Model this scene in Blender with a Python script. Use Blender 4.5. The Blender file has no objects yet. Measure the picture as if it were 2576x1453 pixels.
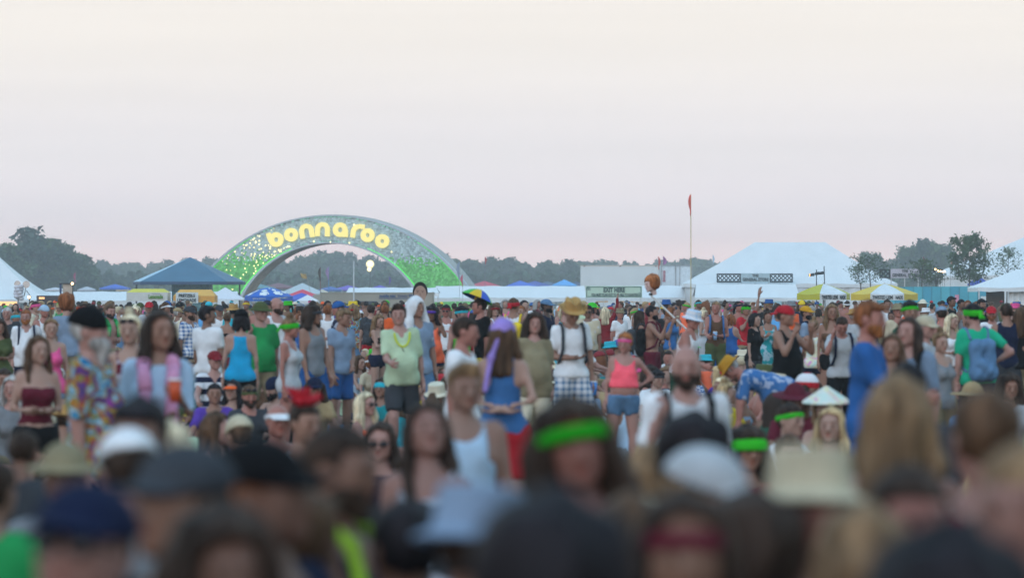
import bpy, math, random
import numpy as np
from mathutils import Vector, Matrix

R = math.radians
SC = bpy.context.scene
COL = SC.collection
rng = random.Random(11)
nrg = np.random.RandomState(11)

# ------------------------------------------------------------------ camera
FPX = 9660.0          # focal length in pixels of a 2576 px wide picture (135 mm on 36 mm film)
CAMZ = 1.85
HORIZON = 750.0
cam_d = bpy.data.cameras.new('camera')
cam = bpy.data.objects.new('camera', cam_d)
COL.objects.link(cam)
cam.location = (0, 0, CAMZ)
cam.rotation_euler = (R(90), 0, 0)
cam_d.lens = 135.0
cam_d.sensor_width = 36.0
cam_d.shift_y = (HORIZON - 726.5) / 2576.0
cam_d.clip_start = 0.2
cam_d.clip_end = 9000
cam_d.dof.use_dof = True
cam_d.dof.focus_distance = 132.0
cam_d.dof.aperture_fstop = 3.05
cam_d.dof.aperture_blades = 9
SC.camera = cam

# ------------------------------------------------------------------ world: pale dusk sky
world = bpy.data.worlds.new('World')
SC.world = world
world.use_nodes = True
wn = world.node_tree.nodes; wl = world.node_tree.links
wn.clear()
w_out = wn.new('ShaderNodeOutputWorld')
w_bg = wn.new('ShaderNodeBackground')
w_tc = wn.new('ShaderNodeTexCoord')
w_sep = wn.new('ShaderNodeSeparateXYZ')
w_mr = wn.new('ShaderNodeMapRange'); w_mr.inputs['From Min'].default_value = 0.0; w_mr.inputs['From Max'].default_value = 1.0
w_pow = wn.new('ShaderNodeMath'); w_pow.operation = 'POWER'; w_pow.inputs[1].default_value = 0.5; w_pow.use_clamp = True
w_ramp = wn.new('ShaderNodeValToRGB')
cr = w_ramp.color_ramp
cr.interpolation = 'EASE'
stops = [(0.0, (0.93, 0.76, 0.77)), (0.10, (1.27, 0.95, 0.91)), (0.155, (0.975, 0.88, 0.90)), (0.20, (0.91, 0.855, 0.865)),
         (0.27, (0.95, 0.885, 0.835)), (0.36, (0.86, 0.89, 0.89)), (0.60, (0.60, 0.88, 1.06)), (1.0, (0.42, 0.72, 1.02))]
cr.elements[0].position = stops[0][0]; cr.elements[0].color = stops[0][1] + (1,)
cr.elements[1].position = stops[-1][0]; cr.elements[1].color = stops[-1][1] + (1,)
for p_, c_ in stops[1:-1]:
    e_ = cr.elements.new(p_); e_.color = c_ + (1,)
w_sky = wn.new('ShaderNodeTexSky'); w_sky.sky_type = 'NISHITA'; w_sky.sun_disc = False
w_sky.sun_elevation = R(3); w_sky.sun_rotation = R(195); w_sky.dust_density = 2.0
w_sks = wn.new('ShaderNodeMixRGB'); w_sks.blend_type = 'MULTIPLY'; w_sks.inputs[0].default_value = 1.0
w_sks.inputs[2].default_value = (0.14, 0.14, 0.14, 1)
w_mix = wn.new('ShaderNodeMixRGB'); w_mix.inputs[0].default_value = 0.12
# faint long streaks of high cloud
w_map = wn.new('ShaderNodeMapping'); w_map.inputs['Scale'].default_value = (3.0, 3.0, 60.0)
w_noi = wn.new('ShaderNodeTexNoise'); w_noi.inputs['Scale'].default_value = 2.2; w_noi.inputs['Detail'].default_value = 3.0
w_nr = wn.new('ShaderNodeMapRange'); w_nr.inputs['From Min'].default_value = 0.3; w_nr.inputs['From Max'].default_value = 0.75
w_nr.inputs['To Min'].default_value = 0.975; w_nr.inputs['To Max'].default_value = 1.02
w_mul = wn.new('ShaderNodeMixRGB'); w_mul.blend_type = 'MULTIPLY'; w_mul.inputs[0].default_value = 1.0
wl.new(w_tc.outputs['Generated'], w_sep.inputs[0])
wl.new(w_sep.outputs['Z'], w_mr.inputs['Value'])
wl.new(w_mr.outputs[0], w_pow.inputs[0])
wl.new(w_pow.outputs[0], w_ramp.inputs[0])
wl.new(w_sky.outputs[0], w_sks.inputs[1])
wl.new(w_ramp.outputs[0], w_mix.inputs[1]); wl.new(w_sks.outputs[0], w_mix.inputs[2])
wl.new(w_tc.outputs['Generated'], w_map.inputs[0]); wl.new(w_map.outputs[0], w_noi.inputs['Vector'])
wl.new(w_noi.outputs[0], w_nr.inputs[0])
wl.new(w_mix.outputs[0], w_mul.inputs[1]); wl.new(w_nr.outputs[0], w_mul.inputs[2])
wl.new(w_mul.outputs[0], w_bg.inputs['Color'])
w_bg.inputs['Strength'].default_value = 1.12
wl.new(w_bg.outputs[0], w_out.inputs['Surface'])

# ------------------------------------------------------------------ low soft sun glow behind the camera
sun_d = bpy.data.lights.new('sun', 'SUN')
sun_d.energy = 0.85; sun_d.angle = R(45); sun_d.color = (0.93, 0.90, 1.0)
sun = bpy.data.objects.new('sun', sun_d); COL.objects.link(sun)
sun.rotation_euler = (R(62), 0, R(-28))

SC.view_settings.view_transform = 'Standard'
SC.view_settings.look = 'None'
SC.view_settings.exposure = 0.07
SC.view_settings.gamma = 1.0
SC.view_settings.use_curve_mapping = False
SC.cycles.volume_step_rate = 4.0
SC.cycles.volume_max_steps = 64
SC.cycles.max_bounces = 5
SC.cycles.diffuse_bounces = 3
SC.cycles.glossy_bounces = 2
SC.cycles.volume_bounces = 1
SC.cycles.transparent_max_bounces = 6
SC.cycles.caustics_reflective = False
SC.cycles.caustics_refractive = False

# ------------------------------------------------------------------ small helpers
def W(px, py, s, dy=0.0):
    """a point seen at picture position px,py (2576 px wide) where one metre shows as s pixels"""
    return Vector(((px - 1288.0) / s, FPX / s + dy, CAMZ + (HORIZON - py) / s))

def lin(c):
    c = c.lstrip('#')
    v = [int(c[i:i + 2], 16) / 255.0 for i in (0, 2, 4)]
    return tuple((x / 12.92 if x <= 0.04045 else ((x + 0.055) / 1.055) ** 2.4) for x in v)

def tag(o, label=None, cat=None, group=None, kind=None):
    if label: o['label'] = label
    if cat: o['category'] = cat
    if group: o['group'] = group
    if kind: o['kind'] = kind
    return o

def empty(name, loc, label, cat, group=None, rz=0.0):
    o = bpy.data.objects.new(name, None)
    o.location = loc; o.rotation_euler = (0, 0, rz); o.empty_display_size = 0.2
    COL.objects.link(o)
    return tag(o, label, cat, group)

def np_mesh(name, verts, faces, mat=None, smooth=False, colors=None):
    """verts (n,3) array; faces list of tuples, or an (m,k) array"""
    me = bpy.data.meshes.new(name)
    verts = np.asarray(verts, dtype=np.float32).reshape(-1, 3)
    if isinstance(faces, np.ndarray):
        m, k = faces.shape
        me.vertices.add(len(verts)); me.vertices.foreach_set('co', verts.ravel())
        me.loops.add(m * k); me.loops.foreach_set('vertex_index', faces.astype(np.int32).ravel())
        me.polygons.add(m)
        me.polygons.foreach_set('loop_start', np.arange(0, m * k, k, dtype=np.int32))
        me.polygons.foreach_set('loop_total', np.full(m, k, dtype=np.int32))
        me.update(calc_edges=True)
    else:
        me.from_pydata([tuple(v) for v in verts], [], faces)
    if smooth:
        me.polygons.foreach_set('use_smooth', np.ones(len(me.polygons), dtype=bool))
    if colors is not None:
        at = me.color_attributes.new('tint', 'FLOAT_COLOR', 'POINT')
        c4 = np.ones((len(verts), 4), dtype=np.float32); c4[:, :3] = colors
        at.data.foreach_set('color', c4.ravel())
    if mat: me.materials.append(mat)
    return me

class MB:
    def __init__(s): s.v = []; s.f = []
    def add(s, vs, fs):
        n = len(s.v); s.v += [tuple(v) for v in vs]; s.f += [tuple(i + n for i in f) for f in fs]
    def box(s, x0, x1, y0, y1, z0, z1):
        s.add([(x0, y0, z0), (x1, y0, z0), (x1, y1, z0), (x0, y1, z0), (x0, y0, z1), (x1, y0, z1), (x1, y1, z1), (x0, y1, z1)],
              [(0, 3, 2, 1), (4, 5, 6, 7), (0, 1, 5, 4), (1, 2, 6, 5), (2, 3, 7, 6), (3, 0, 4, 7)])
    def tube(s, p0, p1, r0, r1=None, n=10):
        r1 = r0 if r1 is None else r1
        p0 = Vector(p0); p1 = Vector(p1); d = (p1 - p0).normalized()
        a = d.orthogonal().normalized(); b = d.cross(a)
        vs = []
        for p, r in ((p0, r0), (p1, r1)):
            for i in range(n):
                t = 2 * math.pi * i / n
                vs.append(p + a * math.cos(t) * r + b * math.sin(t) * r)
        fs = [(i, (i + 1) % n, n + (i + 1) % n, n + i) for i in range(n)]
        fs += [tuple(range(n))[::-1], tuple(range(n, 2 * n))]
        s.add(vs, fs)
    def path(s, pts, r, n=8):
        for a, b in zip(pts[:-1], pts[1:]): s.tube(a, b, r, r, n)
    def prism(s, poly, axis_from, axis_to):
        """poly: list of (x,z); extruded along y"""
        n = len(poly)
        vs = [(x, axis_from, z) for x, z in poly] + [(x, axis_to, z) for x, z in poly]
        fs = [tuple(range(n)), tuple(range(2 * n - 1, n - 1, -1))] + [(i, n + i, n + (i + 1) % n, (i + 1) % n) for i in range(n)]
        s.add(vs, fs)
    def slab(s, quad, t=0.02):
        """a thick sheet from four or three corner points"""
        q = [Vector(p) for p in quad]
        nrm = (q[1] - q[0]).cross(q[2] - q[0]).normalized() * t
        n = len(q)
        vs = [p for p in q] + [p - nrm for p in q]
        fs = [tuple(range(n)), tuple(range(2 * n - 1, n - 1, -1))] + [((i + 1) % n, i, n + i, n + (i + 1) % n) for i in range(n)]
        s.add(vs, fs)
    def ellipsoid(s, c, r, nu=14, nv=9):
        c = Vector(c); vs = [c + Vector((0, 0, r[2]))]
        for j in range(1, nv):
            ph = math.pi * j / nv
            for i in range(nu):
                th = 2 * math.pi * i / nu
                vs.append(c + Vector((r[0] * math.sin(ph) * math.cos(th), r[1] * math.sin(ph) * math.sin(th), r[2] * math.cos(ph))))
        vs.append(c - Vector((0, 0, r[2])))
        fs = [(0, 1 + i, 1 + (i + 1) % nu) for i in range(nu)]
        for j in range(nv - 2):
            for i in range(nu):
                a = 1 + j * nu + i; b = 1 + j * nu + (i + 1) % nu
                fs.append((a, a + nu, b + nu, b))
        l = len(vs) - 1; o = 1 + (nv - 2) * nu
        fs += [(l, o + (i + 1) % nu, o + i) for i in range(nu)]
        s.add(vs, fs)
    def build(s, name, mat, parent=None, smooth=False):
        off = Vector((0, 0, 0)) if parent is None else parent_world(parent)
        me = bpy.data.meshes.new(name)
        me.from_pydata([(v[0] - off.x, v[1] - off.y, v[2] - off.z) for v in s.v], [], s.f)
        me.update()
        if smooth: me.polygons.foreach_set('use_smooth', np.ones(len(me.polygons), dtype=bool))
        me.materials.append(mat)
        o = bpy.data.objects.new(name, me); COL.objects.link(o)
        if parent is not None: o.parent = parent
        return o

def parent_world(o):
    v = Vector((0, 0, 0))
    while o is not None:
        v += o.location; o = o.parent
    return v

def link_obj(name, me, parent=None, color=None, mtx=None):
    o = bpy.data.objects.new(name, me); COL.objects.link(o)
    if parent is not None: o.parent = parent
    if mtx is not None: o.matrix_local = mtx
    if color is not None: o.color = tuple(color) + (1.0,)
    return o

# ------------------------------------------------------------------ materials
MATS = {}
def nodes_of(name):
    m = bpy.data.materials.new(name); m.use_nodes = True
    nt = m.node_tree; b = nt.nodes['Principled BSDF']
    b.inputs['Specular IOR Level'].default_value = 0.3
    return m, nt, b

def mat(name, col, rough=0.7, metal=0.0, noise=0.12, nscale=3.0, bump=0.0, bscale=20.0, emit=0.0, emit_col=None, trans=0.0):
    if name in MATS: return MATS[name]
    m, nt, b = nodes_of(name)
    col = lin(col) if isinstance(col, str) else col
    tc = nt.nodes.new('ShaderNodeTexCoord')
    n = nt.nodes.new('ShaderNodeTexNoise'); n.inputs['Scale'].default_value = nscale; n.inputs['Detail'].default_value = 4
    nt.links.new(tc.outputs['Object'], n.inputs['Vector'])
    mr = nt.nodes.new('ShaderNodeMapRange'); mr.inputs['From Min'].default_value = 0.25; mr.inputs['From Max'].default_value = 0.75
    mr.inputs['To Min'].default_value = 1 - noise; mr.inputs['To Max'].default_value = 1 + noise
    nt.links.new(n.outputs[0], mr.inputs[0])
    mx = nt.nodes.new('ShaderNodeMixRGB'); mx.blend_type = 'MULTIPLY'; mx.inputs[0].default_value = 1
    mx.inputs[1].default_value = tuple(col) + (1,)
    nt.links.new(mr.outputs[0], mx.inputs[2]); nt.links.new(mx.outputs[0], b.inputs['Base Color'])
    b.inputs['Roughness'].default_value = rough; b.inputs['Metallic'].default_value = metal
    if bump:
        n2 = nt.nodes.new('ShaderNodeTexNoise'); n2.inputs['Scale'].default_value = bscale; n2.inputs['Detail'].default_value = 3
        nt.links.new(tc.outputs['Object'], n2.inputs['Vector'])
        bp = nt.nodes.new('ShaderNodeBump'); bp.inputs['Strength'].default_value = bump; bp.inputs['Distance'].default_value = 0.05
        nt.links.new(n2.outputs[0], bp.inputs['Height']); nt.links.new(bp.outputs[0], b.inputs['Normal'])
    if emit:
        b.inputs['Emission Color'].default_value = tuple(lin(emit_col) if isinstance(emit_col, str) else (emit_col or col)) + (1,)
        b.inputs['Emission Strength'].default_value = emit
    if trans:
        b.inputs['Subsurface Weight'].default_value = 0
    MATS[name] = m
    return m
# ------------------------------------------------------------------ figure modelling: distance fields turned into one smooth surface
def smin(a, b, k):
    h = np.maximum(k - np.abs(a - b), 0.0) / k
    return np.minimum(a, b) - h * h * k * 0.25

class Grid:
    def __init__(s, lo, hi, h):
        s.h = h; s.lo = np.array(lo, dtype=np.float32) - h
        s.n = np.ceil((np.array(hi) + h - s.lo) / h).astype(int) + 1
        s.ax = [s.lo[i] + h * np.arange(s.n[i], dtype=np.float32) for i in range(3)]
    def new(s): return np.full(tuple(s.n), 1.0, dtype=np.float32)
    def sub(s, lo, hi):
        sl = []
        for i in range(3):
            a = max(0, int((lo[i] - s.lo[i]) / s.h)); b = min(s.n[i], int((hi[i] - s.lo[i]) / s.h) + 2)
            if b <= a: return None, None
            sl.append(slice(a, b))
        X = s.ax[0][sl[0]][:, None, None]; Y = s.ax[1][sl[1]][None, :, None]; Z = s.ax[2][sl[2]][None, None, :]
        return tuple(sl), (X, Y, Z)
    def cap(s, F, a, b, ra, rb, k=0.03, m=0.07):
        a = np.array(a, dtype=np.float32); b = np.array(b, dtype=np.float32)
        rm = max(ra, rb) + m
        sl, P = s.sub(np.minimum(a, b) - rm, np.maximum(a, b) + rm)
        if sl is None: return
        ba = b - a; L = max(float(ba @ ba), 1e-8)
        dx, dy, dz = P[0] - a[0], P[1] - a[1], P[2] - a[2]
        t = np.clip((dx * ba[0] + dy * ba[1] + dz * ba[2]) / L, 0, 1)
        d = np.sqrt((dx - t * ba[0]) ** 2 + (dy - t * ba[1]) ** 2 + (dz - t * ba[2]) ** 2) - (ra + (rb - ra) * t)
        F[sl] = smin(F[sl], d, k)
    def ell(s, F, c, r, k=0.03, m=0.07, cut=False):
        c = np.array(c, dtype=np.float32); r = np.array(r, dtype=np.float32)
        sl, P = s.sub(c - r - m, c + r + m)
        if sl is None: return
        q = np.sqrt(((P[0] - c[0]) / r[0]) ** 2 + ((P[1] - c[1]) / r[1]) ** 2 + ((P[2] - c[2]) / r[2]) ** 2)
        d = (q - 1) * float(r.min())
        if cut: F[sl] = -smin(-F[sl], d, k)
        else: F[sl] = smin(F[sl], d, k)
    def full(s):
        return s.ax[0][:, None, None], s.ax[1][None, :, None], s.ax[2][None, None, :]

_C = np.array([(0,0,0),(1,0,0),(0,1,0),(1,1,0),(0,0,1),(1,0,1),(0,1,1),(1,1,1)])
_E = [(0,1),(2,3),(4,5),(6,7),(0,2),(1,3),(4,6),(5,7),(0,4),(1,5),(2,6),(3,7)]
def snet(g, F):
    F = F.copy()
    F[0] = F[-1] = 0.5; F[:, 0] = F[:, -1] = 0.5; F[:, :, 0] = F[:, :, -1] = 0.5
    ins = F < 0
    cnt = np.zeros(np.array(F.shape) - 1, dtype=np.int8)
    for dx, dy, dz in _C:
        cnt += ins[dx:F.shape[0] - 1 + dx, dy:F.shape[1] - 1 + dy, dz:F.shape[2] - 1 + dz]
    act = (cnt > 0) & (cnt < 8)
    I = np.argwhere(act)
    if len(I) == 0: return np.zeros((0, 3), np.float32), np.zeros((0, 4), int)
    idx = np.full(act.shape, -1, dtype=np.int64); idx[act] = np.arange(len(I))
    V = np.stack([F[I[:, 0] + c[0], I[:, 1] + c[1], I[:, 2] + c[2]] for c in _C], 1)
    acc = np.zeros((len(I), 3)); n = np.zeros(len(I))
    for a, b in _E:
        va, vb = V[:, a], V[:, b]
        m = (va < 0) != (vb < 0)
        t = np.where(m, va / np.where(m, va - vb, 1), 0)
        acc += m[:, None] * (_C[a] + t[:, None] * (_C[b] - _C[a])); n += m
    P = (I + acc / n[:, None]) * g.h + g.lo
    quads = []
    for ax in range(3):
        o1, o2 = [(1, 2), (2, 0), (0, 1)][ax]
        sl0 = [slice(1, -1)] * 3; sl1 = [slice(1, -1)] * 3
        sl0[ax] = slice(0, -1); sl1[ax] = slice(1, None)
        A = ins[tuple(sl0)]; B = ins[tuple(sl1)]
        for flag in (0, 1):
            E = np.argwhere((A & ~B) if flag == 0 else (~A & B))
            if len(E) == 0: continue
            base = E.copy(); base[:, o1] += 1; base[:, o2] += 1
            c = []
            for d1, d2 in ((1, 1), (0, 1), (0, 0), (1, 0)):
                q = base.copy(); q[:, o1] -= d1; q[:, o2] -= d2
                c.append(idx[q[:, 0], q[:, 1], q[:, 2]])
            Q = np.stack(c, 1)
            if flag == 1: Q = Q[:, ::-1]
            quads.append(Q)
    Q = np.concatenate(quads)
    return P.astype(np.float32), Q

def nz(v):
    v = np.array(v, dtype=float); return v / np.linalg.norm(v)
def rx(a):
    c, s = math.cos(a), math.sin(a); return np.array([[1, 0, 0], [0, c, -s], [0, s, c]])
def ry(a):
    c, s = math.cos(a), math.sin(a); return np.array([[c, 0, s], [0, 1, 0], [-s, 0, c]])
def rz(a):
    c, s = math.cos(a), math.sin(a); return np.array([[c, -s, 0], [s, c, 0], [0, 0, 1]])

# ---- head: face looks towards -y, origin at the middle of the skull
HEADS = {}
def head_mesh(kind, h):
    key = (kind, h)
    if key in HEADS: return HEADS[key]
    f = kind.startswith('f')
    w = 0.94 if f else 1.0
    g = Grid((-.11, -.15, -.17), (.11, .13, .14), h)
    F = g.new()
    g.ell(F, (0, .014, .028), (.077 * w, .097, .090), .02)
    g.cap(F, (0, -.028, .0), (0, -.052, -.062), .062 * w, .040 * w, .03)
    g.cap(F, (-.03 * w, -.02, -.05), (.03 * w, -.02, -.05), .040, .040, .03)
    g.ell(F, (0, -.079, -.088), (.020, .016, .017), .02)
    g.cap(F, (-.034, -.078, .036), (.034, -.078, .036), .011, .011, .018)
    g.ell(F, (-.033, -.096, .010), (.018, .014, .013), .012, cut=True)
    g.ell(F, (.033, -.096, .010), (.018, .014, .013), .012, cut=True)
    g.cap(F, (0, -.090, .018), (0, -.106, -.020), .008, .012, .012)
    g.cap(F, (-.012, -.096, -.024), (.012, -.096, -.024), .008, .008, .008)
    g.ell(F, (-.032, -.080, .009), (.012, .012, .012), .004)
    g.ell(F, (.032, -.080, .009), (.012, .012, .012), .004)
    g.cap(F, (-.018, -.088, -.051), (.018, -.088, -.051), .0085, .0085, .008)
    g.ell(F, (-.044, -.062, -.015), (.018, .015, .02), .02); g.ell(F, (.044, -.062, -.015), (.018, .015, .02), .02)
    g.ell(F, (-.080 * w, .012, -.002), (.010, .018, .031), .008); g.ell(F, (.080 * w, .012, -.002), (.010, .018, .031), .008)
    g.cap(F, (0, .018, -.05), (0, .025, -.16), .052 * w, .050 * w, .03)
    P, Q = snet(g, F)
    C = np.ones((len(P), 3), np.float32)
    def near(c, r): return np.sqrt((((P - np.array(c)) / np.array(r)) ** 2).sum(1)) < 1
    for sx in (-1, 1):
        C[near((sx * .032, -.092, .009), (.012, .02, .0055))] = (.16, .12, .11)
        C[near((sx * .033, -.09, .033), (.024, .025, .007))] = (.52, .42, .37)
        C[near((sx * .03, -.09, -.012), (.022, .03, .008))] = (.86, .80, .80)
    C[near((0, -.09, -.051), (.026, .02, .0085))] = (.88, .55, .52)
    C[near((0, -.095, -.035), (.02, .03, .006))] = (.82, .74, .72)
    HEADS[key] = (P, Q, C)
    return HEADS[key]

# ---- hand: palm at origin, fingers towards -z, thumb to -y side (forward), palm normal to -x for the left-image hand
HANDS = {}
def hand_mesh(kind, hh=.0076):
    if (kind, hh) in HANDS: return HANDS[(kind, hh)]
    g = Grid((-.06, -.075, -.215), (.07, .065, .04), hh)
    F = g.new()
    curl = {'open': .18, 'relax': .5, 'grip': 1.35}[kind]
    g.cap(F, (0, -.022, -.035), (0, -.026, -.088), .016, .014, .02)
    g.cap(F, (0, 0, -.02), (0, 0, -.090), .018, .015, .02)
    g.cap(F, (0, .022, -.035), (0, .026, -.084), .015, .013, .02)
    g.cap(F, (0, 0, .04), (0, 0, -.03), .026, .026, .02)
    for yy, L in ((-.030, .070), (-.010, .078), (.011, .072), (.030, .056)):
        p = np.array([0, yy, -.092]); ang = 0.15
        d = np.array([0., 0, -1])
        for seg, fr, r0, r1 in ((0, .45, .0088, .0082), (1, .32, .0082, .0078), (2, .25, .0078, .0068)):
            ang += curl * (.55, .6, .45)[seg]
            d = np.array([-math.sin(ang), yy * .6, -math.cos(ang)]); d /= np.linalg.norm(d)
            q = p + d * L * fr
            g.cap(F, p, q, r0, r1, .004, .03); p = q
    p0 = np.array([-.004, -.024, -.030]); p1 = p0 + np.array([-.010, -.030, -.030]); p2 = p1 + np.array([-.012 - .01 * curl, -.010, -.030]); 
    g.cap(F, p0, p1, .014, .0105, .012, .03); g.cap(F, p1, p2, .0105, .008, .004, .03)
    HANDS[(kind, hh)] = snet(g, F)
    return HANDS[(kind, hh)]

ARMS = {  # upper-arm direction, forearm direction (outward, forward = -y, up), hand kind
    'down': ((.16, .04, -1), (.06, -.14, -1), 'relax'), 'down2': ((.10, -.10, -1), (.02, -.30, -1), 'relax'),
    'swing': ((.12, .35, -1), (.05, .02, -1), 'relax'), 'swingf': ((.10, -.38, -1), (.0, -.75, -.9), 'relax'),
    'hip': ((.72, .30, -.75), (-.66, -.30, -.42), 'grip'), 'fold': ((.18, .02, -1), (-.74, -.66, -.02), 'relax'),
    'cross': ((.16, -.18, -1), (-.80, -.45, .18), 'grip'), 'phone': ((.12, -.30, -.9), (-.30, -.85, .40), 'grip'),
    'mouth': ((.32, -.55, -.62), (-.42, -.25, .92), 'grip'), 'up': ((.45, -.05, .9), (.10, -.05, 1), 'open'),
    'face': ((.30, -.60, -.35), (-.30, -.05, 1), 'relax'), 'strap': ((.20, .02, -1), (-.26, -.42, .90), 'grip'),
    'fwd': ((.10, -.45, -.9), (.0, -.95, -.15), 'grip'), 'back': ((.30, .42, -.90), (-.85, .25, -.25), 'relax'),
    'knee': ((.22, -.55, -.70), (.02, -.85, -.25), 'relax'), 'lean': ((.25, .65, -.8), (.05, .25, -1), 'open'),
    'pole': ((.15, -.55, -.55), (.05, -.35, 1), 'grip'), 'bend': ((.06, -.75, -.65), (.0, -.35, -1), 'relax'),
    'clasp': ((.12, .0, -1), (-.50, -.62, -.55), 'relax'),
}
LEGS = {
    'stand': (((.07, -.02, -1), (.03, .05, -1)), ((.07, -.02, -1), (.03, .05, -1))),
    'relax': (((.06, -.03, -1), (.02, .05, -1)), ((.22, -.16, -1), (.0, .20, -1))),
    'walk': (((.04, -.34, -1), (.02, .06, -1)), ((.04, .20, -1), (.02, .55, -1))),
    'sit': (((.78, -.75, .10), (-.93, -.30, -.12)), ((.78, -.75, .10), (-.80, -.52, -.10))),
    'knees': (((.16, -.80, .62), (.05, -.38, -.95)), ((.20, -.80, .62), (.05, -.34, -.95))),
    'kneel': (((.10, -.40, -.92), (.05, 1, -.05)), ((.10, -.40, -.92), (.05, 1, -.05))),
    'chair': (((.12, -1, -.05), (.03, -.05, -1)), ((.12, -1, -.05), (.03, -.05, -1))),
    'out': (((.15, -1, .10), (.05, -1, -.12)), ((.25, -.85, .55), (.0, -.5, -.9))),
}
def figure(sex='m', arms=('down', 'down'), legs='stand', lean=0.0, hyaw=0.0, hpitch=0.0, top='tee', bottom='shorts', belly=0.0, tw=0.0,
           vox=0.022, hvox=0.0095, seed=0, loose=1.0, neck=0.0, hands=True, side=0.0):
    """returns dict of part -> (verts, faces[, colours]) plus the head frame. Natural height about 1.75 (m) / 1.72 (f)."""
    f = sex == 'f'
    lg = LEGS[legs]
    low = legs in ('sit', 'knees', 'chair', 'kneel', 'out')
    pel = np.array([0., 0., {'sit': .13, 'knees': .13, 'out': .13, 'chair': .48, 'kneel': .52}.get(legs, .94)])
    T = rz(tw) @ rx(lean) @ ry(side)
    def tp(x, y, z): return pel + T @ np.array([x, y, z])
    sw = .146 if f else .163
    chest_w = .058 if f else .074
    hw = .092 if f else .086
    SH = [tp(sx * sw, .0, .485) for sx in (-1, 1)]
    HP = [pel + np.array([sx * hw, 0, -.01]) for sx in (-1, 1)]
    LU, LF = (.275, .24) if f else (.295, .255)
    LT, LS = .43, .43
    arm = []
    for i, sx in enumerate((-1, 1)):
        ud, fd, hk = ARMS[arms[i]]
        u = T @ nz((ud[0] * sx, ud[1], ud[2])); fo = T @ nz((fd[0] * sx, fd[1], fd[2]))
        if low and abs(lean) > .01 and arms[i] in ('knee', 'lean'):
            u = nz((ud[0] * sx, ud[1], ud[2])); fo = nz((fd[0] * sx, fd[1], fd[2]))
        if arms[i] == 'bend': u = nz((ud[0] * sx, ud[1] * .3, -1)); fo = nz((0, -.1, -1))
        el = SH[i] + u * LU; wr = el + fo * LF
        arm.append((SH[i], el, wr, u, fo, hk))
    leg = []
    for i, sx in enumerate((-1, 1)):
        td, sd = lg[i]
        t = nz((td[0] * sx, td[1], td[2])); s_ = nz((sd[0] * sx, sd[1], sd[2]))
        kn = HP[i] + t * LT; an = kn + s_ * LS
        leg.append((HP[i], kn, an, t, s_))
    if not low:
        dz = min(l[2][2] for l in leg) - .085
        shift = np.array([0, 0, -dz])
        pel = pel + shift
        SH = [q + shift for q in SH]
        arm = [(a + shift, b + shift, c + shift, d, e, h_) for a, b, c, d, e, h_ in arm]
        leg = [(a + shift, b + shift, c + shift, d, e) for a, b, c, d, e in leg]
    def tp(x, y, z): return pel + T @ np.array([x, y, z])
    neck0 = tp(0, .015, .525)
    HR = T @ rx(-lean * .75) @ rz(hyaw) @ rx(hpitch)
    hc = neck0 + HR @ np.array([0, -.022, .158 + neck])
    allp = [pel, hc, neck0] + [q for a in arm for q in a[:3]] + [q for l in leg for q in l[:3]]
    allp = np.array(allp)
    lo = allp.min(0) - .24; hi = allp.max(0) + .24
    lo[2] = max(lo[2], -.02)
    hi[2] = max(hc[2] + .02, max(a[2][2] for a in arm) + .1, max(a[1][2] for a in arm) + .1, SH[0][2] + .15, max(l[1][2] for l in leg) + .15)
    g = Grid(lo, hi, vox)
    # torso
    FT = g.new()
    g.cap(FT, tp(-sw + .035, .005, .478), tp(sw - .035, .005, .478), .055, .055, .05)
    g.cap(FT, tp(-chest_w, -.005, .36), tp(chest_w, -.005, .36), .088 if f else .104, .088 if f else .104, .06)
    g.cap(FT, tp(-.045, 0, .20), tp(.045, 0, .20), .074 if f else .092, .074 if f else .092, .06)
    g.cap(FT, tp(-.062 - .012 * f, .01, .03), tp(.062 + .012 * f, .01, .03), .104 if f else .100, .104 if f else .100, .06)
    g.cap(FT, tp(0, 0, .08), tp(0, 0, .42), .080 if f else .09, .085 if f else .095, .05)
    g.cap(FT, tp(0, .012, .47), tp(0, .0, .56), .068, .044, .05)
    if belly: g.ell(FT, tp(0, -.06 - .05 * belly, .17), (.15 + .02 * belly, .10 + .05 * belly, .16), .06, .12)
    if f:
        for sx in (-1, 1): g.ell(FT, tp(sx * .068, -.085, .335), (.058, .058, .058), .04)
    fat = 1 + .25 * belly
    ar = (.037, .032, .028, .022) if f else (.046, .038, .034, .027)
    FU, FL = [], []
    for (a, b, c, d, e, h_) in arm:
        U = g.new(); g.cap(U, a, b, ar[0] * fat, ar[1] * fat, .03); FU.append(U)
        L = g.new(); g.cap(L, b, c, ar[2] * fat, ar[3], .03)
        if not f: g.cap(L, b, b + (c - b) * .4, ar[2] * 1.1, ar[2] * 1.05, .02)
        FL.append(L)
    lr = (.086, .055, .052, .036) if f else (.086, .058, .056, .040)
    FT2, FS = [], []
    for (a, b, c, d, e) in leg:
        U = g.new(); g.cap(U, a, b, lr[0] * fat, lr[1], .04); FT2.append(U)
        L = g.new(); g.cap(L, b, c, lr[2], lr[3], .03)
        g.cap(L, b + (c - b) * .15 + np.array([0, .015, 0]), b + (c - b) * .45 + np.array([0, .015, 0]), .052, .044, .04)
        g.cap(L, c + np.array([0, .02, -.03]), c + np.array([0, -.13, -.05]), .034, .026, .03)
        FS.append(L)
    FN = g.new(); g.cap(FN, neck0 - HR[:, 2] * .02, hc - HR[:, 2] * .06 + HR[:, 1] * .02, .050 if not f else .041, .048 if not f else .040, .03)
    B = FT
    for q in FU: B = smin(B, q, .035)
    for q in FL: B = smin(B, q, .012)
    LG = smin(smin(FT2[0], FS[0], .02), smin(FT2[1], FS[1], .02), .008)
    B = smin(B, LG, .04); B = smin(B, FN, .04)
    X, Y, Z = g.full()
    ph = seed * 1.7
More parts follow.
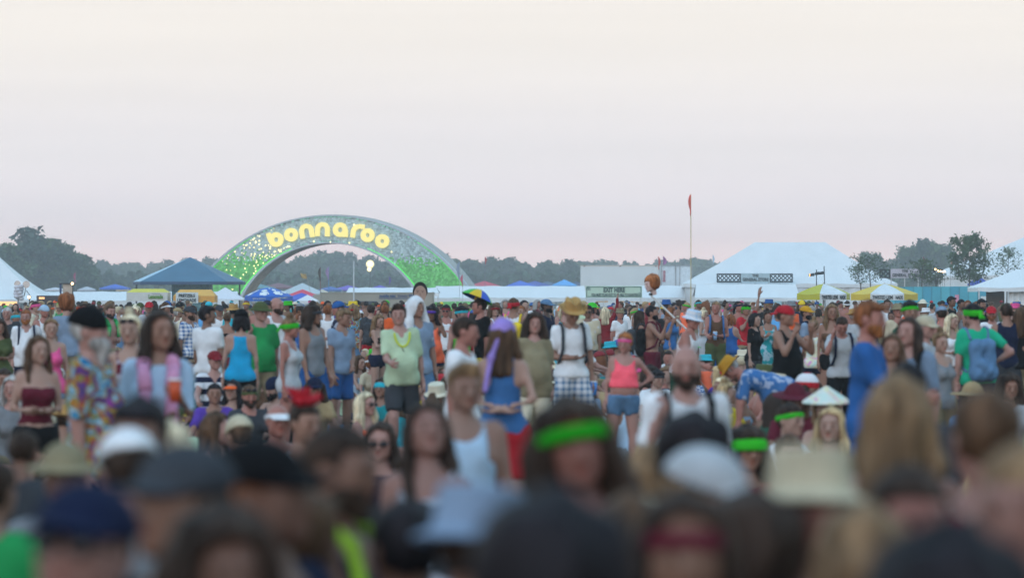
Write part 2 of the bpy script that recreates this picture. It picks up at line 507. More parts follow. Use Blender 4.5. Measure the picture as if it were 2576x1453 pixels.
    wr_ = (.0042 * np.sin(X * 36 + Z * 9 + Y * 14 + ph) + .0038 * np.sin(Z * 22 - X * 30 + ph * 2) + .0034 * np.sin(Y * 33 + Z * 13 + ph * .7) + .0022 * np.sin(X * 58 + Z * 27 + ph * 3)).astype(np.float32)
    out = {}
    ti = T.T
    # torso coordinates
    dx, dy, dz = X - pel[0], Y - pel[1], Z - pel[2]
    tu = ti[2, 0] * dx + ti[2, 1] * dy + ti[2, 2] * dz
    tx = ti[0, 0] * dx + ti[0, 1] * dy + ti[0, 2] * dz
    ty = ti[1, 0] * dx + ti[1, 1] * dy + ti[1, 2] * dz
    def clipped_arm(i, length):
        a, b, c, d, e, h_ = arm[i]
        pr = (X - a[0]) * d[0] + (Y - a[1]) * d[1] + (Z - a[2]) * d[2] - length
        return np.maximum(FU[i], pr)
    def clipped_leg(i, length, both=False):
        a, b, c, d, e = leg[i]
        if both:
            pr = (X - b[0]) * e[0] + (Y - b[1]) * e[1] + (Z - b[2]) * e[2] - length
            return np.maximum(smin(FT2[i], FS[i], .03), pr)
        pr = (X - a[0]) * d[0] + (Y - a[1]) * d[1] + (Z - a[2]) * d[2] - length
        return np.maximum(FT2[i], pr)
    if top and top != 'none':
        off = .011 * loose + .010 * belly
        if top in ('tee', 'vee', 'shirt', 'blouse', 'bigtee'):
            sl_ = {'tee': .20, 'vee': .17, 'shirt': .24, 'blouse': .23, 'bigtee': .25}[top]
            S = smin(smin(FT, clipped_arm(0, sl_) - .003, .02), clipped_arm(1, sl_) - .003, .02)
            hem = {'tee': -.04, 'vee': -.05, 'shirt': -.08, 'blouse': -.12, 'bigtee': -.12}[top]
            if not low:
                S = smin(S, np.maximum(smin(FT2[0], FT2[1], .12), -(tu + .22)), .05)
            S = S - off - wr_ - np.clip((.30 - tu) * .04, 0, .016) * loose
            S = np.maximum(S, hem - tu)
            nr = .088 if top != 'vee' else .095
            S = np.maximum(S, nr - np.sqrt(tx ** 2 + (ty + .03) ** 2 + (tu - .575) ** 2))
            if top in ('vee', 'shirt'):
                S = np.maximum(S, .052 - np.sqrt(tx ** 2 * 2.2 + (ty + .11) ** 2 * .6 + (tu - .490) ** 2))
        elif top in ('tank', 'crop', 'racer', 'dress', 'vest', 'jersey'):
            S = FT - off - wr_ * (.8 if top != 'crop' else .3)
            wd = {'tank': .120, 'crop': .118, 'racer': .085, 'dress': .11, 'vest': .135, 'jersey': .15}[top]
            wd_field = np.abs(tx) - (wd + np.clip(.36 - tu, 0, .3) * 1.2)
            S = np.maximum(S, np.where(tu > .30, wd_field, -1))
            if top == 'dress': S = smin(S, np.maximum(smin(clipped_leg(0, .26), clipped_leg(1, .26), .15) - .03, -1), .05)
            S = S - np.clip((.30 - tu) * .04, 0, .015) * loose * (0 if top == 'crop' else 1)
            hem = {'tank': -.07, 'crop': .17, 'racer': -.04, 'dress': -.5, 'vest': -.05, 'jersey': -.12}[top]
            if top in ('tank', 'jersey') and not low:
                S = smin(S, np.maximum(smin(FT2[0], FT2[1], .12), -(tu + .22)) - off, .05)
            S = np.maximum(S, hem - tu)
            S = np.maximum(S, (.105 if not f else .120) - np.sqrt(tx ** 2 + (ty + .09) ** 2 + (tu - .545) ** 2))
            S = np.maximum(S, .085 - np.sqrt(tx ** 2 + (ty - .05) ** 2 + (tu - .575) ** 2))
        elif top in ('tube', 'bikini'):
            S = FT - .009 - wr_ * .3
            S = np.maximum(S, tu - .39 - .10 * np.abs(tx)); S = np.maximum(S, (.10 if top == 'tube' else .29) - tu)
        elif top == 'long':
            S = smin(smin(FT, smin(FU[0], FL[0], .03) - .01, .035), smin(FU[1], FL[1], .03) - .01, .035)
            if not low: S = smin(S, np.maximum(smin(FT2[0], FT2[1], .12), -(tu + .22)), .05)
            S = S - off - wr_
            S = np.maximum(S, -.06 - tu); S = np.maximum(S, .085 - np.sqrt(tx ** 2 + (ty + .03) ** 2 + (tu - .575) ** 2))
        out['shirt'] = snet(g, S)
    if bottom and top != 'dress':
        hip = np.maximum(FT, tu - .09)
        ln = {'shorts': .33, 'short': .12, 'jeans': .34, 'skirt': .30, 'long': .40}[bottom]
        if bottom in ('jeans', 'long'): Lg = smin(clipped_leg(0, ln, True), clipped_leg(1, ln, True), .01)
        else: Lg = smin(clipped_leg(0, ln), clipped_leg(1, ln), .02 if bottom != 'skirt' else .15)
        S = smin(hip, Lg, .05) - (.010 if bottom == 'short' else .018) - wr_ * .8
        if bottom == 'shorts': S = S - np.clip((-.10 - tu), 0, .3) * .06
        S = np.maximum(S, tu - (.07 if not f else .10))
        out['trousers' if bottom in ('jeans', 'long') else bottom if bottom == 'skirt' else 'shorts'] = snet(g, S)
    # shoes
    S = g.new()
    for (a, b, c, d, e) in leg:
        cz = np.array([c[0], c[1], c[2]])
        g.cap(S, cz + np.array([0, .03, -.045]), cz + np.array([0, -.14, -.05]), .042, .036, .02)
    if hands: out['shoes'] = snet(g, np.maximum(S, -.0 - (Z - .0)))
    BV, BQ = snet(g, B)
    C = np.ones((len(BV), 3), np.float32)
    # head and hands, blended into the neck and the wrists
    HV, HQ, HC = head_mesh(sex, hvox)
    HV2 = HV @ HR.T * .955 + hc
    vs = [BV, HV2]; qs = [BQ, HQ + len(BV)]; cs = [C, HC]
    if hands:
        for i, (a, b, c, d, e, hk) in enumerate(arm):
            PV, PQ = hand_mesh(hk, .0095 if hvox < .0160 else .012)
            sx = (-1, 1)[i]
            zax = -e; fwd = np.array([0, -1., 0]) @ T.T if abs(e[1]) < .8 else np.array([0, 0, 1.])
            if hk == 'grip' and abs(e[1]) >= .5: fwd = np.array([0, 0, 1.])
            yax = -(fwd - zax * (fwd @ zax)); yax /= np.linalg.norm(yax)
            xax = np.cross(yax, zax)
            M = np.stack([xax, yax, zax], 1)
            sc = .93 if f else 1.0
            pv = PV.copy() * sc
            qq = PQ
            if sx < 0: pv[:, 0] *= -1; qq = PQ[:, ::-1]
            n0 = sum(len(v) for v in vs)
            vs.append((pv @ M.T + c).astype(np.float32)); qs.append(qq + n0); cs.append(np.ones((len(pv), 3), np.float32))
    out['body'] = (np.concatenate(vs), np.concatenate(qs), np.concatenate(cs))
    info = dict(hc=hc, HR=HR, T=T, pel=pel, arm=arm, leg=leg, f=f, top=hc[2] + HR[2, 2] * .118, neck=neck0, sw=sw)
    return out, info

# ---- hair, hats and the like, in head coordinates
def strand(P0, P1, P2, amp, fr=1.0):
    return amp * (np.sin(P0 * 95 * fr + P2 * 12) * .5 + np.sin(P1 * 80 * fr + P0 * 60 * fr) * .35 + np.sin(P2 * 55 * fr + P0 * 37) * .35).astype(np.float32)

HAIRS = {}
def hair_mesh(style, under=False, res=1.0):
    key = style + ('_u' if under else '') + ('' if res == 1.0 else '_c')
    if key in HAIRS: return HAIRS[key]
    big = style in ('long', 'longwavy', 'curly', 'dread', 'bob', 'pony', 'afro', 'bushy', 'bun', 'half')
    g = Grid((-.20, -.18, -.46), (.20, .24, .26), .0112 * res) if big else Grid((-.12, -.14, -.10), (.12, .15, .16), .0100 * res)
    F = g.new(); X, Y, Z = g.full()
    thick = {'short': .010, 'buzz': .004, 'crop': .014, 'quiff': .014, 'bald': .003}.get(style, .016)
    if style in ('curly', 'afro', 'bushy'): thick = {'curly': .034, 'afro': .045, 'bushy': .040}[style]
    if under: thick = min(thick, .009)
    g.ell(F, (0, .016, .030), (.077 + thick, .098 + thick, .091 + thick), .02, .1)
    am = {'buzz': .001, 'short': .004, 'crop': .005, 'quiff': .005, 'curly': .011, 'afro': .009, 'bushy': .011}.get(style, .006)
    if under: am = min(am, .003)
    if style == 'quiff' and not under: g.cap(F, (-.035, -.06, .115), (.035, -.06, .115), .026, .026, .03)
    if style == 'crop' and not under: g.cap(F, (-.04, -.07, .085), (.045, -.075, .085), .022, .022, .02)
    if style in ('long', 'longwavy', 'dread', 'half'):
        L = {'long': -.30, 'longwavy': -.27, 'dread': -.24, 'half': -.20}[style]; w = .030 if style == 'long' else .040
        for sx in (-1, 1):
            g.cap(F, (sx * .078, .0, .02), (sx * .098, -.015, -.13), .030, w, .03)
            g.cap(F, (sx * .098, -.015, -.13), (sx * .09, -.045, L), w, .022, .03)
        g.cap(F, (-.05, .075, .0), (-.06, .09, L), .045, .032, .04); g.cap(F, (.05, .075, .0), (.06, .09, L), .045, .032, .04)
        g.cap(F, (0, .085, .0), (0, .10, L), .05, .04, .04)
    if style == 'curly':
        for sx in (-1, 1):
            g.cap(F, (sx * .09, .01, .02), (sx * .12, .0, -.14), .045, .05, .04)
        g.cap(F, (-.06, .08, .0), (-.08, .09, -.17), .055, .05, .05); g.cap(F, (.06, .08, .0), (.08, .09, -.17), .055, .05, .05)
    if style == 'bob':
        for sx in (-1, 1): g.cap(F, (sx * .080, .0, .02), (sx * .090, -.01, -.085), .030, .030, .03)
        g.cap(F, (-.045, .075, .0), (-.05, .075, -.10), .045, .035, .04); g.cap(F, (.045, .075, .0), (.05, .075, -.10), .045, .035, .04)
    if style == 'pony':
        g.ell(F, (0, .13, .055), (.03, .035, .03), .02)
        g.cap(F, (0, .14, .04), (0, .165, -.10), .030, .028, .02); g.cap(F, (0, .165, -.10), (0, .15, -.20), .028, .014, .02)
    if style == 'bun' and not under: g.ell(F, (0, .035, .150), (.045, .045, .040), .012)
    if style == 'bushy' and not under: g.ell(F, (0, .03, .09), (.115, .12, .09), .05)
    F = F - strand(X, Y, Z, am, 1.0 if style not in ('curly', 'afro', 'bushy', 'longwavy', 'dread') else .7)
    # clear the face
    if style in ('short', 'buzz', 'crop', 'quiff'):
        face = np.maximum(np.maximum(Y + .030 - np.clip(Z, -.05, .0) * .9, Z - .068 - (.0 if style != 'buzz' else -.01)), -1)
        F = np.maximum(F, -face)
        F = np.maximum(F, -(Z + .045 - np.clip(-Y, -.05, .05) * .5))
        ear = .030 - np.sqrt((Y - .012) ** 2 + (Z + .004) ** 2 + X * 0); F = np.maximum(F, ear)
    elif style == 'bald':
        F = np.maximum(F, Z - .055); F = np.maximum(F, -.045 - Z); F = np.maximum(F, -(Y + .0))
    else:
        low = -.115 if style not in ('pony', 'bun') else -.06
        q = np.sqrt((X / .063) ** 2 + ((Y + .115) / .085) ** 2 + ((Z + .03) / .122) ** 2)
        F = np.maximum(F, (1 - q) * .06)
        if style in ('pony', 'bun'):
            F = np.maximum(F, np.where(Y < .11, -.050 - Z, -1)); F = np.maximum(F, np.where((Z < .02) & (Y < -.01), .0 - (Y + .01), -1) if False else -1 + 0 * F)
            F = np.maximum(F, np.minimum(.085 - 4 * X ** 2 - Z, -(Y + .015)))
        F = np.maximum(F, np.where(Y < -.02, np.minimum(.092 - 6.0 * X ** 2 - Z, .068 - np.abs(X)) * 1.0, -1))
    P, Q = snet(g, F)
    HAIRS[key] = np_mesh('hair', P, Q, MATS['hair'], True)
    return HAIRS[key]

def beard_mesh(kind='full'):
    key = 'beard_' + kind
    if key in HAIRS: return HAIRS[key]
    g = Grid((-.10, -.17, -.30), (.10, .05, .02), .0095)
    F = g.new(); X, Y, Z = g.full()
    g.cap(F, (0, -.028, .0), (0, -.052, -.062), .070, .050, .03)
    g.cap(F, (-.034, -.02, -.05), (.034, -.02, -.05), .046, .046, .03)
    g.ell(F, (0, -.076, -.098), (.032, .026, .028), .02)
    if kind == 'long': g.cap(F, (0, -.066, -.085), (0, -.050, -.23), .048, .026, .03)
    F = F - strand(X, Y, Z, .004)
    F = np.maximum(F, Z + .026 - np.clip(-Y - .03, -.08, .0) * .9)
    F = np.maximum(F, Y - .0)
    mouth = 1 - np.sqrt((X / .022) ** 2 + ((Y + .11) / .05) ** 2 + ((Z + .051) / .010) ** 2)
    F = np.maximum(F, mouth * .01)
    nose = 1 - np.sqrt((X / .016) ** 2 + ((Y + .11) / .03) ** 2 + ((Z + .022) / .016) ** 2)
    F = np.maximum(F, nose * .012)
    P, Q = snet(g, F)
    HAIRS[key] = np_mesh(key, P, Q, MATS['hair'], True)
    return HAIRS[key]

HATNAME = {'cap': 'cap', 'backcap': 'cap', 'beanie': 'beanie', 'headband': 'headband', 'bandana': 'bandana', 'visor': 'visor', 'scarf': 'head_scarf', 'towel': 'towel', 'feather': 'feather_headpiece'}
def hat_mesh(kind):
    key = 'hat_' + kind
    if key in HAIRS: return HAIRS[key]
    m = MATS['cloth']
    g = Grid((-.24, -.26, -.06), (.24, .26, .26), .010)
    F = g.new(); X, Y, Z = g.full()
    if kind in ('cap', 'backcap'):
        g.ell(F, (0, .016, .044), (.097, .119, .100), .01, .06)
        F = np.maximum(F, .040 - Z + np.clip(Y, -.1, .1) * .22)
        s = -1 if kind == 'cap' else 1
        y0 = .016 + s * .10
        br = np.maximum(np.sqrt((X / .078) ** 2 + ((Y - y0) / .085) ** 2) - 1, 0) * .08
        sheet = np.abs(Z - (.048 - 1.2 * X ** 2 * 3 - s * (Y - y0) * .22)) - .006
        q = np.sqrt((X / .080) ** 2 + ((Y - y0) / .088) ** 2) - 1
        F = smin(F, np.maximum(q * .06, sheet).astype(np.float32), .006)
        g.ell(F, (0, .016, .140), (.009, .009, .006), .004)
    elif kind == 'beanie':
        g.ell(F, (0, .018, .048), (.098, .120, .112), .01, .06)
        F = F - strand(X, Y, Z * .2, .002, 1.5)
        F = np.maximum(F, .030 - Z + np.clip(Y, -.1, .1) * .3)
    elif kind in ('bucket', 'boonie', 'sunhat', 'cowboy', 'fedora', 'straw'):
        R0, hgt, drop, curl = {'bucket': (.142, .105, .42, 0), 'boonie': (.152, .092, .18, 0), 'sunhat': (.195, .085, .14, 0),
                               'cowboy': (.165, .120, -.02, 1.1), 'fedora': (.135, .105, .05, .3), 'straw': (.155, .11, .05, .35)}[kind]
        g.ell(F, (0, .016, .038), (.096, .118, .105), .01, .06)
        top = .03 + hgt
        if kind in ('bucket', 'cowboy', 'fedora', 'straw'):
            cyl = np.sqrt(X ** 2 / (1.0 - (Z - .04) * 2.0).clip(.5, 1.2) + ((Y - .016) * .83) ** 2 / (1.0 - (Z - .04) * 1.6).clip(.5, 1.2)) - .099
            dent = top + .012 - (.03 * np.exp(-(X / .025) ** 2) if kind in ('cowboy', 'fedora', 'straw') else 0)
            F = np.maximum(cyl, Z - dent).astype(np.float32)
        F = np.maximum(F, .030 - Z)
        rr = np.sqrt(X ** 2 + ((Y - .016) * .88) ** 2)
        zb = .045 - (rr - .09) * drop + curl * np.clip(np.abs(X) - .09, 0, 1) ** 1.5 * 1.9
        sheet = np.abs(Z - zb) - .0065
        F = smin(F, np.maximum(sheet, rr - R0).astype(np.float32), .008)
    elif kind == 'conical':
        g = Grid((-.28, -.28, -.02), (.28, .28, .26), .011); X, Y, Z = g.full()
        rr = np.sqrt(X ** 2 + (Y - .01) ** 2)
        F = np.maximum(np.abs(Z - (.185 - rr * .66)) - .009, rr - .195).astype(np.float32)
    elif kind in ('headband', 'bandana', 'visor'):
        g.ell(F, (0, .016, .030), (.091 if kind == 'headband' else .094, .112 if kind == 'headband' else .116, .105), .01, .06)
        tilt = (Y + .1) * .22
        lo_, hi_ = (.032, .072) if kind == 'headband' else (.020, .085)
        if kind == 'visor': lo_, hi_ = .036, .068
        F = np.maximum(F, np.maximum(Z - (hi_ - tilt), (lo_ - tilt) - Z))
        if kind == 'bandana':
            g.cap(F, (0, .13, .02), (.03, .16, -.05), .014, .018, .01); g.cap(F, (0, .13, .02), (-.02, .16, -.07), .014, .018, .01)
        if kind == 'visor':
            q = np.sqrt((X / .08) ** 2 + ((Y + .085) / .085) ** 2) - 1
            F = smin(F, np.maximum(q * .06, np.abs(Z - (.048 - 3 * X ** 2 + (Y + .085) * .2)) - .006).astype(np.float32), .006)
    elif kind == 'scarf':   # long scarf tied over the hair
        g = Grid((-.14, -.15, -.5), (.14, .26, .2), .011); F = g.new(); X, Y, Z = g.full()
        g.ell(F, (0, .016, .040), (.097, .120, .106), .01, .06)
        F = np.maximum(F, .035 - Z - .0 * Y - np.clip(Y, 0, .12) * .5)
        F = np.maximum(F, -(np.maximum(.0 - Y - .055, Z - .075) * -1) if False else F)
        g.cap(F, (0, .12, .02), (.06, .15, -.16), .016, .022, .03); g.cap(F, (.06, .15, -.16), (.10, .15, -.40), .022, .020, .03)
        F = F - strand(X, Y, Z * .3, .003, .8)
    elif kind == 'towel':
        g = Grid((-.24, -.16, -.42), (.24, .26, .22), .012); F = g.new(); X, Y, Z = g.full()
        g.ell(F, (0, .02, .035), (.108, .128, .125), .02, .06)
        for sx in (-1, 1):
            g.cap(F, (sx * .095, .01, .02), (sx * .13, .0, -.15), .045, .050, .04)
            g.cap(F, (sx * .13, .0, -.15), (sx * .15, -.06, -.36), .050, .045, .04)
        g.cap(F, (0, .10, .0), (0, .14, -.2), .07, .09, .05)
        F = F - strand(X, Y, Z * .25, .006, .6)
        q = np.sqrt((X / .070) ** 2 + ((Y + .13) / .11) ** 2 + ((Z + .03) / .125) ** 2)
        F = np.maximum(F, (1 - q) * .06)
    elif kind == 'feather':
        g = Grid((-.16, -.16, .0), (.16, .20, .26), .010); F = g.new(); X, Y, Z = g.full()
        for k in range(26):
            a = k * 2.4; r = .03 + .004 * k
            g.cap(F, (0, .02, .10), (math.cos(a) * r, .02 + math.sin(a) * r, .15 + .08 * ((k * 7) % 5) / 5), .03, .008, .012)
    P, Q = snet(g, F)
    HAIRS[key] = np_mesh(HATNAME.get(kind, 'hat'), P, Q, m, True)
    return HAIRS[key]

def glasses_mesh(kind):
    key = 'glasses_' + kind
    if key in HAIRS: return HAIRS[key]
    b = MB(); 
    for sx in (-1, 1):
        b.ellipsoid((sx * .032, -.104, .008), (.027, .006, .020), 12, 7)
        b.tube((sx * .058, -.098, .014), (sx * .080, .01, .012), .003, .003, 5)
    b.tube((-.01, -.108, .012), (.01, -.108, .012), .003, .003, 5)
    me = bpy.data.meshes.new(key); me.from_pydata(b.v, [], b.f); me.materials.append(MATS['lens'])
    me.polygons.foreach_set('use_smooth', np.ones(len(me.polygons), dtype=bool))
    HAIRS[key] = me
    return me

def pack_meshes():
    if 'pack' in HAIRS: return HAIRS['pack'], HAIRS['straps']
    g = Grid((-.20, .06, -.06), (.20, .36, .52), .013); F = g.new(); X, Y, Z = g.full()
    g.cap(F, (-.07, .17, .08), (.07, .17, .08), .085, .085, .03); g.cap(F, (-.07, .165, .36), (.07, .165, .36), .075, .075, .03)
    g.cap(F, (-.07, .17, .08), (-.07, .165, .36), .08, .07, .03); g.cap(F, (.07, .17, .08), (.07, .165, .36), .08, .07, .03)
    g.cap(F, (-.04, .22, .10), (.04, .22, .18), .06, .06, .015)
    F = F - .003 * np.sin(X * 60 + Z * 40)
    P, Q = snet(g, F.astype(np.float32)); HAIRS['pack'] = np_mesh('backpack', P, Q, MATS['cloth'], True)
    g = Grid((-.20, -.20, .05), (.20, .20, .56), .009); F = g.new()
    for sx in (-1, 1):
        pts = [(sx * .10, .10, .44), (sx * .115, .045, .535), (sx * .115, -.03, .55), (sx * .115, -.095, .50), (sx * .12, -.125, .40), (sx * .125, -.125, .28), (sx * .15, -.08, .16), (sx * .14, .06, .10)]
        for a, c in zip(pts[:-1], pts[1:]): g.cap(F, a, c, .017, .017, .01)
    P, Q = snet(g, F); HAIRS['straps'] = np_mesh('strap', P, Q, MATS['cloth'], True)
    return HAIRS['pack'], HAIRS['straps']

# ------------------------------------------------------------------ materials of the figures (colour comes from each object's own colour)
def objcol_mat(name, kind):
    m, nt, b = nodes_of(name)
    N = nt.nodes; L = nt.links
    oi = N.new('ShaderNodeObjectInfo'); tc = N.new('ShaderNodeTexCoord')
    def rgb(c): n = N.new('ShaderNodeRGB'); n.outputs[0].default_value = tuple(c) + (1,); return n.outputs[0]
    def mixc(fac, a, c, mode='MIX'):
        n = N.new('ShaderNodeMixRGB'); n.blend_type = mode
        if isinstance(fac, float): n.inputs[0].default_value = fac
        else: L.new(fac, n.inputs[0])
        L.new(a, n.inputs[1]); L.new(c, n.inputs[2]); return n.outputs[0]
    def noise(scale, detail=3, vec=None, dist=0.0):
        n = N.new('ShaderNodeTexNoise'); n.inputs['Scale'].default_value = scale; n.inputs['Detail'].default_value = detail
        n.inputs['Distortion'].default_value = dist
        L.new(vec or tc.outputs['Object'], n.inputs['Vector']); return n.outputs[0]
    def mapr(v, a, c, d, e):
        n = N.new('ShaderNodeMapRange'); n.inputs[1].default_value = a; n.inputs[2].default_value = c
        n.inputs[3].default_value = d; n.inputs[4].default_value = e; L.new(v, n.inputs[0]); return n.outputs[0]
    def bump(v, st, dist=.01):
        n = N.new('ShaderNodeBump'); n.inputs['Strength'].default_value = st; n.inputs['Distance'].default_value = dist
        L.new(v, n.inputs['Height']); L.new(n.outputs[0], b.inputs['Normal'])
    col = oi.outputs['Color']
    if kind == 'skin':
        at = N.new('ShaderNodeAttribute'); at.attribute_name = 'tint'
        c = mixc(1.0, col, at.outputs['Color'], 'MULTIPLY')
        c = mixc(mapr(noise(9), .35, .7, 0.0, .35), c, mixc(1.0, c, rgb((1.05, .80, .76)), 'MULTIPLY'))
        L.new(c, b.inputs['Base Color']); b.inputs['Roughness'].default_value = .5
        b.inputs['Specular IOR Level'].default_value = .35
    elif kind == 'hair':
        mp = N.new('ShaderNodeMapping'); mp.inputs['Scale'].default_value = (1, 1, .18); L.new(tc.outputs['Object'], mp.inputs[0])
        v = mapr(noise(34, 4, mp.outputs[0]), .3, .75, .55, 1.55)
        v2 = mapr(noise(9, 2, mp.outputs[0]), .35, .65, .72, 1.5)
        c = mixc(1.0, mixc(1.0, col, v, 'MULTIPLY'), v2, 'MULTIPLY'); L.new(c, b.inputs['Base Color']); b.inputs['Roughness'].default_value = .6; b.inputs['Specular IOR Level'].default_value = .12
        bump(noise(90, 2, mp.outputs[0]), .3, .01)
    else:
        c = col
        if kind == 'cloth':
            c = mixc(1.0, col, mapr(noise(5, 5), .28, .72, .74, 1.12), 'MULTIPLY')
        elif kind == 'tiedye':
            n1 = N.new('ShaderNodeTexNoise'); n1.inputs['Scale'].default_value = 11; n1.inputs['Detail'].default_value = 3; n1.inputs['Distortion'].default_value = 1.5
            L.new(tc.outputs['Object'], n1.inputs['Vector'])
            rp = N.new('ShaderNodeValToRGB'); e = rp.color_ramp
            e.interpolation = 'LINEAR'
            e.elements[0].position = .25; e.elements[0].color = (.01, .03, .14, 1); e.elements[1].position = .75; e.elements[1].color = (.45, .03, .22, 1)
            for p, cc in ((.36, (.02, .28, .50)), (.43, (.42, .50, .55)), (.47, (.02, .12, .10)), (.52, (.40, .30, .04)), (.57, (.36, .06, .03)), (.62, (.03, .05, .16)), (.68, (.15, .05, .25))):
                q = e.elements.new(p); q.color = cc + (1,)
            L.new(n1.outputs[0], rp.inputs[0]); c = rp.outputs[0]
        elif kind == 'pastel':
            n1 = noise(5, 2, None, 1.5)
            rp = N.new('ShaderNodeValToRGB'); e = rp.color_ramp
            e.elements[0].position = .3; e.elements[0].color = (.45, .68, .60, 1); e.elements[1].position = .7; e.elements[1].color = (.62, .16, .52, 1)
            for p, cc in ((.44, (.68, .70, .66)), (.54, (.70, .68, .42)), (.60, (.70, .40, .62))):
                q = e.elements.new(p); q.color = cc + (1,)
            L.new(n1, rp.inputs[0]); c = rp.outputs[0]
        elif kind in ('plaid', 'stripe'):
            sx = N.new('ShaderNodeSeparateXYZ'); L.new(tc.outputs['Object'], sx.inputs[0])
            def band(o, f, th):
                a = N.new('ShaderNodeMath'); a.operation = 'MULTIPLY'; a.inputs[1].default_value = f; L.new(o, a.inputs[0])
                s_ = N.new('ShaderNodeMath'); s_.operation = 'SINE'; L.new(a.outputs[0], s_.inputs[0])
                t_ = N.new('ShaderNodeMath'); t_.operation = 'GREATER_THAN'; t_.inputs[1].default_value = th; L.new(s_.outputs[0], t_.inputs[0]); return t_.outputs[0]
            w = rgb((.68, .70, .74))
            if kind == 'stripe': c = mixc(band(sx.outputs['Z'], 42.0, .1), w, col)
            else:
                c1 = mixc(band(sx.outputs['Z'], 95.0, .2), w, col); c2 = mixc(band(sx.outputs['X'], 95.0, .2), w, col)
                c = mixc(.5, c1, c2)
        elif kind in ('floral', 'speckle'):
            v = mapr(noise(11 if kind == 'floral' else 45, 2), .52, .58, 0, 1)
            c = mixc(v, col, mixc(.5, col, rgb((.62, .66, .76))) if kind == 'floral' else rgb((.68, .70, .72)))
        L.new(c, b.inputs['Base Color']); b.inputs['Roughness'].default_value = .85; b.inputs['Specular IOR Level'].default_value = .15
        bump(noise(28, 4), .5, .012)
    MATS[kind] = m
for n_, k_ in (('skin', 'skin'), ('hair', 'hair'), ('cotton_cloth', 'cloth'), ('tie_dye_cloth', 'tiedye'), ('pastel_dyed_cloth', 'pastel'),
               ('plaid_cloth', 'plaid'), ('striped_cloth', 'stripe'), ('flowered_cloth', 'floral'), ('speckled_cloth', 'speckle')):
    objcol_mat(n_, k_)
mat('lens', (.02, .02, .025), rough=.12)
MATS['lens'] = MATS['lens']
# ------------------------------------------------------------------ ground and air
def struct(name, me_mb, m):
    o = me_mb.build(name, m); o['kind'] = 'structure'; return o

def ground_mat():
    m, nt, b = nodes_of('trampled_grass')
    N = nt.nodes; L = nt.links
    tc = N.new('ShaderNodeTexCoord')
    n1 = N.new('ShaderNodeTexNoise'); n1.inputs['Scale'].default_value = .35; n1.inputs['Detail'].default_value = 6
    n2 = N.new('ShaderNodeTexNoise'); n2.inputs['Scale'].default_value = 9; n2.inputs['Detail'].default_value = 5
    L.new(tc.outputs['Object'], n1.inputs['Vector']); L.new(tc.outputs['Object'], n2.inputs['Vector'])
    rp = N.new('ShaderNodeValToRGB'); e = rp.color_ramp
    e.elements[0].position = .40; e.elements[0].color = (.028, .040, .016, 1); e.elements[1].position = .62; e.elements[1].color = (.085, .066, .042, 1)
    L.new(n1.outputs[0], rp.inputs[0])
    mx = N.new('ShaderNodeMixRGB'); mx.blend_type = 'MULTIPLY'; mx.inputs[0].default_value = .7
    L.new(rp.outputs[0], mx.inputs[1]); L.new(n2.outputs[0], mx.inputs[2]); L.new(mx.outputs[0], b.inputs['Base Color'])
    b.inputs['Roughness'].default_value = .95
    bp = N.new('ShaderNodeBump'); bp.inputs['Strength'].default_value = .7; bp.inputs['Distance'].default_value = .05
    L.new(n2.outputs[0], bp.inputs['Height']); L.new(bp.outputs[0], b.inputs['Normal'])
    return m
g_ = MB()
g_.add([(-2500, -60, 0), (2500, -60, 0), (2500, 5200, 0), (-2500, 5200, 0)], [(0, 1, 2, 3)])
struct('ground', g_, ground_mat())

hz = MB(); hz.box(-620, 620, -12, 1560, -1.0, 27.0)
hm = bpy.data.materials.new('evening_air'); hm.use_nodes = True
hn = hm.node_tree.nodes; hn.clear()
ho = hn.new('ShaderNodeOutputMaterial'); hv = hn.new('ShaderNodeVolumePrincipled')
hv.inputs['Color'].default_value = (.93, .97, 1.0, 1); hv.inputs['Density'].default_value = 0.00054; hv.inputs['Anisotropy'].default_value = .15
hm.node_tree.links.new(hv.outputs[0], ho.inputs['Volume'])
hzo = hz.build('haze', hm); hzo['kind'] = 'stuff'; tag(hzo, 'thin pale blue evening haze hanging over the festival field', 'haze')

# ------------------------------------------------------------------ colours of the place
white_vinyl = mat('white_tent_vinyl', (.74, .77, .78), rough=.45, noise=.05, nscale=.6, bump=.25, bscale=1.2)
white_plain = mat('white_paint', (.70, .71, .70), rough=.5, noise=.06)
metal = mat('grey_metal', (.32, .33, .34), rough=.4, metal=.6)
dark_metal = mat('dark_metal', (.03, .032, .035), rough=.5)
pole_mat = mat('pole_white', (.66, .66, .64), rough=.5)
warm_glow = mat('warm_lamp_light', (.9, .6, .3), emit=6.0, emit_col=(1.0, .62, .28))
dim_glow = mat('stall_lamp_light', (.9, .5, .2), emit=1.1, emit_col=(1.0, .50, .20))

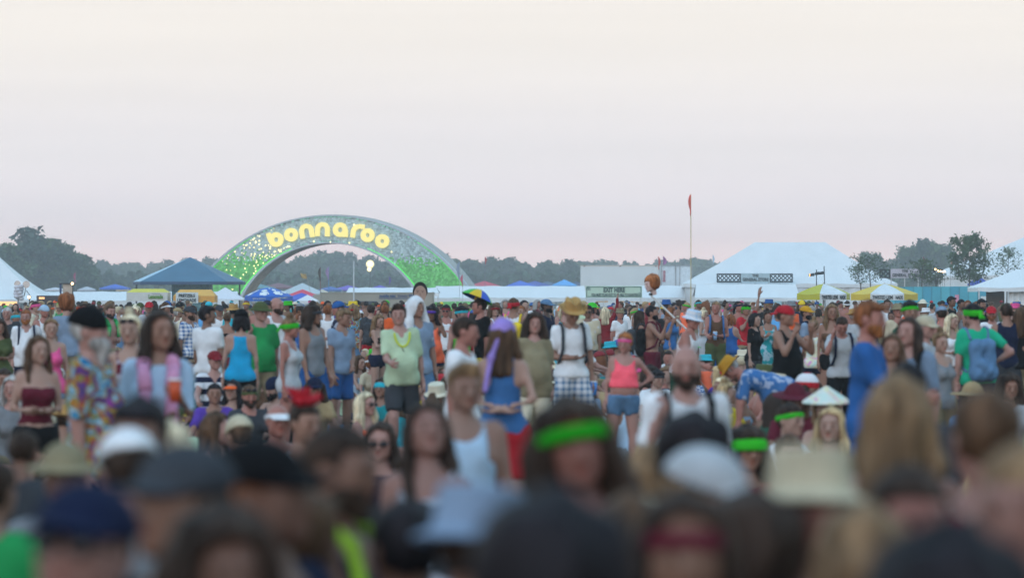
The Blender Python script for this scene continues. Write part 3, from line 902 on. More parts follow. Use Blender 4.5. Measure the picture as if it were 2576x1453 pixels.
def txt(body, x0, x1, z0, z1, y, m, parent, name='lettering', bold=0.0, local=False, rzv=0.0, spacing=1.0, lines=1.0):
    cu = bpy.data.curves.new(name, 'FONT'); cu.body = body; cu.align_x = 'CENTER'; cu.align_y = 'CENTER'
    cu.offset = bold; cu.extrude = 0.02; cu.space_character = spacing; cu.space_line = lines; cu.resolution_u = 3
    ob = bpy.data.objects.new(name + '_tmp', cu); COL.objects.link(ob)
    me = bpy.data.meshes.new_from_object(ob)
    bpy.data.objects.remove(ob); bpy.data.curves.remove(cu)
    n = len(me.vertices); co = np.zeros(n * 3, np.float32); me.vertices.foreach_get('co', co); co = co.reshape(-1, 3)
    lo, hi = co.min(0), co.max(0)
    off = Vector((0, 0, 0)) if local else parent_world(parent)
    out = np.zeros_like(co)
    out[:, 0] = x0 + (co[:, 0] - lo[0]) / (hi[0] - lo[0]) * (x1 - x0) - off.x
    out[:, 2] = z0 + (co[:, 1] - lo[1]) / (hi[1] - lo[1]) * (z1 - z0) - off.z
    out[:, 1] = y - (co[:, 2] - lo[2]) / max(hi[2] - lo[2], 1e-6) * 0.02 - off.y
    me.vertices.foreach_set('co', out.ravel()); me.update(); me.name = name
    me.materials.clear(); me.materials.append(m)
    o = bpy.data.objects.new(name, me); COL.objects.link(o); o.parent = parent
    return o
def ptxt(body, px0, px1, py0, py1, s, m, parent, dy=-.03, **k):
    """lettering placed by its picture box; py0 is the upper edge"""
    a = W(px0, py1, s); b_ = W(px1, py0, s)
    return txt(body, a.x, b_.x, a.z, b_.z, a.y + dy, m, parent, **k)

# ------------------------------------------------------------------ the entrance arch
def build_arch():
    s = 20.0; th = R(18); cs = math.cos(th)
    base = W(830, 750, s); base.z = 0
    root = empty('entrance_arch', base, 'giant glittering arch with glowing yellow word bonnaroo and green lit legs', 'arch', rz=-th)
    ro, zo = 21.4, -9.05; ri, zi = 12.65, -3.885
    fo, fi = math.acos(9.05 / ro), math.acos(3.885 / ri)
    def pt(t, r, v=0.0):
        """t along the arch -1..1, r from 0 (inner edge) to 1 (outer edge)"""
        a = Vector((ri * math.sin(t * fi) / cs, v, zi + ri * math.cos(t * fi)))
        b_ = Vector((ro * math.sin(t * fo) / cs, v, zo + ro * math.cos(t * fo)))
        p = a.lerp(b_, r); p.y = v; return p
    D = 3.0; n = 72
    def strip(mb, r0, r1, v0, v1, cap=True):
        """solid band"""
        for i in range(n):
            ta, tb = -1 + 2 * i / n, -1 + 2 * (i + 1) / n
            A = [pt(ta, r0, v0), pt(ta, r1, v0), pt(ta, r1, v1), pt(ta, r0, v1)]; B_ = [pt(tb, r0, v0), pt(tb, r1, v0), pt(tb, r1, v1), pt(tb, r0, v1)]
            mb.add(A + B_, [(0, 1, 5, 4), (1, 2, 6, 5), (2, 3, 7, 6), (3, 0, 4, 7)])
    def part(name, mb, m):
        me = bpy.data.meshes.new(name); me.from_pydata([tuple(v) for v in mb.v], [], mb.f); me.materials.append(m); me.update()
        o = bpy.data.objects.new(name, me); COL.objects.link(o); o.parent = root; return o
    b = MB(); strip(b, .03, .97, .0, D - .1); part('core', b, mat('arch_core', (.20, .25, .25), rough=.7))
    b = MB(); strip(b, .945, 1.0, -.25, D); 
    part('outer_rim', b, mat('arch_rim', (.50, .55, .58), rough=.6))
    b = MB(); strip(b, .0, .055, -.25, D); part('inner_rim', b, MATS['arch_rim'])
    b = MB(); strip(b, -.012, -.002, .15, D - .1); part('soffit', b, mat('arch_soffit_wood', (.48, .36, .24), rough=.8, noise=.35, nscale=.8))
    # side boards on the outer edge (pale slatted strip)
    b = MB(); strip(b, 1.002, 1.012, .5, D - .4); part('edge_board', b, mat('arch_edge', (.42, .42, .38), rough=.7))
    # thousands of small hanging plates: silver above, green light painted in as colour and glow below
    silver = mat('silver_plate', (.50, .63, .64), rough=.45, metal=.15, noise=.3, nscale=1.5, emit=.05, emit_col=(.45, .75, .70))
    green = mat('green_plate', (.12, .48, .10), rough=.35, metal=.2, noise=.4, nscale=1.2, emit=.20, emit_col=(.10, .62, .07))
    sets = {0: [], 1: []}
    N = 0
    step = .21
    z_top = zo + ro
    for iu in range(-120, 121):
        for iz in range(0, 62):
            u = iu * step + (iz % 2) * step * .5; z = iz * step + .15
            uu = u * cs
            r_out = math.hypot(uu, z - zo); r_in = math.hypot(uu, z - zi)
            if r_out > ro - .30 or r_in < ri + .25: continue
            grn = z + nrg.normal() * .45 + (.5 if u > 0 else 0) < 7.0
            sets[1 if grn else 0].append((u, z))
    for key, nm, m in ((0, 'silver_plates', silver), (1, 'green_glow_plates', green)):
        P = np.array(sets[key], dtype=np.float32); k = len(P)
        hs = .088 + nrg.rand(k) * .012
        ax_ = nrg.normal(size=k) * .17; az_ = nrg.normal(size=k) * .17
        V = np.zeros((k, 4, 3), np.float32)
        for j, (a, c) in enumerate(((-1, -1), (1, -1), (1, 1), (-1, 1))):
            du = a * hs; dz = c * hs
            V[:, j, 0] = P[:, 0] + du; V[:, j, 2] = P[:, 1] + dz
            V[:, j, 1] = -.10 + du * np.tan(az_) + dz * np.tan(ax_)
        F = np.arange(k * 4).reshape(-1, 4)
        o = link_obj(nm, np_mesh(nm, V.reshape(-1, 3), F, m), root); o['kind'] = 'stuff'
    # green light strips along both edges of the legs, fainter over the crown
    for nm, r0, r1, t0, t1, e in (('light_strip', .060, .085, -.98, -.30, 3), ('light_strip', .060, .085, .30, .98, 3),
                                  ('light_strip', .915, .94, -.98, -.45, 1.3), ('light_strip', .915, .94, .5, .98, 1.3)):
        b = MB()
        for i in range(40):
            ta = t0 + (t1 - t0) * i / 40; tb = t0 + (t1 - t0) * (i + .8) / 40
            b.add([pt(ta, r0, -.17), pt(tb, r0, -.17), pt(tb, r1, -.17), pt(ta, r1, -.17)], [(0, 1, 2, 3)])
        part(nm, b, mat('green_light_%d' % int(e * 10), (.1, .9, .1), emit=e * .21, emit_col=(.08, .95, .10)))['kind'] = 'stuff'
    for t0, t1 in ((-.62, .62),):
        for r0, r1 in ((.062, .076), (.918, .936)):
            b = MB()
            for i in range(60):
                if nrg.rand() < .35: continue
                ta = t0 + (t1 - t0) * i / 60; tb = t0 + (t1 - t0) * (i + .7) / 60
                b.add([pt(ta, r0, -.165), pt(tb, r0, -.165), pt(tb, r1, -.165), pt(ta, r1, -.165)], [(0, 1, 2, 3)])
            part('light_strip', b, mat('green_light_dim', (.2, .7, .45), emit=.42, emit_col=(.25, .85, .55)))['kind'] = 'stuff'
    # letters
    yel = mat('yellow_lit_letter', (.35, .26, .06), rough=.6, noise=.05, emit=.95, emit_col=(1.0, .86, .27))
    def loc(px, py): return ((px - 830) / s / cs, CAMZ + (750 - py) / s)
    def ring(b, R0, R1, a0=0, a1=360, y0=-.42, y1=-.12, n=36, c=(0, 0)):
        k = max(3, int(n * abs(a1 - a0) / 360)); vs = []
        for i in range(k + 1):
            a = R(a0 + (a1 - a0) * i / k)
            for r in (R0, R1):
                for y in (y0, y1): vs.append((c[0] + r * math.cos(a), y, c[1] + r * math.sin(a)))
        fs = []
        for i in range(k):
            q = i * 4; w = q + 4
            fs += [(q, q + 2, w + 2, w), (q + 1, w + 1, w + 3, q + 3), (q, w, w + 1, q + 1), (q + 2, q + 3, w + 3, w + 2)]
        if abs(a1 - a0) < 359: fs += [(0, 1, 3, 2), (k * 4, k * 4 + 2, k * 4 + 3, k * 4 + 1)]
        b.add(vs, fs)
    def bar(b, x0, x1, z0, z1): b.box(x0, x1, -.418, -.122, z0, z1)
    # picture centres measured on the photograph
    spec = [('b', 694, 602, 20), ('o', 732.5, 590, 7), ('n', 772, 581, 9), ('n', 813, 577, -1), ('a', 858, 578, -3), ('r', 901, 582, -9), ('o', 928, 592, -14), ('o', 965, 607, -22)]
    for ch, px, py, rot in spec:
        b = MB(); Ro = .86; Ri = .29; w = .56
        if ch == 'b': ring(b, Ri + .03, Ro + .06); bar(b, -.96, -.45, 0, 1.12)
        if ch == 'o': ring(b, Ri, Ro)
        if ch == 'n': ring(b, .36, .90, 0, 180, c=(0, .02)); bar(b, -.90, -.36, -.85, .02); bar(b, .36, .90, -.85, .02)
        if ch == 'a': ring(b, Ri + .05, Ro + .04); bar(b, .42, .98, -.88, .0)
        if ch == 'r': ring(b, .50, 1.06, 95, 180, c=(.32, -.12)); bar(b, -.74, -.18, -.85, -.12); bar(b, .30, .85, .38, .94)
        cx, cz = loc(px, py); a = R(rot); ca, sa = math.cos(a), math.sin(a)
        b.v = [((x * ca - z * sa) / cs + cx, y, x * sa + z * ca + cz) for x, y, z in b.v]
        part('letter', b, yel)
    # scattered round bulbs, most of them on the left leg
    bulb = MB(); bulb.ellipsoid((0, 0, 0), (.10, .06, .10), 8, 5)
    bm_ = bpy.data.meshes.new('bulb'); bm_.from_pydata(bulb.v, [], bulb.f); bm_.materials.append(mat('bulb_light', (1, .9, .5), emit=1.9, emit_col=(1, .80, .34)))
    spots = [(645.5, 571), (663, 581), (608, 671), (627, 671)]
    k = 0
    while k < 95:
        t = -.30 - abs(nrg.normal()) * .26; r = .10 + .80 * nrg.rand()
        if t < -.93: continue
        p = pt(t, r)
        if p.z < 2.6 or (t > -.40 and .2 < r < .85): continue
        o = link_obj('bulb', bm_, root); o.location = (p.x, -.22, p.z); sc = .45 + nrg.rand() * .55; o.scale = (sc, 1, sc); k += 1
    for px, py in ((818, 565), (893, 566), (855, 569), (833, 609), (881, 611), (724, 620), (988, 634), (790, 607), (700, 628), (704, 631)):
        cx, cz = loc(px, py); o = link_obj('bulb', bm_, root); o.location = (cx, -.22, cz)
    return root
build_arch()

# ------------------------------------------------------------------ trees
leaf_mats = [mat('leaf_green_%d' % i, c, rough=.75, noise=.35, nscale=.5) for i, c in
             enumerate([(.040, .085, .045), (.060, .115, .045), (.032, .070, .045), (.080, .135, .050)])]
bark = mat('bark', (.09, .07, .05), rough=.9, noise=.3)
def crown_mesh(name, seed, rx_, rz_, nblob, nleaf, ls, m, ragged=.25):
    r = np.random.RandomState(seed)
    blobs = []
    for i in range(nblob):
        a = r.rand() * 6.283; q = r.rand() ** .5; h = r.rand()
        prof = math.sin(math.pi * (0.12 + .80 * h)) ** .7
        blobs.append((math.cos(a) * q * rx_ * .75 * prof, math.sin(a) * q * rx_ * .75 * prof, h * rz_ * .86 + .1 * rz_, (.22 + .20 * r.rand()) * rx_))
    blobs = np.array(blobs)
    w = blobs[:, 3] ** 2; idx = r.choice(nblob, nleaf, p=w / w.sum())
    B = blobs[idx]
    d = r.normal(size=(nleaf, 3)); d /= np.linalg.norm(d, axis=1)[:, None]
    rad = B[:, 3] * (r.rand(nleaf) ** .35) * (1 + ragged * r.normal(size=nleaf) * .5)
    C = B[:, :3] + d * rad[:, None] * np.array([1, 1, .85])
    a = r.normal(size=(nleaf, 3)); a /= np.linalg.norm(a, axis=1)[:, None]
    n2 = r.normal(size=(nleaf, 3)); bb = np.cross(a, n2); bb /= np.linalg.norm(bb, axis=1)[:, None]
    sz = ls * (.6 + .8 * r.rand(nleaf))[:, None]
    V = np.stack([C - a * sz, C - bb * sz * .6, C + a * sz, C + bb * sz * .6], 1).reshape(-1, 3)
    return np_mesh(name, V, np.arange(nleaf * 4).reshape(-1, 4), m)
crowns = [crown_mesh('crown', 100 + i, 4.6, 9.5, 26, 4200, .36, leaf_mats[i % 4], .3) for i in range(6)]
trunk_me = None
def trunk_mesh(h, r0, seed, limbs=6):
    b = MB(); rr = random.Random(seed)
    b.tube((0, 0, 0), (0.1, 0, h * .35), r0, r0 * .8, 8); b.tube((.1, 0, h * .35), (0, .1, h * .75), r0 * .8, r0 * .35, 8)
    for k in range(limbs):
        a = k * 2.4 + rr.random(); z = h * (.28 + .45 * k / limbs)
        b.tube((0.05, 0, z), (math.cos(a) * h * .25, math.sin(a) * h * .25, z + h * .22), r0 * .4, r0 * .12, 6)
    me = bpy.data.meshes.new('trunk'); me.from_pydata([tuple(v) for v in b.v], [], b.f); me.materials.append(bark); return me
trunk_me = trunk_mesh(10, .28, 3)
def tree(px, ptop, s, ci, label, group=None, wscale=1.0, dy=0.0):
    p = W(px, 750, s, dy); h = (HORIZON - ptop) / s + CAMZ
    sc = h / 11.5
    root = empty('broadleaf_tree', (p.x, p.y, 0), label, 'tree', group, rz=ci * 1.3 + px)
    t = link_obj('trunk', trunk_me, root); t.scale = (sc, sc, sc)
    c = link_obj('crown', crowns[ci % len(crowns)], root); c.scale = (sc * wscale, sc * wscale, sc * 1.04); c.location = (0, 0, 1.2 * sc)
    return root
ORD = ['first', 'second', 'third', 'fourth', 'fifth', 'sixth', 'seventh', 'eighth', 'ninth', 'tenth', 'eleventh', 'twelfth', 'thirteenth', 'fourteenth', 'fifteenth', 'sixteenth']
tl = [(182, 668), (205, 660), (232, 654), (262, 660), (292, 657), (322, 655), (350, 661), (378, 660), (405, 652), (430, 650), (458, 643), (486, 652), (512, 650), (538, 648), (566, 655), (600, 662)]
for i, (px, pt_) in enumerate(tl):
    tree(px, pt_, 8.0, i, ORD[i] + ' far wood tree counting right from the dark left clump', 'trees of the far wood', 1.0, nrg.rand() * 60)
for i, (px, pt_) in enumerate([(632, 668), (660, 672), (688, 652), (716, 655), (742, 652), (768, 640), (793, 628), (822, 626), (850, 628), (878, 640), (906, 644), (932, 650), (960, 655), (990, 662), (1020, 655), (1050, 665)]):
    tree(px, pt_, 9.0, i + 2, ORD[i] + ' wood tree from the left among those in the arch opening', 'trees of the far wood', 1.12, nrg.rand() * 50)
for i, (px, pt_) in enumerate([(1080, 640), (1108, 637), (1138, 648), (1165, 646), (1192, 644), (1222, 648), (1250, 652), (1275, 646), (1300, 660), (1325, 662), (1352, 668), (1380, 663), (1405, 658), (1432, 654), (1458, 652)]):
    tree(px, pt_, 10.0, i + 1, ORD[i] + ' wood tree from the arch towards the white trailer', 'trees of the far wood', 1.05, nrg.rand() * 50)
for i, (px, pt_) in enumerate([(1490, 660), (1520, 655), (1550, 656), (1582, 661), (1612, 664), (1642, 660), (1672, 660), (1700, 656), (1728, 650), (1755, 646), (1785, 650), (1815, 655)]):
    tree(px, pt_, 7.6, i, ORD[i] + ' wood tree from the left of those behind the white trailer', 'trees of the far wood', 1.1, nrg.rand() * 40)
for i, (px, pt_) in enumerate([(2185, 648), (2205, 632), (2228, 642), (2250, 654)]):
    tree(px, pt_, 11.0, i, ORD[i] + ' tree from the left behind the huge tent right slope', 'trees behind the big tent', .9, nrg.rand() * 30)
tree(2292, 620, 12.0, 1, 'dense tall tree of the clump behind the second shop sign, left side of the clump', 'clump of tall trees')
tree(2318, 604, 12.0, 2, 'tallest tree of the clump behind the second shop sign', 'clump of tall trees')
tree(2348, 606, 12.0, 3, 'dense tall tree in the middle of the clump behind the second shop sign', 'clump of tall trees')
tree(2378, 622, 12.0, 0, 'dense tall tree at the right of the clump behind the second shop sign', 'clump of tall trees')
for i, (px, pt_) in enumerate([(2275, 655), (2405, 660), (2432, 668), (2465, 672), (2500, 675), (2540, 678)]):
    tree(px, pt_, 11.0, i, ORD[i] + ' low skyline tree from the left behind the shop tents', 'low trees on the right skyline', 1.1, nrg.rand() * 30)
big = [(-12, 622, 14), (30, 612, 14), (52, 573, 14), (85, 588, 14), (118, 596, 14), (148, 618, 14), (22, 640, 13.5), (70, 632, 13.5), (112, 632, 13.5), (160, 645, 13.5)]
blab = ['dark bushy tree cut by the left picture edge, above the white tent', 'dark tree beside the tallest one of the left clump', 'tallest dark tree of the left clump with airy ragged top',
        'broad dark tree in the middle of the left clump', 'dark tree stepping down at the right of the left clump', 'dark outermost tree on the right edge of the left clump',
        'low dark tree at the foot of the left clump, above the tent slope', 'low dark tree at the foot of the left clump, in its middle', 'low dark tree at the foot of the left clump, above the small flag', 'low dark tree beside the gap between left clump and far wood']
for i, (px, pt_, s_) in enumerate(big):
    tree(px, pt_, s_, i, blab[i], 'dark clump of trees at the left', 1.25, i * 3.0)
# the wood behind and under the single trees reads as one mass
def wood():
    r = np.random.RandomState(5); out = []
    segs = [(120, 620, 672, 7.8, 1400), (600, 1080, 672, 8.7, 1500), (1060, 1500, 668, 9.6, 1500), (1460, 1900, 666, 7.4, 1300), (2150, 2600, 676, 10.5, 1300), (-60, 190, 650, 13.4, 1200), (150, 1900, 694, 11.5, 5200)]
    V = []
    for x0, x1, yt, s, n in segs:
        n = n * 4
        px = x0 + r.rand(n) * (x1 - x0)
        top = yt + 7 * np.sin(px * .09) + 5 * np.sin(px * .23 + 1) + 3 * np.sin(px * .55)
        py = top + (748 - top) * r.rand(n) ** 1.2
        d = FPX / s + 6 + r.rand(n) * 10
        C = np.stack([(px - 1288) / s, d, CAMZ + (750 - py) / s], 1)
        a = r.normal(size=(n, 3)); a /= np.linalg.norm(a, axis=1)[:, None]
        bb = np.cross(a, r.normal(size=(n, 3))); bb /= np.linalg.norm(bb, axis=1)[:, None]
        sz = (.55 + .5 * r.rand(n))[:, None]
        V.append(np.stack([C - a * sz, C - bb * sz * .7, C + a * sz, C + bb * sz * .7], 1).reshape(-1, 3))
    V = np.concatenate(V)
    o = link_obj('wood', np_mesh('wood', V, np.arange(len(V)).reshape(-1, 4), leaf_mats[0])); o['kind'] = 'stuff'
    tag(o, 'dense green wood filling in behind the single trees', 'wood')
wood()

# young planted trees: trunk, branches and leaves
def sapling(px, ptop, pbase, s, wpx, nleaf, label, lean=0.0, seed=1, lsz=.11, col=1):
    p = W(px, 750, s); ztop = CAMZ + (750 - ptop) / s; wd = wpx / s
    root = empty('young_tree', (p.x, p.y, 0), label, 'tree', 'young trees planted by the turquoise fence')
    rr = random.Random(seed); b = MB(); tips = []
    zc = CAMZ + (750 - pbase) / s
    b.tube((0, 0, 0), (lean * .3, 0, zc), .07, .06, 7); b.tube((lean * .3, 0, zc), (lean, 0, ztop * .93), .06, .015, 7)
    nb = 22
    for k in range(nb):
        f = k / nb; z = zc + (ztop - zc) * f * .92; a = k * 2.4 + rr.random() * .6
        L = wd * .5 * math.sin(math.pi * (.22 + .72 * f)) * (.75 + .5 * rr.random())
        e = Vector((lean * (.3 + .7 * f) + math.cos(a) * L, math.sin(a) * L, z + L * (.35 + .3 * rr.random())))
        st = Vector((lean * (.3 + .7 * f), 0, z)); b.tube(st, e, .022, .006, 5)
        for q in range(5):
            m_ = st.lerp(e, .35 + .65 * q / 4); tips.append(m_)
            e2 = m_ + Vector((rr.uniform(-1, 1), rr.uniform(-1, 1), rr.uniform(-.2, .7))) * L * .28; b.tube(m_, e2, .007, .003, 4); tips.append(e2)
    b.v = [tuple(Vector(v) + Vector((p.x, p.y, 0))) for v in b.v]
    b.build('trunk', bark, root)
    r = np.random.RandomState(seed); T_ = np.array([tuple(t) for t in tips]); C = T_[r.randint(len(T_), size=nleaf)] + r.normal(size=(nleaf, 3)) * wd * .045
    a = r.normal(size=(nleaf, 3)); a /= np.linalg.norm(a, axis=1)[:, None]
    bb = np.cross(a, r.normal(size=(nleaf, 3))); bb /= np.linalg.norm(bb, axis=1)[:, None]
    sz = lsz * (.6 + .7 * r.rand(nleaf))[:, None]
    V = np.stack([C - a * sz, C - bb * sz * .5, C + a * sz, C + bb * sz * .5], 1).reshape(-1, 3)
    link_obj('crown', np_mesh('crown', V, np.arange(nleaf * 4).reshape(-1, 4), leaf_mats[col]), root)
sapling(2192, 645, 712, 28, 105, 560, 'thin young tree with sparse leaves in front of the big tent right end', -.3, 7, .12)
sapling(2170, 668, 716, 28, 60, 220, 'spindly low sapling beside the big tent eave, left of all saplings', -.6, 9, .11)
sapling(2318, 655, 716, 28, 75, 600, 'small young tree hiding the end of the second shop sign', .1, 8, .12, 3)
sapling(2437, 590, 712, 28, 110, 3000, 'tall leafy young tree standing above the turquoise fence', .15, 10, .155, 1)
sapling(2532, 622, 712, 28, 85, 560, 'thin young tree before the far right tent slope', .2, 12, .12, 3)
sapling(2355, 690, 716, 28, 50, 260, 'small leafy shrub like sapling right of the second shop sign', .0, 14, .11, 3)

# ------------------------------------------------------------------ tents
def hip_tent(name, x0, x1, y0, y1, zeave, rx0, rx1, zr, label, cat='tent', pw=1.22, m=None, poles=True, val=.45, scallop=.06, walls=False, group=None):
    m = m or white_vinyl
    yc = (y0 + y1) / 2
    root = empty(name, ((x0 + x1) / 2, yc, 0), label, cat, group)
    b = MB()
    def side(A, B_, C_, D_, nu, nv=8):
        A, B_, C_, D_ = map(Vector, (A, B_, C_, D_)); vs = []
        for j in range(nv + 1):
            t = j / nv
            for i in range(nu + 1):
                f = i / nu
                p = A.lerp(B_, f).lerp(D_.lerp(C_, f), t)
                p.z = zeave + (zr - zeave) * t ** pw - scallop * abs(math.sin(math.pi * f * nu / 4)) * (1 - t) * 2
                vs.append(p)
        fs = [(j * (nu + 1) + i, j * (nu + 1) + i + 1, (j + 1) * (nu + 1) + i + 1, (j + 1) * (nu + 1) + i) for j in range(nv) for i in range(nu)]
        b.add(vs, fs)
    r0 = (rx0, yc, zr); r1 = (rx1, yc, zr)
    nx = max(8, int((x1 - x0) / 3) * 4)
    side((x0, y0, zeave), (x1, y0, zeave), r1, r0, nx)
    side((x1, y1, zeave), (x0, y1, zeave), r0, r1, nx)
    side((x0, y1, zeave), (x0, y0, zeave), r0, r0, 12)
    side((x1, y0, zeave), (x1, y1, zeave), r1, r1, 12)
    o = b.build('roof', m, root); o.modifiers.new('t', 'SOLIDIFY').thickness = .02
    b = MB()
    def vline(A, B_, n):
        A = Vector(A); B_ = Vector(B_); vs = []
        for i in range(n + 1):
            p = A.lerp(B_, i / n); sag = scallop * abs(math.sin(math.pi * i / 4)) * 2
            vs += [(p.x, p.y, p.z - sag + .01), (p.x, p.y, p.z - val - .06 * abs(math.sin(i * 1.7)))]
        b.add(vs, [(2 * i, 2 * i + 1, 2 * i + 3, 2 * i + 2) for i in range(n)])
    e = .02
    vline((x0 - e, y0 - e, zeave), (x1 + e, y0 - e, zeave), nx); vline((x0 - e, y0 - e, zeave), (x0 - e, y1, zeave), 12); vline((x1 + e, y0 - e, zeave), (x1 + e, y1, zeave), 12)
    b.build('valance', m, root)
    if poles:
        k = max(2, int((x1 - x0) / 4.5) + 1)
        for i in range(k):
            b = MB(); xx = x0 + .05 + (x1 - x0 - .1) * i / (k - 1); b.tube((xx, y0 + .05, 0), (xx, y0 + .05, zeave - .02), .04, .04, 8); b.build('pole', pole_mat, root)
    if walls:
        b = MB(); vs = []
        n = 40
        for i in range(n + 1):
            xx = x0 + (x1 - x0) * i / n; yy = y0 + .15 + .10 * math.sin(i * 1.9); vs += [(xx, yy, 0.02), (xx, yy, zeave - .05)]
        b.add(vs, [(2 * i, 2 * i + 2, 2 * i + 3, 2 * i + 1) for i in range(n)])
        b.build('side_wall', m, root)
    return root
def X(px, s): return (px - 1288) / s
def Z(py, s): return CAMZ + (750 - py) / s

# big store tent
s = 24.0; D_ = FPX / s
hip_tent('big_tent', X(1725, s), X(2262, s), D_ + 2, D_ + 16, Z(712, s), X(1903, s * .985), X(2082, s * .985), Z(608, s * .985), 'huge white peaked tent behind the shop signs', walls=True, pw=1.12, val=.4, scallop=.05)
# far right big tent, cut by the picture edge
s = 22.0; D_ = FPX / s
hip_tent('big_tent', X(2375, s), X(2960, s), D_ + 6, D_ + 20, Z(690, s), X(2595, s * .98), X(2760, s * .98), Z(592, s * .98), 'huge white tent rising out of the right picture edge', walls=True, pw=1.1, val=.4)
# far left big tent with a swept peak
s = 30.0; D_ = FPX / s
hip_tent('big_tent', X(-190, s), X(128, s), D_, D_ + 10, Z(760, s) + .25, X(-55, s), X(-42, s), Z(625, s), 'white peaked tent sweeping down from the left picture edge', pw=1.42, val=.25, scallop=.03)
# right front white tent with side wall
s = 44.0; D_ = FPX / s
hip_tent('frame_tent', X(2461, s), X(2690, s), D_, D_ + 5, Z(722, s), X(2574, s), X(2580, s), Z(676, s), 'white frame tent with hanging side wall at the right edge', val=.22, scallop=.03, pw=1.05)
b = MB(); vs = []
rt = empty('tent_curtain', (X(2560, s), D_ + .3, 0), 'white gathered tent curtain hanging at the right edge', 'curtain')
for i in range(41):
    f = i / 40; xx = X(2539 + 120 * f, s); vs += [(xx, D_ + .35 + .09 * math.sin(i * 1.3), .02), (xx, D_ + .35 + .05 * math.sin(i * 1.3), Z(724, s))]
b.add(vs, [(2 * i, 2 * i + 2, 2 * i + 3, 2 * i + 1) for i in range(40)]); b.build('fabric', white_vinyl, rt)
b = MB(); b.box(X(2492, s), X(2538, s), D_ + 2.0, D_ + 2.1, 0.02, Z(728, s)); q = b.build('back_board', mat('brown_board', (.16, .11, .07), rough=.8)); tag(q, 'brown board wall inside the right white frame tent', 'board')

def long_tent(name, p0, p1, ptop, peave, s, label, depth=6.0, slope=.35, m=None, n_pole=8, val=.5):
    """long low frame tent: a near-vertical high front flap below a sloping roof"""
    D_ = FPX / s; m = m or white_vinyl
    x0, x1 = X(p0, s), X(p1, s); zt, ze = Z(ptop, s), Z(peave, s)
    root = empty(name, ((x0 + x1) / 2, D_ + depth / 2, 0), label, 'tent')
    n = max(10, int((x1 - x0) / 1.2)); b = MB(); vs = []
    rows = [(0, ze), (.05, ze + (zt - ze) * .12), (depth * .5, zt)]
    nv = 6
    for j in range(nv + 1):
        t = j / nv
        for i in range(n + 1):
            f = i / n; hipx = (x1 - x0) * f
            ins = depth * .5 * t * .1
            xx = x0 + ins + (x1 - x0 - 2 * ins) * f
            zz = ze + (zt - ze) * t ** 1.06 - .05 * abs(math.sin(math.pi * i / 5)) * math.sin(math.pi * t) - .03 * math.sin(i * 2.3 + j)
            vs.append((xx, D_ + depth * .5 * t, zz))
    fs = [(j * (n + 1) + i, j * (n + 1) + i + 1, (j + 1) * (n + 1) + i + 1, (j + 1) * (n + 1) + i) for j in range(nv) for i in range(n)]
    b.add(vs, fs)
    rv = [(x, 2 * D_ + depth - y, z) for x, y, z in vs]; b.add(rv, [f[::-1] for f in fs])
    b.build('roof', m, root)
    b = MB(); vs = []
    for i in range(n + 1):
        xx = x0 + (x1 - x0) * i / n; sc = .05 * abs(math.sin(math.pi * i / 5)); vs += [(xx, D_ - .02, ze + .0), (xx, D_ - .03 + .04 * math.sin(i * 1.1), ze - val + sc + .04 * math.sin(i * .7))]
    b.add(vs, [(2 * i, 2 * i + 1, 2 * i + 3, 2 * i + 2) for i in range(n)]); b.build('valance', m, root)
    for i in range(n_pole):
        b = MB(); xx = x0 + .1 + (x1 - x0 - .2) * i / (n_pole - 1); b.tube((xx, D_ + .08, 0), (xx, D_ + .08, ze), .045, .045, 8); b.build('pole', pole_mat, root)
    return root
long_tent('market_tent', 85, 600, 733, 756, 26, 'long low white tent behind the lemonade stalls on the left')
long_tent('market_tent', 1088, 1478, 719, 749, 24, 'long low white tent between the beige container and the exit banner', val=.45)
long_tent('market_tent', 1479, 1746, 718, 749, 23.6, 'long low white tent behind the exit banner, below the white trailer', val=.40)
long_tent('market_tent', 1747, 2014, 714, 749, 24.2, 'long low white tent in front of the huge peaked tent', val=.40)
# warm stall lights and bunting under the long tents
warm_inside = mat('amber_fabric', (.55, .30, .10), rough=.8, emit=.10, emit_col=(1, .55, .25))
for i, (a, c, z_, lb) in enumerate([(1500, 1530, 756, 'amber bunting under the exit banner tent, left end'), (1560, 1640, 756, 'amber bunting under the exit banner tent, middle'), (1690, 1742, 752, 'orange lit stall opening beside the exit banner tent'),
                                    (1800, 1990, 757, 'amber bunting below the tent in front of the huge tent')]):
    b = MB(); st = FPX / 23.2 + 1.2; n = 12
    vs = []
    for k in range(n + 1):
        px = a + (c - a) * k / n; vs += [(X(px, 23.2), st, Z(z_ - 3, 23.2)), (X(px, 23.2), st, Z(z_ + 3 + (4 if i == 2 else 0) + 2 * (k % 2), 23.2))]
    b.add(vs, [(2 * k, 2 * k + 1, 2 * k + 3, 2 * k + 2) for k in range(n)])
    q = b.build('bunting', warm_inside); tag(q, lb, 'bunting')

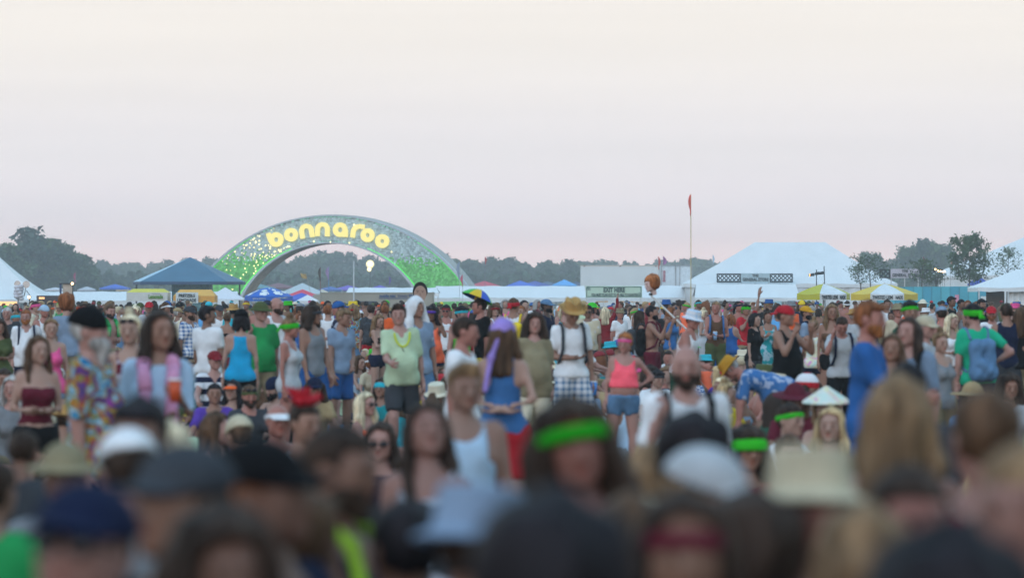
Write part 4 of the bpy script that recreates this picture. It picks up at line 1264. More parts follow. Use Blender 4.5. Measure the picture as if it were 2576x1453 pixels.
# pop-up canopies
canopy_mats = {}
def cmat(hexc):
    if hexc not in canopy_mats: canopy_mats[hexc] = mat('canopy_cloth_%d' % len(canopy_mats), lin(hexc), rough=.6, noise=.08, nscale=.8)
    return canopy_mats[hexc]
def canopy(p0, p1, ptop, peave, s, hexc, label, group='pop-up canopies', val=8, dy=0, text=None, apex=None):
    D_ = FPX / s; w = (p1 - p0) / s; x0, x1 = X(p0, s), X(p1, s); zt, ze = Z(ptop, s), Z(peave, s)
    root = empty('canopy_tent', ((x0 + x1) / 2, D_ + w / 2, 0), label, 'canopy', group)
    b = MB(); ap = Vector((X(apex, s) if apex else (x0 + x1) / 2, D_ + w / 2, zt))
    cs_ = [Vector((x0, D_, ze)), Vector((x1, D_, ze)), Vector((x1, D_ + w, ze)), Vector((x0, D_ + w, ze))]
    for k in range(4):
        A, B_ = cs_[k], cs_[(k + 1) % 4]; vs = []; nv, nu = 5, 6
        for j in range(nv + 1):
            t = j / nv
            for i in range(nu + 1):
                p = A.lerp(B_, i / nu).lerp(ap, t); p.z = ze + (zt - ze) * t - .12 * (zt - ze) * math.sin(math.pi * t) * math.sin(math.pi * i / nu) * .8; vs.append(p)
        b.add(vs, [(j * (nu + 1) + i, j * (nu + 1) + i + 1, (j + 1) * (nu + 1) + i + 1, (j + 1) * (nu + 1) + i) for j in range(nv) for i in range(nu)])
    b.build('roof', cmat(hexc), root)
    v = val / s; b = MB()
    for k in range(4):
        A, B_ = cs_[k], cs_[(k + 1) % 4]; o_ = Vector(((A.x + B_.x) / 2 - (x0 + x1) / 2, (A.y + B_.y) / 2 - D_ - w / 2, 0)).normalized() * .015
        b.add([A + o_, B_ + o_, B_ + o_ - Vector((0, 0, v)), A + o_ - Vector((0, 0, v))], [(0, 3, 2, 1)])
    b.build('valance', cmat(hexc), root)
    for q in cs_:
        b = MB(); b.tube((q.x, q.y, 0), (q.x, q.y, ze), .025, .025, 6); b.build('leg', pole_mat, root)
    return root
canopy(250, 322, 714, 724, 17, '#2f63c8', 'blue canopy roof above the left market tent', val=4)
canopy(112, 160, 722, 728, 18, '#cfcfd6', 'off white canopy roof beside the dark framed light stand', val=4)
canopy(195, 238, 720, 728, 17, '#b9bfc8', 'pale grey canopy roof left of the blue canopy roof', val=4)
canopy(292, 330, 722, 728, 16, '#c9b58d', 'tan canopy roof behind the pale market tent', val=4)
canopy(1177, 1260, 706, 719, 15, '#c8354e', 'red canopy roof behind the long tent, right of the arch', val=4)
canopy(1272, 1352, 705, 719, 15, '#2f66cf', 'blue canopy roof next to the red one behind the long tent', val=4, apex=1308)
canopy(1300, 1392, 706, 719, 13.5, '#2b49a6', 'deep blue canopy roof between the blue and the dark grey ones', val=4)
canopy(1335, 1420, 707, 719, 13, '#3d5578', 'slate grey canopy roof between blue and sky blue ones', val=4)
canopy(1388, 1452, 702, 717, 16, '#58a9ea', 'sky blue canopy roof left of the white trailer', val=4)
canopy(1425, 1475, 707, 718, 15, '#3c4a68', 'dark grey canopy roof touching the white trailer', val=4)
canopy(700, 815, 711, 738, 27, '#b9c4c9', 'large pale grey canopy behind the red and blue ones', val=5)
canopy(712, 805, 727, 746, 31, '#d5465d', 'red canopy behind the cloud umbrella', val=5)
canopy(712, 800, 736, 752, 34, '#3f5fc4', 'blue canopy in front of the red canopy', val=8)
canopy(838, 912, 717, 727, 16, '#6d4fc0', 'purple canopy roof behind the tent over the container', val=4)
canopy(800, 860, 720, 728, 17, '#4067ae', 'dull blue canopy roof beside the purple one', val=4)
canopy(930, 980, 717, 725, 15, '#5f49bd', 'violet canopy roof under the bright floodlight', val=4)
canopy(2440, 2490, 694, 713, 24, '#2b4fb4', 'navy blue canopy behind the tall leafy sapling', val=5)
canopy(615, 690, 714, 724, 17, '#5c8f96', 'greenish grey canopy roof behind the cloud umbrella top', val=4)
canopy(655, 740, 711, 722, 16, '#7a4a56', 'dull maroon canopy roof left of the pale grey canopy', val=4)
canopy(790, 830, 727, 737, 22, '#c9bfa8', 'small beige canopy above the end of the container', val=4)
canopy(514, 612, 722, 752, 34, '#d9dde4', 'plain white canopy between the orange stall and the cloud umbrella', val=3)
canopy(745, 800, 741, 756, 40, '#dfe2e6', 'small white canopy corner beside the beige container', val=8)

# pavilion with blue hipped roof
def pavilion():
    s = 28.0; D_ = FPX / s
    cx = X(465, s); half = 139 / s; hb = 5.0
    root = empty('pavilion', (cx, D_ + hb, 0), 'wide blue hip roofed pavilion with painted teal tower', 'pavilion')
    zt, ze = Z(645, s), Z(708, s)
    yc = D_ + hb
    # eight-sided roof: broad front, narrow slanting flanks
    pts = [(X(352, s), D_), (X(571, s), D_), (X(604, s), D_ + 3.2), (X(604, s), D_ + 7), (X(571, s), D_ + 10), (X(352, s), D_ + 10), (X(325, s), D_ + 7), (X(325, s), D_ + 3.2)]
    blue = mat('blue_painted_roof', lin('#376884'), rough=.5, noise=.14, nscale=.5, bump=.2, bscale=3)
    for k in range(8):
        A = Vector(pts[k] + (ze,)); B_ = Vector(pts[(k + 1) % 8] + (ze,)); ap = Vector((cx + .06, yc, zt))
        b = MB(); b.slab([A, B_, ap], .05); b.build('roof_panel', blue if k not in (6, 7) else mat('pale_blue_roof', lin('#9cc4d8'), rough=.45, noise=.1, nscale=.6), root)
    b = MB()
    for k in range(8):
        A = Vector(pts[k] + (ze,)); B_ = Vector(pts[(k + 1) % 8] + (ze,)); v = Vector((0, 0, .26))
        b.add([A, B_, B_ - v, A - v], [(0, 3, 2, 1), (0, 1, 2, 3)][:1])
    o = b.build('fascia', mat('dark_blue_fascia', lin('#1f4468'), rough=.5), root); o.modifiers.new('t', 'SOLIDIFY').thickness = .06
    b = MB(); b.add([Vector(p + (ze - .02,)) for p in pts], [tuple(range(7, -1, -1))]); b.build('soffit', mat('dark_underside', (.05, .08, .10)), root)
    m, nt, bs = nodes_of('painted_teal_wall')
    N = nt.nodes; L = nt.links; tc = N.new('ShaderNodeTexCoord'); vr = N.new('ShaderNodeTexNoise'); vr.inputs['Scale'].default_value = 2.2; vr.inputs['Distortion'].default_value = 3.0
    L.new(tc.outputs['Object'], vr.inputs['Vector']); rp = N.new('ShaderNodeValToRGB'); rp.color_ramp.interpolation = 'CONSTANT'
    e = rp.color_ramp; e.elements[0].color = (.04, .16, .20, 1); e.elements[1].position = .46; e.elements[1].color = (.09, .33, .36, 1)
    q = e.elements.new(.56); q.color = (.03, .10, .22, 1); q = e.elements.new(.60); q.color = (.14, .36, .34, 1)
    L.new(vr.outputs[0], rp.inputs[0]); L.new(rp.outputs[0], bs.inputs['Base Color'])
    b = MB(); b.box(X(425, s), X(520, s), D_ + 2.8, D_ + 7.0, 0, ze - .05); b.build('tower', m, root)
    for px in (334, 596):
        b = MB(); b.tube((X(px, s), D_ + 3.4, 0), (X(px, s), D_ + 3.4, ze - .05), .08, .08, 8); b.build('post', dark_metal, root)
pavilion()

# lemonade stalls
ink = mat('dark_ink', (.02, .03, .035), rough=.7)
grn_ink = mat('green_ink', lin('#5a8a1e'), rough=.7); org = mat('lemon_yellow', lin('#d8c21e'), rough=.6)
def gable_stall(p0, p1, ptop, proof, pbot, s, roof_hex, wall_m, label, gable_right=False):
    D_ = FPX / s; x0, x1 = X(p0, s), X(p1, s); w = 2.6; zt, zr, zb = Z(ptop, s), Z(proof, s), Z(pbot, s)
    root = empty('food_stall', ((x0 + x1) / 2, D_ + w / 2, 0), label, 'stall')
    rm = mat('stall_roof_' + roof_hex[1:4], lin(roof_hex), rough=.55, noise=.1, nscale=1.5)
    ins = (x1 - x0) * .12
    A, B_, C_, E_ = Vector((x0, D_, zr)), Vector((x1, D_, zr)), Vector((x1, D_ + w, zr)), Vector((x0, D_ + w, zr))
    r0 = Vector((x0 + ins, D_ + w * .5, zt)); r1 = Vector((x1 - ins, D_ + w * .5, zt))
    for q in ([A, B_, r1, r0], [C_, E_, r0, r1], [B_, C_, r1], [E_, A, r0]):
        b = MB(); b.slab(q, .03); b.build('roof_panel', rm, root)
    b = MB(); b.add([A, B_, Vector((x1, D_ - .02, zb)), Vector((x0, D_ - .02, zb))], [(0, 3, 2, 1)])
    b.add([B_, C_, Vector((x1, D_ + w, zb)), Vector((x1, D_, zb))], [(0, 3, 2, 1)]); b.add([E_, A, Vector((x0, D_, zb)), Vector((x0, D_ + w, zb))], [(0, 3, 2, 1)])
    b.build('valance', wall_m, root)
    for xx, yy in ((x0 + .05, D_ + .05), (x1 - .05, D_ + .05), (x0 + .05, D_ + w - .05), (x1 - .05, D_ + w - .05)):
        b = MB(); b.tube((xx, yy, 0), (xx, yy, zr), .03, .03, 7); b.build('leg', pole_mat, root)
    b = MB(); b.box(x0 + .1, x1 - .1, D_ + .2, D_ + .7, 0, 1.0); b.build('counter', mat('counter_board', (.25, .2, .14)), root)
    return root
s = 38.0
r_ = gable_stall(318, 421, 726, 735, 757, s, '#d8c92c', mat('cream_valance', (.62, .62, .58), rough=.6), 'lemonade stall with yellow roof and cream front')
ptxt('Lemonade', 374, 410, 740, 751, s, grn_ink, r_, dy=-.06, bold=.04); ptxt('Hand Squeezed', 382, 403, 737.5, 739.5, s, ink, r_, dy=-.06)
r_ = gable_stall(436, 540, 728, 744, 760, s, '#e3a83c', mat('orange_valance', lin('#d99c38'), rough=.6), 'pretzel and lemonade stall with orange roof and white board')
b = MB(); a = W(443, 762, s); c = W(499, 735, s); b.box(a.x, c.x, a.y - .16, a.y - .10, a.z, c.z); sg = b.build('sign_board', mat('sign_white', (.66, .72, .72), rough=.6), r_)
ptxt('PRETZELS', 450, 491, 739, 747, s, ink, sg, dy=-.19, bold=.035); ptxt('LEMONADE', 447, 494, 750.5, 759, s, ink, sg, dy=-.19, bold=.035)

# cloud umbrella
def cloud_umbrella():
    s = 47.0; D_ = FPX / s; cx = X(672, s); Rr = 61 / s; yc = D_ + Rr
    zt, ze, zb = Z(723, s), Z(745, s), Z(757, s)
    root = empty('market_umbrella', (cx, yc, 0), 'blue market umbrella printed with white clouds', 'umbrella')
    n = 8; m = mat('umbrella_blue', lin('#1461c0'), rough=.5, noise=.06); wm = mat('cloud_white', (.72, .76, .78), rough=.6)
    prof = lambda t: zt - (zt - ze) * (t ** 1.7)
    def P(a, t, off=0.0):
        k = a / (2 * math.pi / n); f = k - math.floor(k); a0 = math.floor(k) * 2 * math.pi / n; a1 = a0 + 2 * math.pi / n
        r = Rr * t + off
        p = Vector((math.cos(a0), math.sin(a0), 0)).lerp(Vector((math.cos(a1), math.sin(a1), 0)), f) * r
        return Vector((cx + p.x, yc + p.y, prof(t) + off * .8))
    for k in range(n):
        b = MB(); vs = []; nu, nv = 4, 7; o_ = R(12)
        for j in range(nv + 1):
            for i in range(nu + 1):
                vs.append(P(o_ * 0 + (k + i / nu * .9999) * 2 * math.pi / n, max(j / nv, .02)))
        b.add(vs, [(j * (nu + 1) + i, j * (nu + 1) + i + 1, (j + 1) * (nu + 1) + i + 1, (j + 1) * (nu + 1) + i) for j in range(nv) for i in range(nu)])
        A, B_ = P(k * 2 * math.pi / n, 1), P((k + .9999) * 2 * math.pi / n, 1)
        b.add([A, B_, Vector((B_.x, B_.y, zb)), Vector((A.x, A.y, zb))], [(0, 1, 2, 3)])
        b.build('panel', m, root)
    for a, t, w, h in ((-1.85, .55, .30, .12), (-1.75, .80, .34, .16), (-1.05, .48, .22, .10), (-.95, .76, .34, .16), (-2.6, .60, .22, .12), (-2.75, .85, .25, .14), (-1.4, .28, .2, .08), (-.3, .7, .25, .12)):
        b = MB(); vs = [P(a, t, .012)]; kk = 18
        for i in range(kk):
            th = 2 * math.pi * i / kk; rr = 1 + .16 * math.sin(th * 6)
            vs.append(P(a + math.cos(th) * w * rr * .8, min(.97, max(.05, t + math.sin(th) * h * rr)), .014))
        b.add(vs, [(0, 1 + i, 1 + (i + 1) % kk) for i in range(kk)]); b.build('cloud', wm, root)
    b = MB(); b.tube((cx, yc, 0), (cx, yc, zt - .02), .03, .03, 8); b.build('pole', pole_mat, root)
    yb = D_ + Rr * (1 - math.cos(R(22.5))) 
    cream = mat('cream_print', (.62, .62, .50), rough=.6)
    txt("BEN & JERRY'S", X(636, s), X(668, s), Z(754, s), Z(749, s), D_ + .02, cream, root, bold=.01)
    txt("BEN & JERRY'S", X(700, s), X(722, s), Z(752, s), Z(746.5, s), D_ + .25, cream, root, bold=.01)
cloud_umbrella()

# yellow and white umbrella stands with lemonade lettering
def lemon_umbrella(p0, p1, ptop, peave, pbot, s, label, start, ycol, white_panel):
    D_ = FPX / s; cx = X((p0 + p1) / 2, s); Rr = (p1 - p0) / 2 / s; yc = D_ + Rr
    zt, ze, zb = Z(ptop, s), Z(peave, s), Z(pbot, s)
    root = empty('market_umbrella', (cx, yc, 0), label, 'umbrella')
    n = 6; ym = mat('umbrella_yellow_%s' % ycol[1:3], lin(ycol), rough=.5, noise=.06); wm = mat('umbrella_white', (.68, .72, .74), rough=.5)
    for k in range(n):
        a0 = R(start + 60 * k); a1 = R(start + 60 * (k + 1))
        A = Vector((cx + Rr * math.cos(a0), yc + Rr * math.sin(a0), ze)); B_ = Vector((cx + Rr * math.cos(a1), yc + Rr * math.sin(a1), ze)); ap = Vector((cx, yc, zt))
        b = MB(); vs = []
        for j in range(6):
            for i in range(5):
                p = A.lerp(B_, i / 4).lerp(ap, j / 5); t = j / 5; p.z = ze + (zt - ze) * (1 - (1 - t) ** 1.25) - .05 * math.sin(math.pi * i / 4) * (1 - t); vs.append(p)
        b.add(vs, [(j * 5 + i, j * 5 + i + 1, j * 5 + i + 6, j * 5 + i + 5) for j in range(5) for i in range(4)])
        vv = []
        for i in range(5): 
            p = A.lerp(B_, i / 4); p.z = ze - .05 * math.sin(math.pi * i / 4); vv += [p, Vector((p.x, p.y, zb))]
        b.add(vv, [(2 * i, 2 * i + 1, 2 * i + 3, 2 * i + 2) for i in range(4)])
        o = b.build('panel', wm if k % 2 == white_panel else ym, root)
        mid = (a0 + a1) / 2
        if k % 2 == white_panel and math.sin(mid) < -.3:
            # lettering along this panel's valance
            wv = (B_ - A); L_ = wv.length; cen = (A + B_) / 2
            for body, f0, f1, mm in (('TWISTED', .06, .44, ink), ('LEM', .48, .66, ink), ('NADE', .75, .96, ink)):
                t_ = txt(body, (f0 - .5) * L_, (f1 - .5) * L_, -.10, .10, -.03, mm, root, bold=.02, local=True)
                ang = math.atan2(wv.y, wv.x)
                t_.location = (cen.x - cx, cen.y - yc, (ze + zb) / 2 - .02); t_.rotation_euler = (0, 0, ang)
            b = MB(); b.ellipsoid((0, 0, 0), (.10, .015, .10), 10, 6); q = b.build('lemon_print', org, root)
            q.location = (cen.x - cx + wv.x * .205, cen.y - yc + wv.y * .205, (ze + zb) / 2 - .02); q.location += Vector((math.sin(ang), -math.cos(ang), 0)) * .03; q.rotation_euler = (0, 0, ang)
    b = MB(); b.tube((cx, yc, 0), (cx, yc, zt + .08), .035, .035, 8); b.build('pole', pole_mat, root)
    b = MB(); b.tube((cx, yc, 0), (cx, yc, .08), .35, .30, 16); b.build('base', dark_metal, root)
    return root
lemon_umbrella(2005, 2150, 713, 738, 754, 50, 'yellow and white lemonade umbrella whose bare pole shows in the crowd', -150 - 12, '#b9b52c', 1)
lemon_umbrella(2148, 2318, 713, 738, 755, 46, 'yellow and white lemonade umbrella in front of the turquoise fence', -120, '#d9bb35', 0)

# beige storage container with lettering, and the tent behind it
def container():
    s = 36.0; D_ = FPX / s; x0, x1 = X(806, s), X(1091, s); zt = Z(735, s)
    root = empty('storage_container', ((x0 + x1) / 2, D_ + 1.2, 0), 'long beige steel storage container with blue lettering', 'container')
    bm_ = mat('beige_steel', (.36, .34, .28), rough=.55, noise=.08, nscale=1, bump=.1); bm2 = mat('beige_steel_trim', (.30, .285, .235), rough=.55)
    b = MB(); b.box(x0, x1, D_, D_ + 2.4, .12, zt - .1); b.build('shell', bm_, root)
    for zz in (zt - .12, .02):
        b = MB(); b.box(x0 - .03, x1 + .03, D_ - .04, D_ + 2.44, zz, zz + .12); b.build('rail', bm2, root)
    n = 42
    rib = None
    for k in range(n):
        xx = x0 + .15 + (x1 - x0 - .3) * k / (n - 1)
        if 5.2 / 1 and X(983, s) < xx < X(1074, s): continue
        b = MB(); b.box(xx - .035, xx + .035, D_ - .03, D_ + .01, .14, zt - .14); b.build('rib', bm_, root)
    for xx in (x0, x1 - .12):
        b = MB(); b.box(xx, xx + .12, D_ - .05, D_ + .06, .02, zt + .02); b.build('corner_post', bm2, root)
    blue_ink = mat('navy_print', lin('#2d4f7e'), rough=.6)
    ptxt('mobile mini', 955, 995, 739.5, 748, s, blue_ink, root, dy=-.04, bold=.035); ptxt('950-', 1028, 1046, 740, 747, s, blue_ink, root, dy=-.04, bold=.03)
    b = MB(); a = W(953, 751, s); c = W(1046, 749.5, s); b.box(a.x, c.x, a.y - .045, a.y - .02, a.z, c.z); b.build('stripe', blue_ink, root)
    b = MB(); a = W(1000, 747, s); c = W(1025, 741, s)
    for k in range(3): b.box(a.x, c.x, a.y - .045, a.y - .02, a.z + k * .06, a.z + k * .06 + .025)
    b.build('small_print', blue_ink, root)
    b = MB(); a = W(900, 766, s); c = W(948, 757, s); b.box(a.x, c.x, a.y - .05, a.y + .02, a.z - .4, c.z); b.build('window', mat('dark_pane', (.04, .06, .08), rough=.2), root)
    b = MB(); a = W(806, 760, s)
    hb = MB(); hb.box(X(786, s), X(805, s), D_ + .4, D_ + 2.2, .02, Z(741, s)); o = hb.build('booth', mat('booth_beige', (.40, .38, .33))); tag(o, 'narrow beige booth at the left end of the container', 'booth')
container()
long_tent('market_tent', 868, 1105, 723, 737, 31, 'white tent roof rising just behind the beige container', depth=5, val=.3, n_pole=4)

# white box trailer and rear doors
def trailer():
    s = 22.0; D_ = FPX / s; x0, x1 = X(1461, s), X(1662, s); zt, zb = Z(667, s), .9
    root = empty('box_trailer', ((x0 + x1) / 2, D_ + 1.3, 0), 'long white box trailer standing behind the exit banner tent', 'trailer')
    wm = mat('trailer_white', (.74, .78, .78), rough=.45, noise=.05, nscale=.7)
    b = MB(); b.box(x0, x1, D_, D_ + 2.6, zb, zt - .12); b.build('body', wm, root)
    b = MB(); b.box(x0 - .02, x1 + .02, D_ - .03, D_ + 2.63, zt - .12, zt); b.build('roof_rail', mat('warm_white_rail', (.66, .60, .52), rough=.5), root)
    nn = 30
    for k in range(nn):
        xx = x0 + .1 + (x1 - x0 - .2) * k / (nn - 1); b = MB(); b.box(xx - .02, xx + .02, D_ - .012, D_ + .01, zb + .05, zt - .14); b.build('panel_seam', wm, root)
    for px in (1470, 1560, 1650):
        b = MB(); a = W(px, 669, s); b.box(a.x - .08, a.x + .08, D_ - .06, D_ - .03, a.z - .07, a.z + .04); b.build('marker_lamp', mat('dark_red_lens', (.15, .02, .02)), root)
    for px in (1620, 1642):
        b = MB(); b.tube((X(px, s), D_ + .2, .5), (X(px, s), D_ + .5, .5), .5, .5, 16); b.build('wheel', dark_metal, root)
    # second trailer seen from its rear, doors closed
    s = 23.2; D_ = FPX / s; x0, x1 = X(1663, s), X(1741, s); zt = Z(668, s)
    root = empty('box_trailer', ((x0 + x1) / 2, D_ + 2, 0), 'grey white trailer end with framed doors and red lettering', 'trailer')
    b = MB(); b.box(x0, x1, D_, D_ + 5, .9, zt); b.build('body', mat('trailer_grey', (.50, .56, .58), rough=.45, noise=.05), root)
    for xa, xb in ((1664.5, 1698.5), (1701, 1739.5)):
        b = MB(); b.box(X(xa, s), X(xb, s), D_ - .05, D_ - .01, 1.0, Z(671, s)); d = b.build('door', mat('trailer_door', (.58, .62, .64), rough=.45), root)
    for px, w in ((1664, .10), (1699.7, .08), (1710, .06), (1740, .10)):
        b = MB(); b.box(X(px, s) - w / 2, X(px, s) + w / 2, D_ - .11, D_ - .055, .95, zt); b.build('lock_bar', metal, root)
    b = MB(); b.box(x0 - .03, x1 + .03, D_ - .12, D_ + .02, zt, zt + .09); b.build('top_rail', metal, root)
    red = mat('red_print', lin('#a8324a'), rough=.6)
    t_ = txt('BANANA', -.62, .62, -.16, .16, 0, red, root, local=True, bold=.02)
    t_.location = (X(1670.5, s) - (x0 + x1) / 2, -2.08, Z(694, s)); t_.rotation_euler = (0, R(-90), 0)
trailer()

# signs
def board(name, p0, p1, y0_, y1_, s, m, label, dy=-.05, th=.05, frame=None, posts=()):
    a = W(p0, y1_, s); c = W(p1, y0_, s)
    root = empty(name, ((a.x + c.x) / 2, a.y, 0), label, 'sign')
    b = MB(); b.box(a.x, c.x, a.y + dy - th, a.y + dy, a.z, c.z); bd = b.build('board', m, root)
    if frame:
        t = .07; y0 = a.y + dy - th - .025; y1 = a.y + dy - th + .001
        for q in ((a.x + .08, c.x - .08, a.z + .08, a.z + .08 + t), (a.x + .08, c.x - .08, c.z - .08 - t, c.z - .08), (a.x + .08, a.x + .08 + t, a.z + .16, c.z - .16), (c.x - .08 - t, c.x - .08, a.z + .16, c.z - .16)):
            b = MB(); b.box(q[0], q[1], y0, y1, q[2], q[3]); b.build('border', frame, root)
    for px in posts:
        b = MB(); b.tube((X(px, s), a.y + .1, 0), (X(px, s), a.y + .1, c.z), .05, .05, 8); b.build('post', pole_mat, root)
    return root
sign_green = mat('sign_pale_green', lin('#c2dcc4'), rough=.6, noise=.04); dk_green = mat('sign_dark_green', lin('#1e5a50'), rough=.6)
s = 24.6
r_ = board('exit_banner', 1473, 1615, 719, 748.5, s, sign_green, 'pale green exit banner with dark green lettering on the long tent', dy=-.25, frame=dk_green, posts=(1476, 1612))
ptxt('EXIT HERE', 1518, 1572, 722.2, 735, s, mat('sign_ink_green', lin('#0e3f37'), rough=.6), r_, dy=-.33, bold=.045); ptxt('YOU MUST SCAN OUT TO BE ABLE TO RE-ENTER', 1487, 1604, 737.5, 745, s, MATS['sign_ink_green'], r_, dy=-.33, bold=.03)
for px, py in ((1480, 725.5), (1608, 741)):
    b = MB(); a = W(px, py, s)
    for k in range(3):
        an = R(90 + 120 * k); c = (a.x + .14 * math.cos(an), a.z + .12 * math.sin(an))
        for q in range(8):
            t0, t1 = 2 * math.pi * q / 8, 2 * math.pi * (q + 1) / 8; y_ = a.y - .335
            b.add([(c[0] + r0 * math.cos(t), y_, c[1] + r0 * math.sin(t)) for r0, t in ((.075, t0), (.12, t0), (.12, t1), (.075, t1))], [(0, 1, 2, 3)])
    b.build('emblem', dk_green, r_)
lat = mat('lattice_dark', lin('#0c181c'), rough=.7)
def lattice(root, p0, p1, y0_, y1_, s, dy=-.1):
    a = W(p0, y1_, s); c = W(p1, y0_, s); y = a.y + dy; h = c.z - a.z; w = c.x - a.x
    fr = MB(); t = .13
    fr.box(a.x, c.x, y - .05, y + .01, a.z, a.z + t); fr.box(a.x, c.x, y - .05, y + .01, c.z - t, c.z); fr.box(a.x, a.x + t, y - .055, y + .015, a.z, c.z); fr.box(c.x - t, c.x, y - .055, y + .015, a.z, c.z)
    fr.build('frame', lat, root)
    sp = .42; k = -h
    while k < w:
        for sgn, yy in ((1, y - .02), (-1, y)):
            xa, xb = k, k + h; za, zb_ = 0, h
            if xa < 0: za = -xa; xa = 0
            if xb > w: zb_ = h - (xb - w); xb = w
            if xb - xa > .05:
                b = MB(); q = .075
                A = (a.x + xa, a.z + (za if sgn > 0 else h - za)); B_ = (a.x + xb, a.z + (zb_ if sgn > 0 else h - zb_))
                b.add([(A[0] - q, yy, A[1]), (A[0] + q, yy, A[1]), (B_[0] + q, yy, B_[1]), (B_[0] - q, yy, B_[1]), (A[0] - q, yy + .012, A[1]), (A[0] + q, yy + .012, A[1]), (B_[0] + q, yy + .012, B_[1]), (B_[0] - q, yy + .012, B_[1])],
                      [(0, 1, 2, 3), (4, 7, 6, 5), (1, 5, 6, 2), (0, 3, 7, 4)])
                b.build('slat', lat, root)
        k += sp
s = 24.9
store_cream = mat('store_sign', lin('#a8bcc2'), rough=.6)
def store(p0, a0, a1, p1, y0_, y1_, s, label, store_m):
    r = board('shop_sign', a0, a1, y0_, y1_, s, store_m, label, dy=-.12, posts=(a0 + 2, a1 - 2, (a0 + a1) / 2))
    lattice(r, p0, a0 - .3, y0_ + .5, y1_ + .5, s); lattice(r, a1 + .3, p1, y0_ + .5, y1_ + .5, s)
    mid = (a0 + a1) / 2
    ptxt('THE', mid - 8, mid + 8, y0_ + 2.6, y0_ + 9.4, s, ink, r, dy=-.19, bold=.035); ptxt('GENERAL STORE', a0 + 4, a1 - 3, y0_ + 11.5, y0_ + 20, s, ink, r, dy=-.19, bold=.035)
    return r
s = 23.9
store(1803, 1864, 1936, 1994, 687, 710, s, 'general store sign between two lattice panels on the big tent', store_cream)
store(2212, 2240, 2312, 2372, 676, 699, 26.0, 'general store sign half hidden by a sapling, above the turquoise fence', mat('store_sign_pink', lin('#c3bcc6'), rough=.6))

# turquoise panel fence
s = 32.0; D_ = FPX / s
fr_ = empty('panel_fence', (X(2365, s), D_, 0), 'turquoise panel fence behind the yellow and white umbrella', 'fence')
tq = [mat('turquoise_panel_%d' % i, lin(c), rough=.5, noise=.1, nscale=.8) for i, c in enumerate(('#45a9bd', '#4fb4c4', '#3b9fb8'))]
px = 2206; k = 0
while px < 2486:
    b = MB(); b.box(X(px + .6, s), X(px + 22.4, s), D_, D_ + .05, .05, Z(722 - (px - 2206) * .01, s)); b.build('panel', tq[k % 3], fr_)
    b = MB(); b.box(X(px - .6, s), X(px + .6, s), D_ - .03, D_ + .08, 0, Z(721, s)); b.build('post', mat('teal_post', lin('#2f8090')), fr_)
    px += 23; k += 1
pinkm = mat('pink_paint', lin('#d78fa6')); wht = MATS['white_paint']
for i, (a_, c_, y0_, y1_, mm, lb) in enumerate([(2212, 2226, 727, 745, pinkm, 'pink poster at the left end of the turquoise fence'), (2402, 2412, 741, 760, pinkm, 'pink painted patch on the turquoise fence near the white frame tent'), (2462, 2486, 745, 765, wht, 'small white notice at the opening of the right frame tent')]):
    b = MB(); a = W(a_, y1_, s); c = W(c_, y0_, s); b.box(a.x, c.x, a.y - .12 - (1.2 if i == 2 else 0), a.y - .07 - (1.2 if i == 2 else 0), a.z, c.z); q = b.build('poster', mm); tag(q, lb, 'poster')
b = MB(); a = W(1940, 775, 34); c = W(1966, 757, 34); b.box(a.x, c.x, a.y - .03, a.y, a.z, c.z); q = b.build('notice_board', mat('notice_pale', lin('#9fc3cc'))); tag(q, 'pale notice with dark lettering behind the crowd under the store sign', 'sign')

# ------------------------------------------------------------------ flags and poles
def pole_flag(px, ptop, pbase, s, fcol, fw, fh, label, pole_col=None, r=.03, tilt=0.0, droop=True, name='flag_pole', fy=0.0):
    p = W(px, 750, s); zt = Z(ptop, s)
    root = empty(name, (p.x - tilt * (750 - pbase) / s * 0, p.y, 0), label, 'flag')
    pm = mat('pole_%s' % (pole_col or 'grey').strip('#'), lin(pole_col or '#9aa2a8'), rough=.5)
    b = MB(); b.tube((p.x + tilt, p.y, 0), (p.x, p.y, zt), r, r * .8, 8); b.build('pole', pm, root)
    if fcol:
        b = MB(); vs = []; n, m_ = 6, 8
        w, h = fw / s, fh / s; sg = -1 if w < 0 else 1; w = abs(w)
        for j in range(m_ + 1):
            t = j / m_
            for i in range(n + 1):
                f = i / n
                if droop: xx = sg * w * f * (.35 + .65 * math.sin(math.pi * min(1, t * 1.3 + .1))) ; zz = zt - fy / s - h * t - f * w * .6
                else: xx = sg * w * f; zz = zt - fy / s - h * t - .1 * math.sin(f * 5) * h
                vs.append((p.x + tilt * (1 - (zz / zt)) + xx, p.y - .06 - .10 * math.sin(f * 7 + t * 3) * w, zz))
        b.add(vs, [(j * (n + 1) + i, j * (n + 1) + i + 1, (j + 1) * (n + 1) + i + 1, (j + 1) * (n + 1) + i) for j in range(m_) for i in range(n)])
        o = b.build('flag', mat('flag_%s' % fcol.strip('#'), lin(fcol), rough=.7, noise=.3, nscale=3), root); o.modifiers.new('t', 'SOLIDIFY').thickness = .01
    return root
pole_flag(1738, 488, 750, 25, '#e2543c', -7, 52, 'tall thin yellow pole with drooping orange red flag above the trailer', '#b8a24a', .045)
pole_flag(770, 688, 750, 30, '#b59a62', -14, 12, 'leaning pole with ragged tan flag inside the arch opening', '#a8a8a2', .025, tilt=.9, droop=False)
pole_flag(806, 672, 750, 30, '#4c4238', -6, 34, 'pole with hanging dark brown flag inside the arch opening', '#8d4c44', .03)
pole_flag(827, 670, 750, 30, '#a98fb8', -8, 32, 'pale blue pole with drooping lilac flag inside the arch opening', '#5a9ac8', .03)
pole_flag(890, 656, 770, 44, None, 0, 0, 'white camera mast standing in front of the beige container', '#c9d1d4', .045, name='mast')
pole_flag(1156, 658, 750, 26, '#8f9fb4', -8, 44, 'feather shaped white and grey flag at the right foot of the arch', '#c0c8cc', .03)
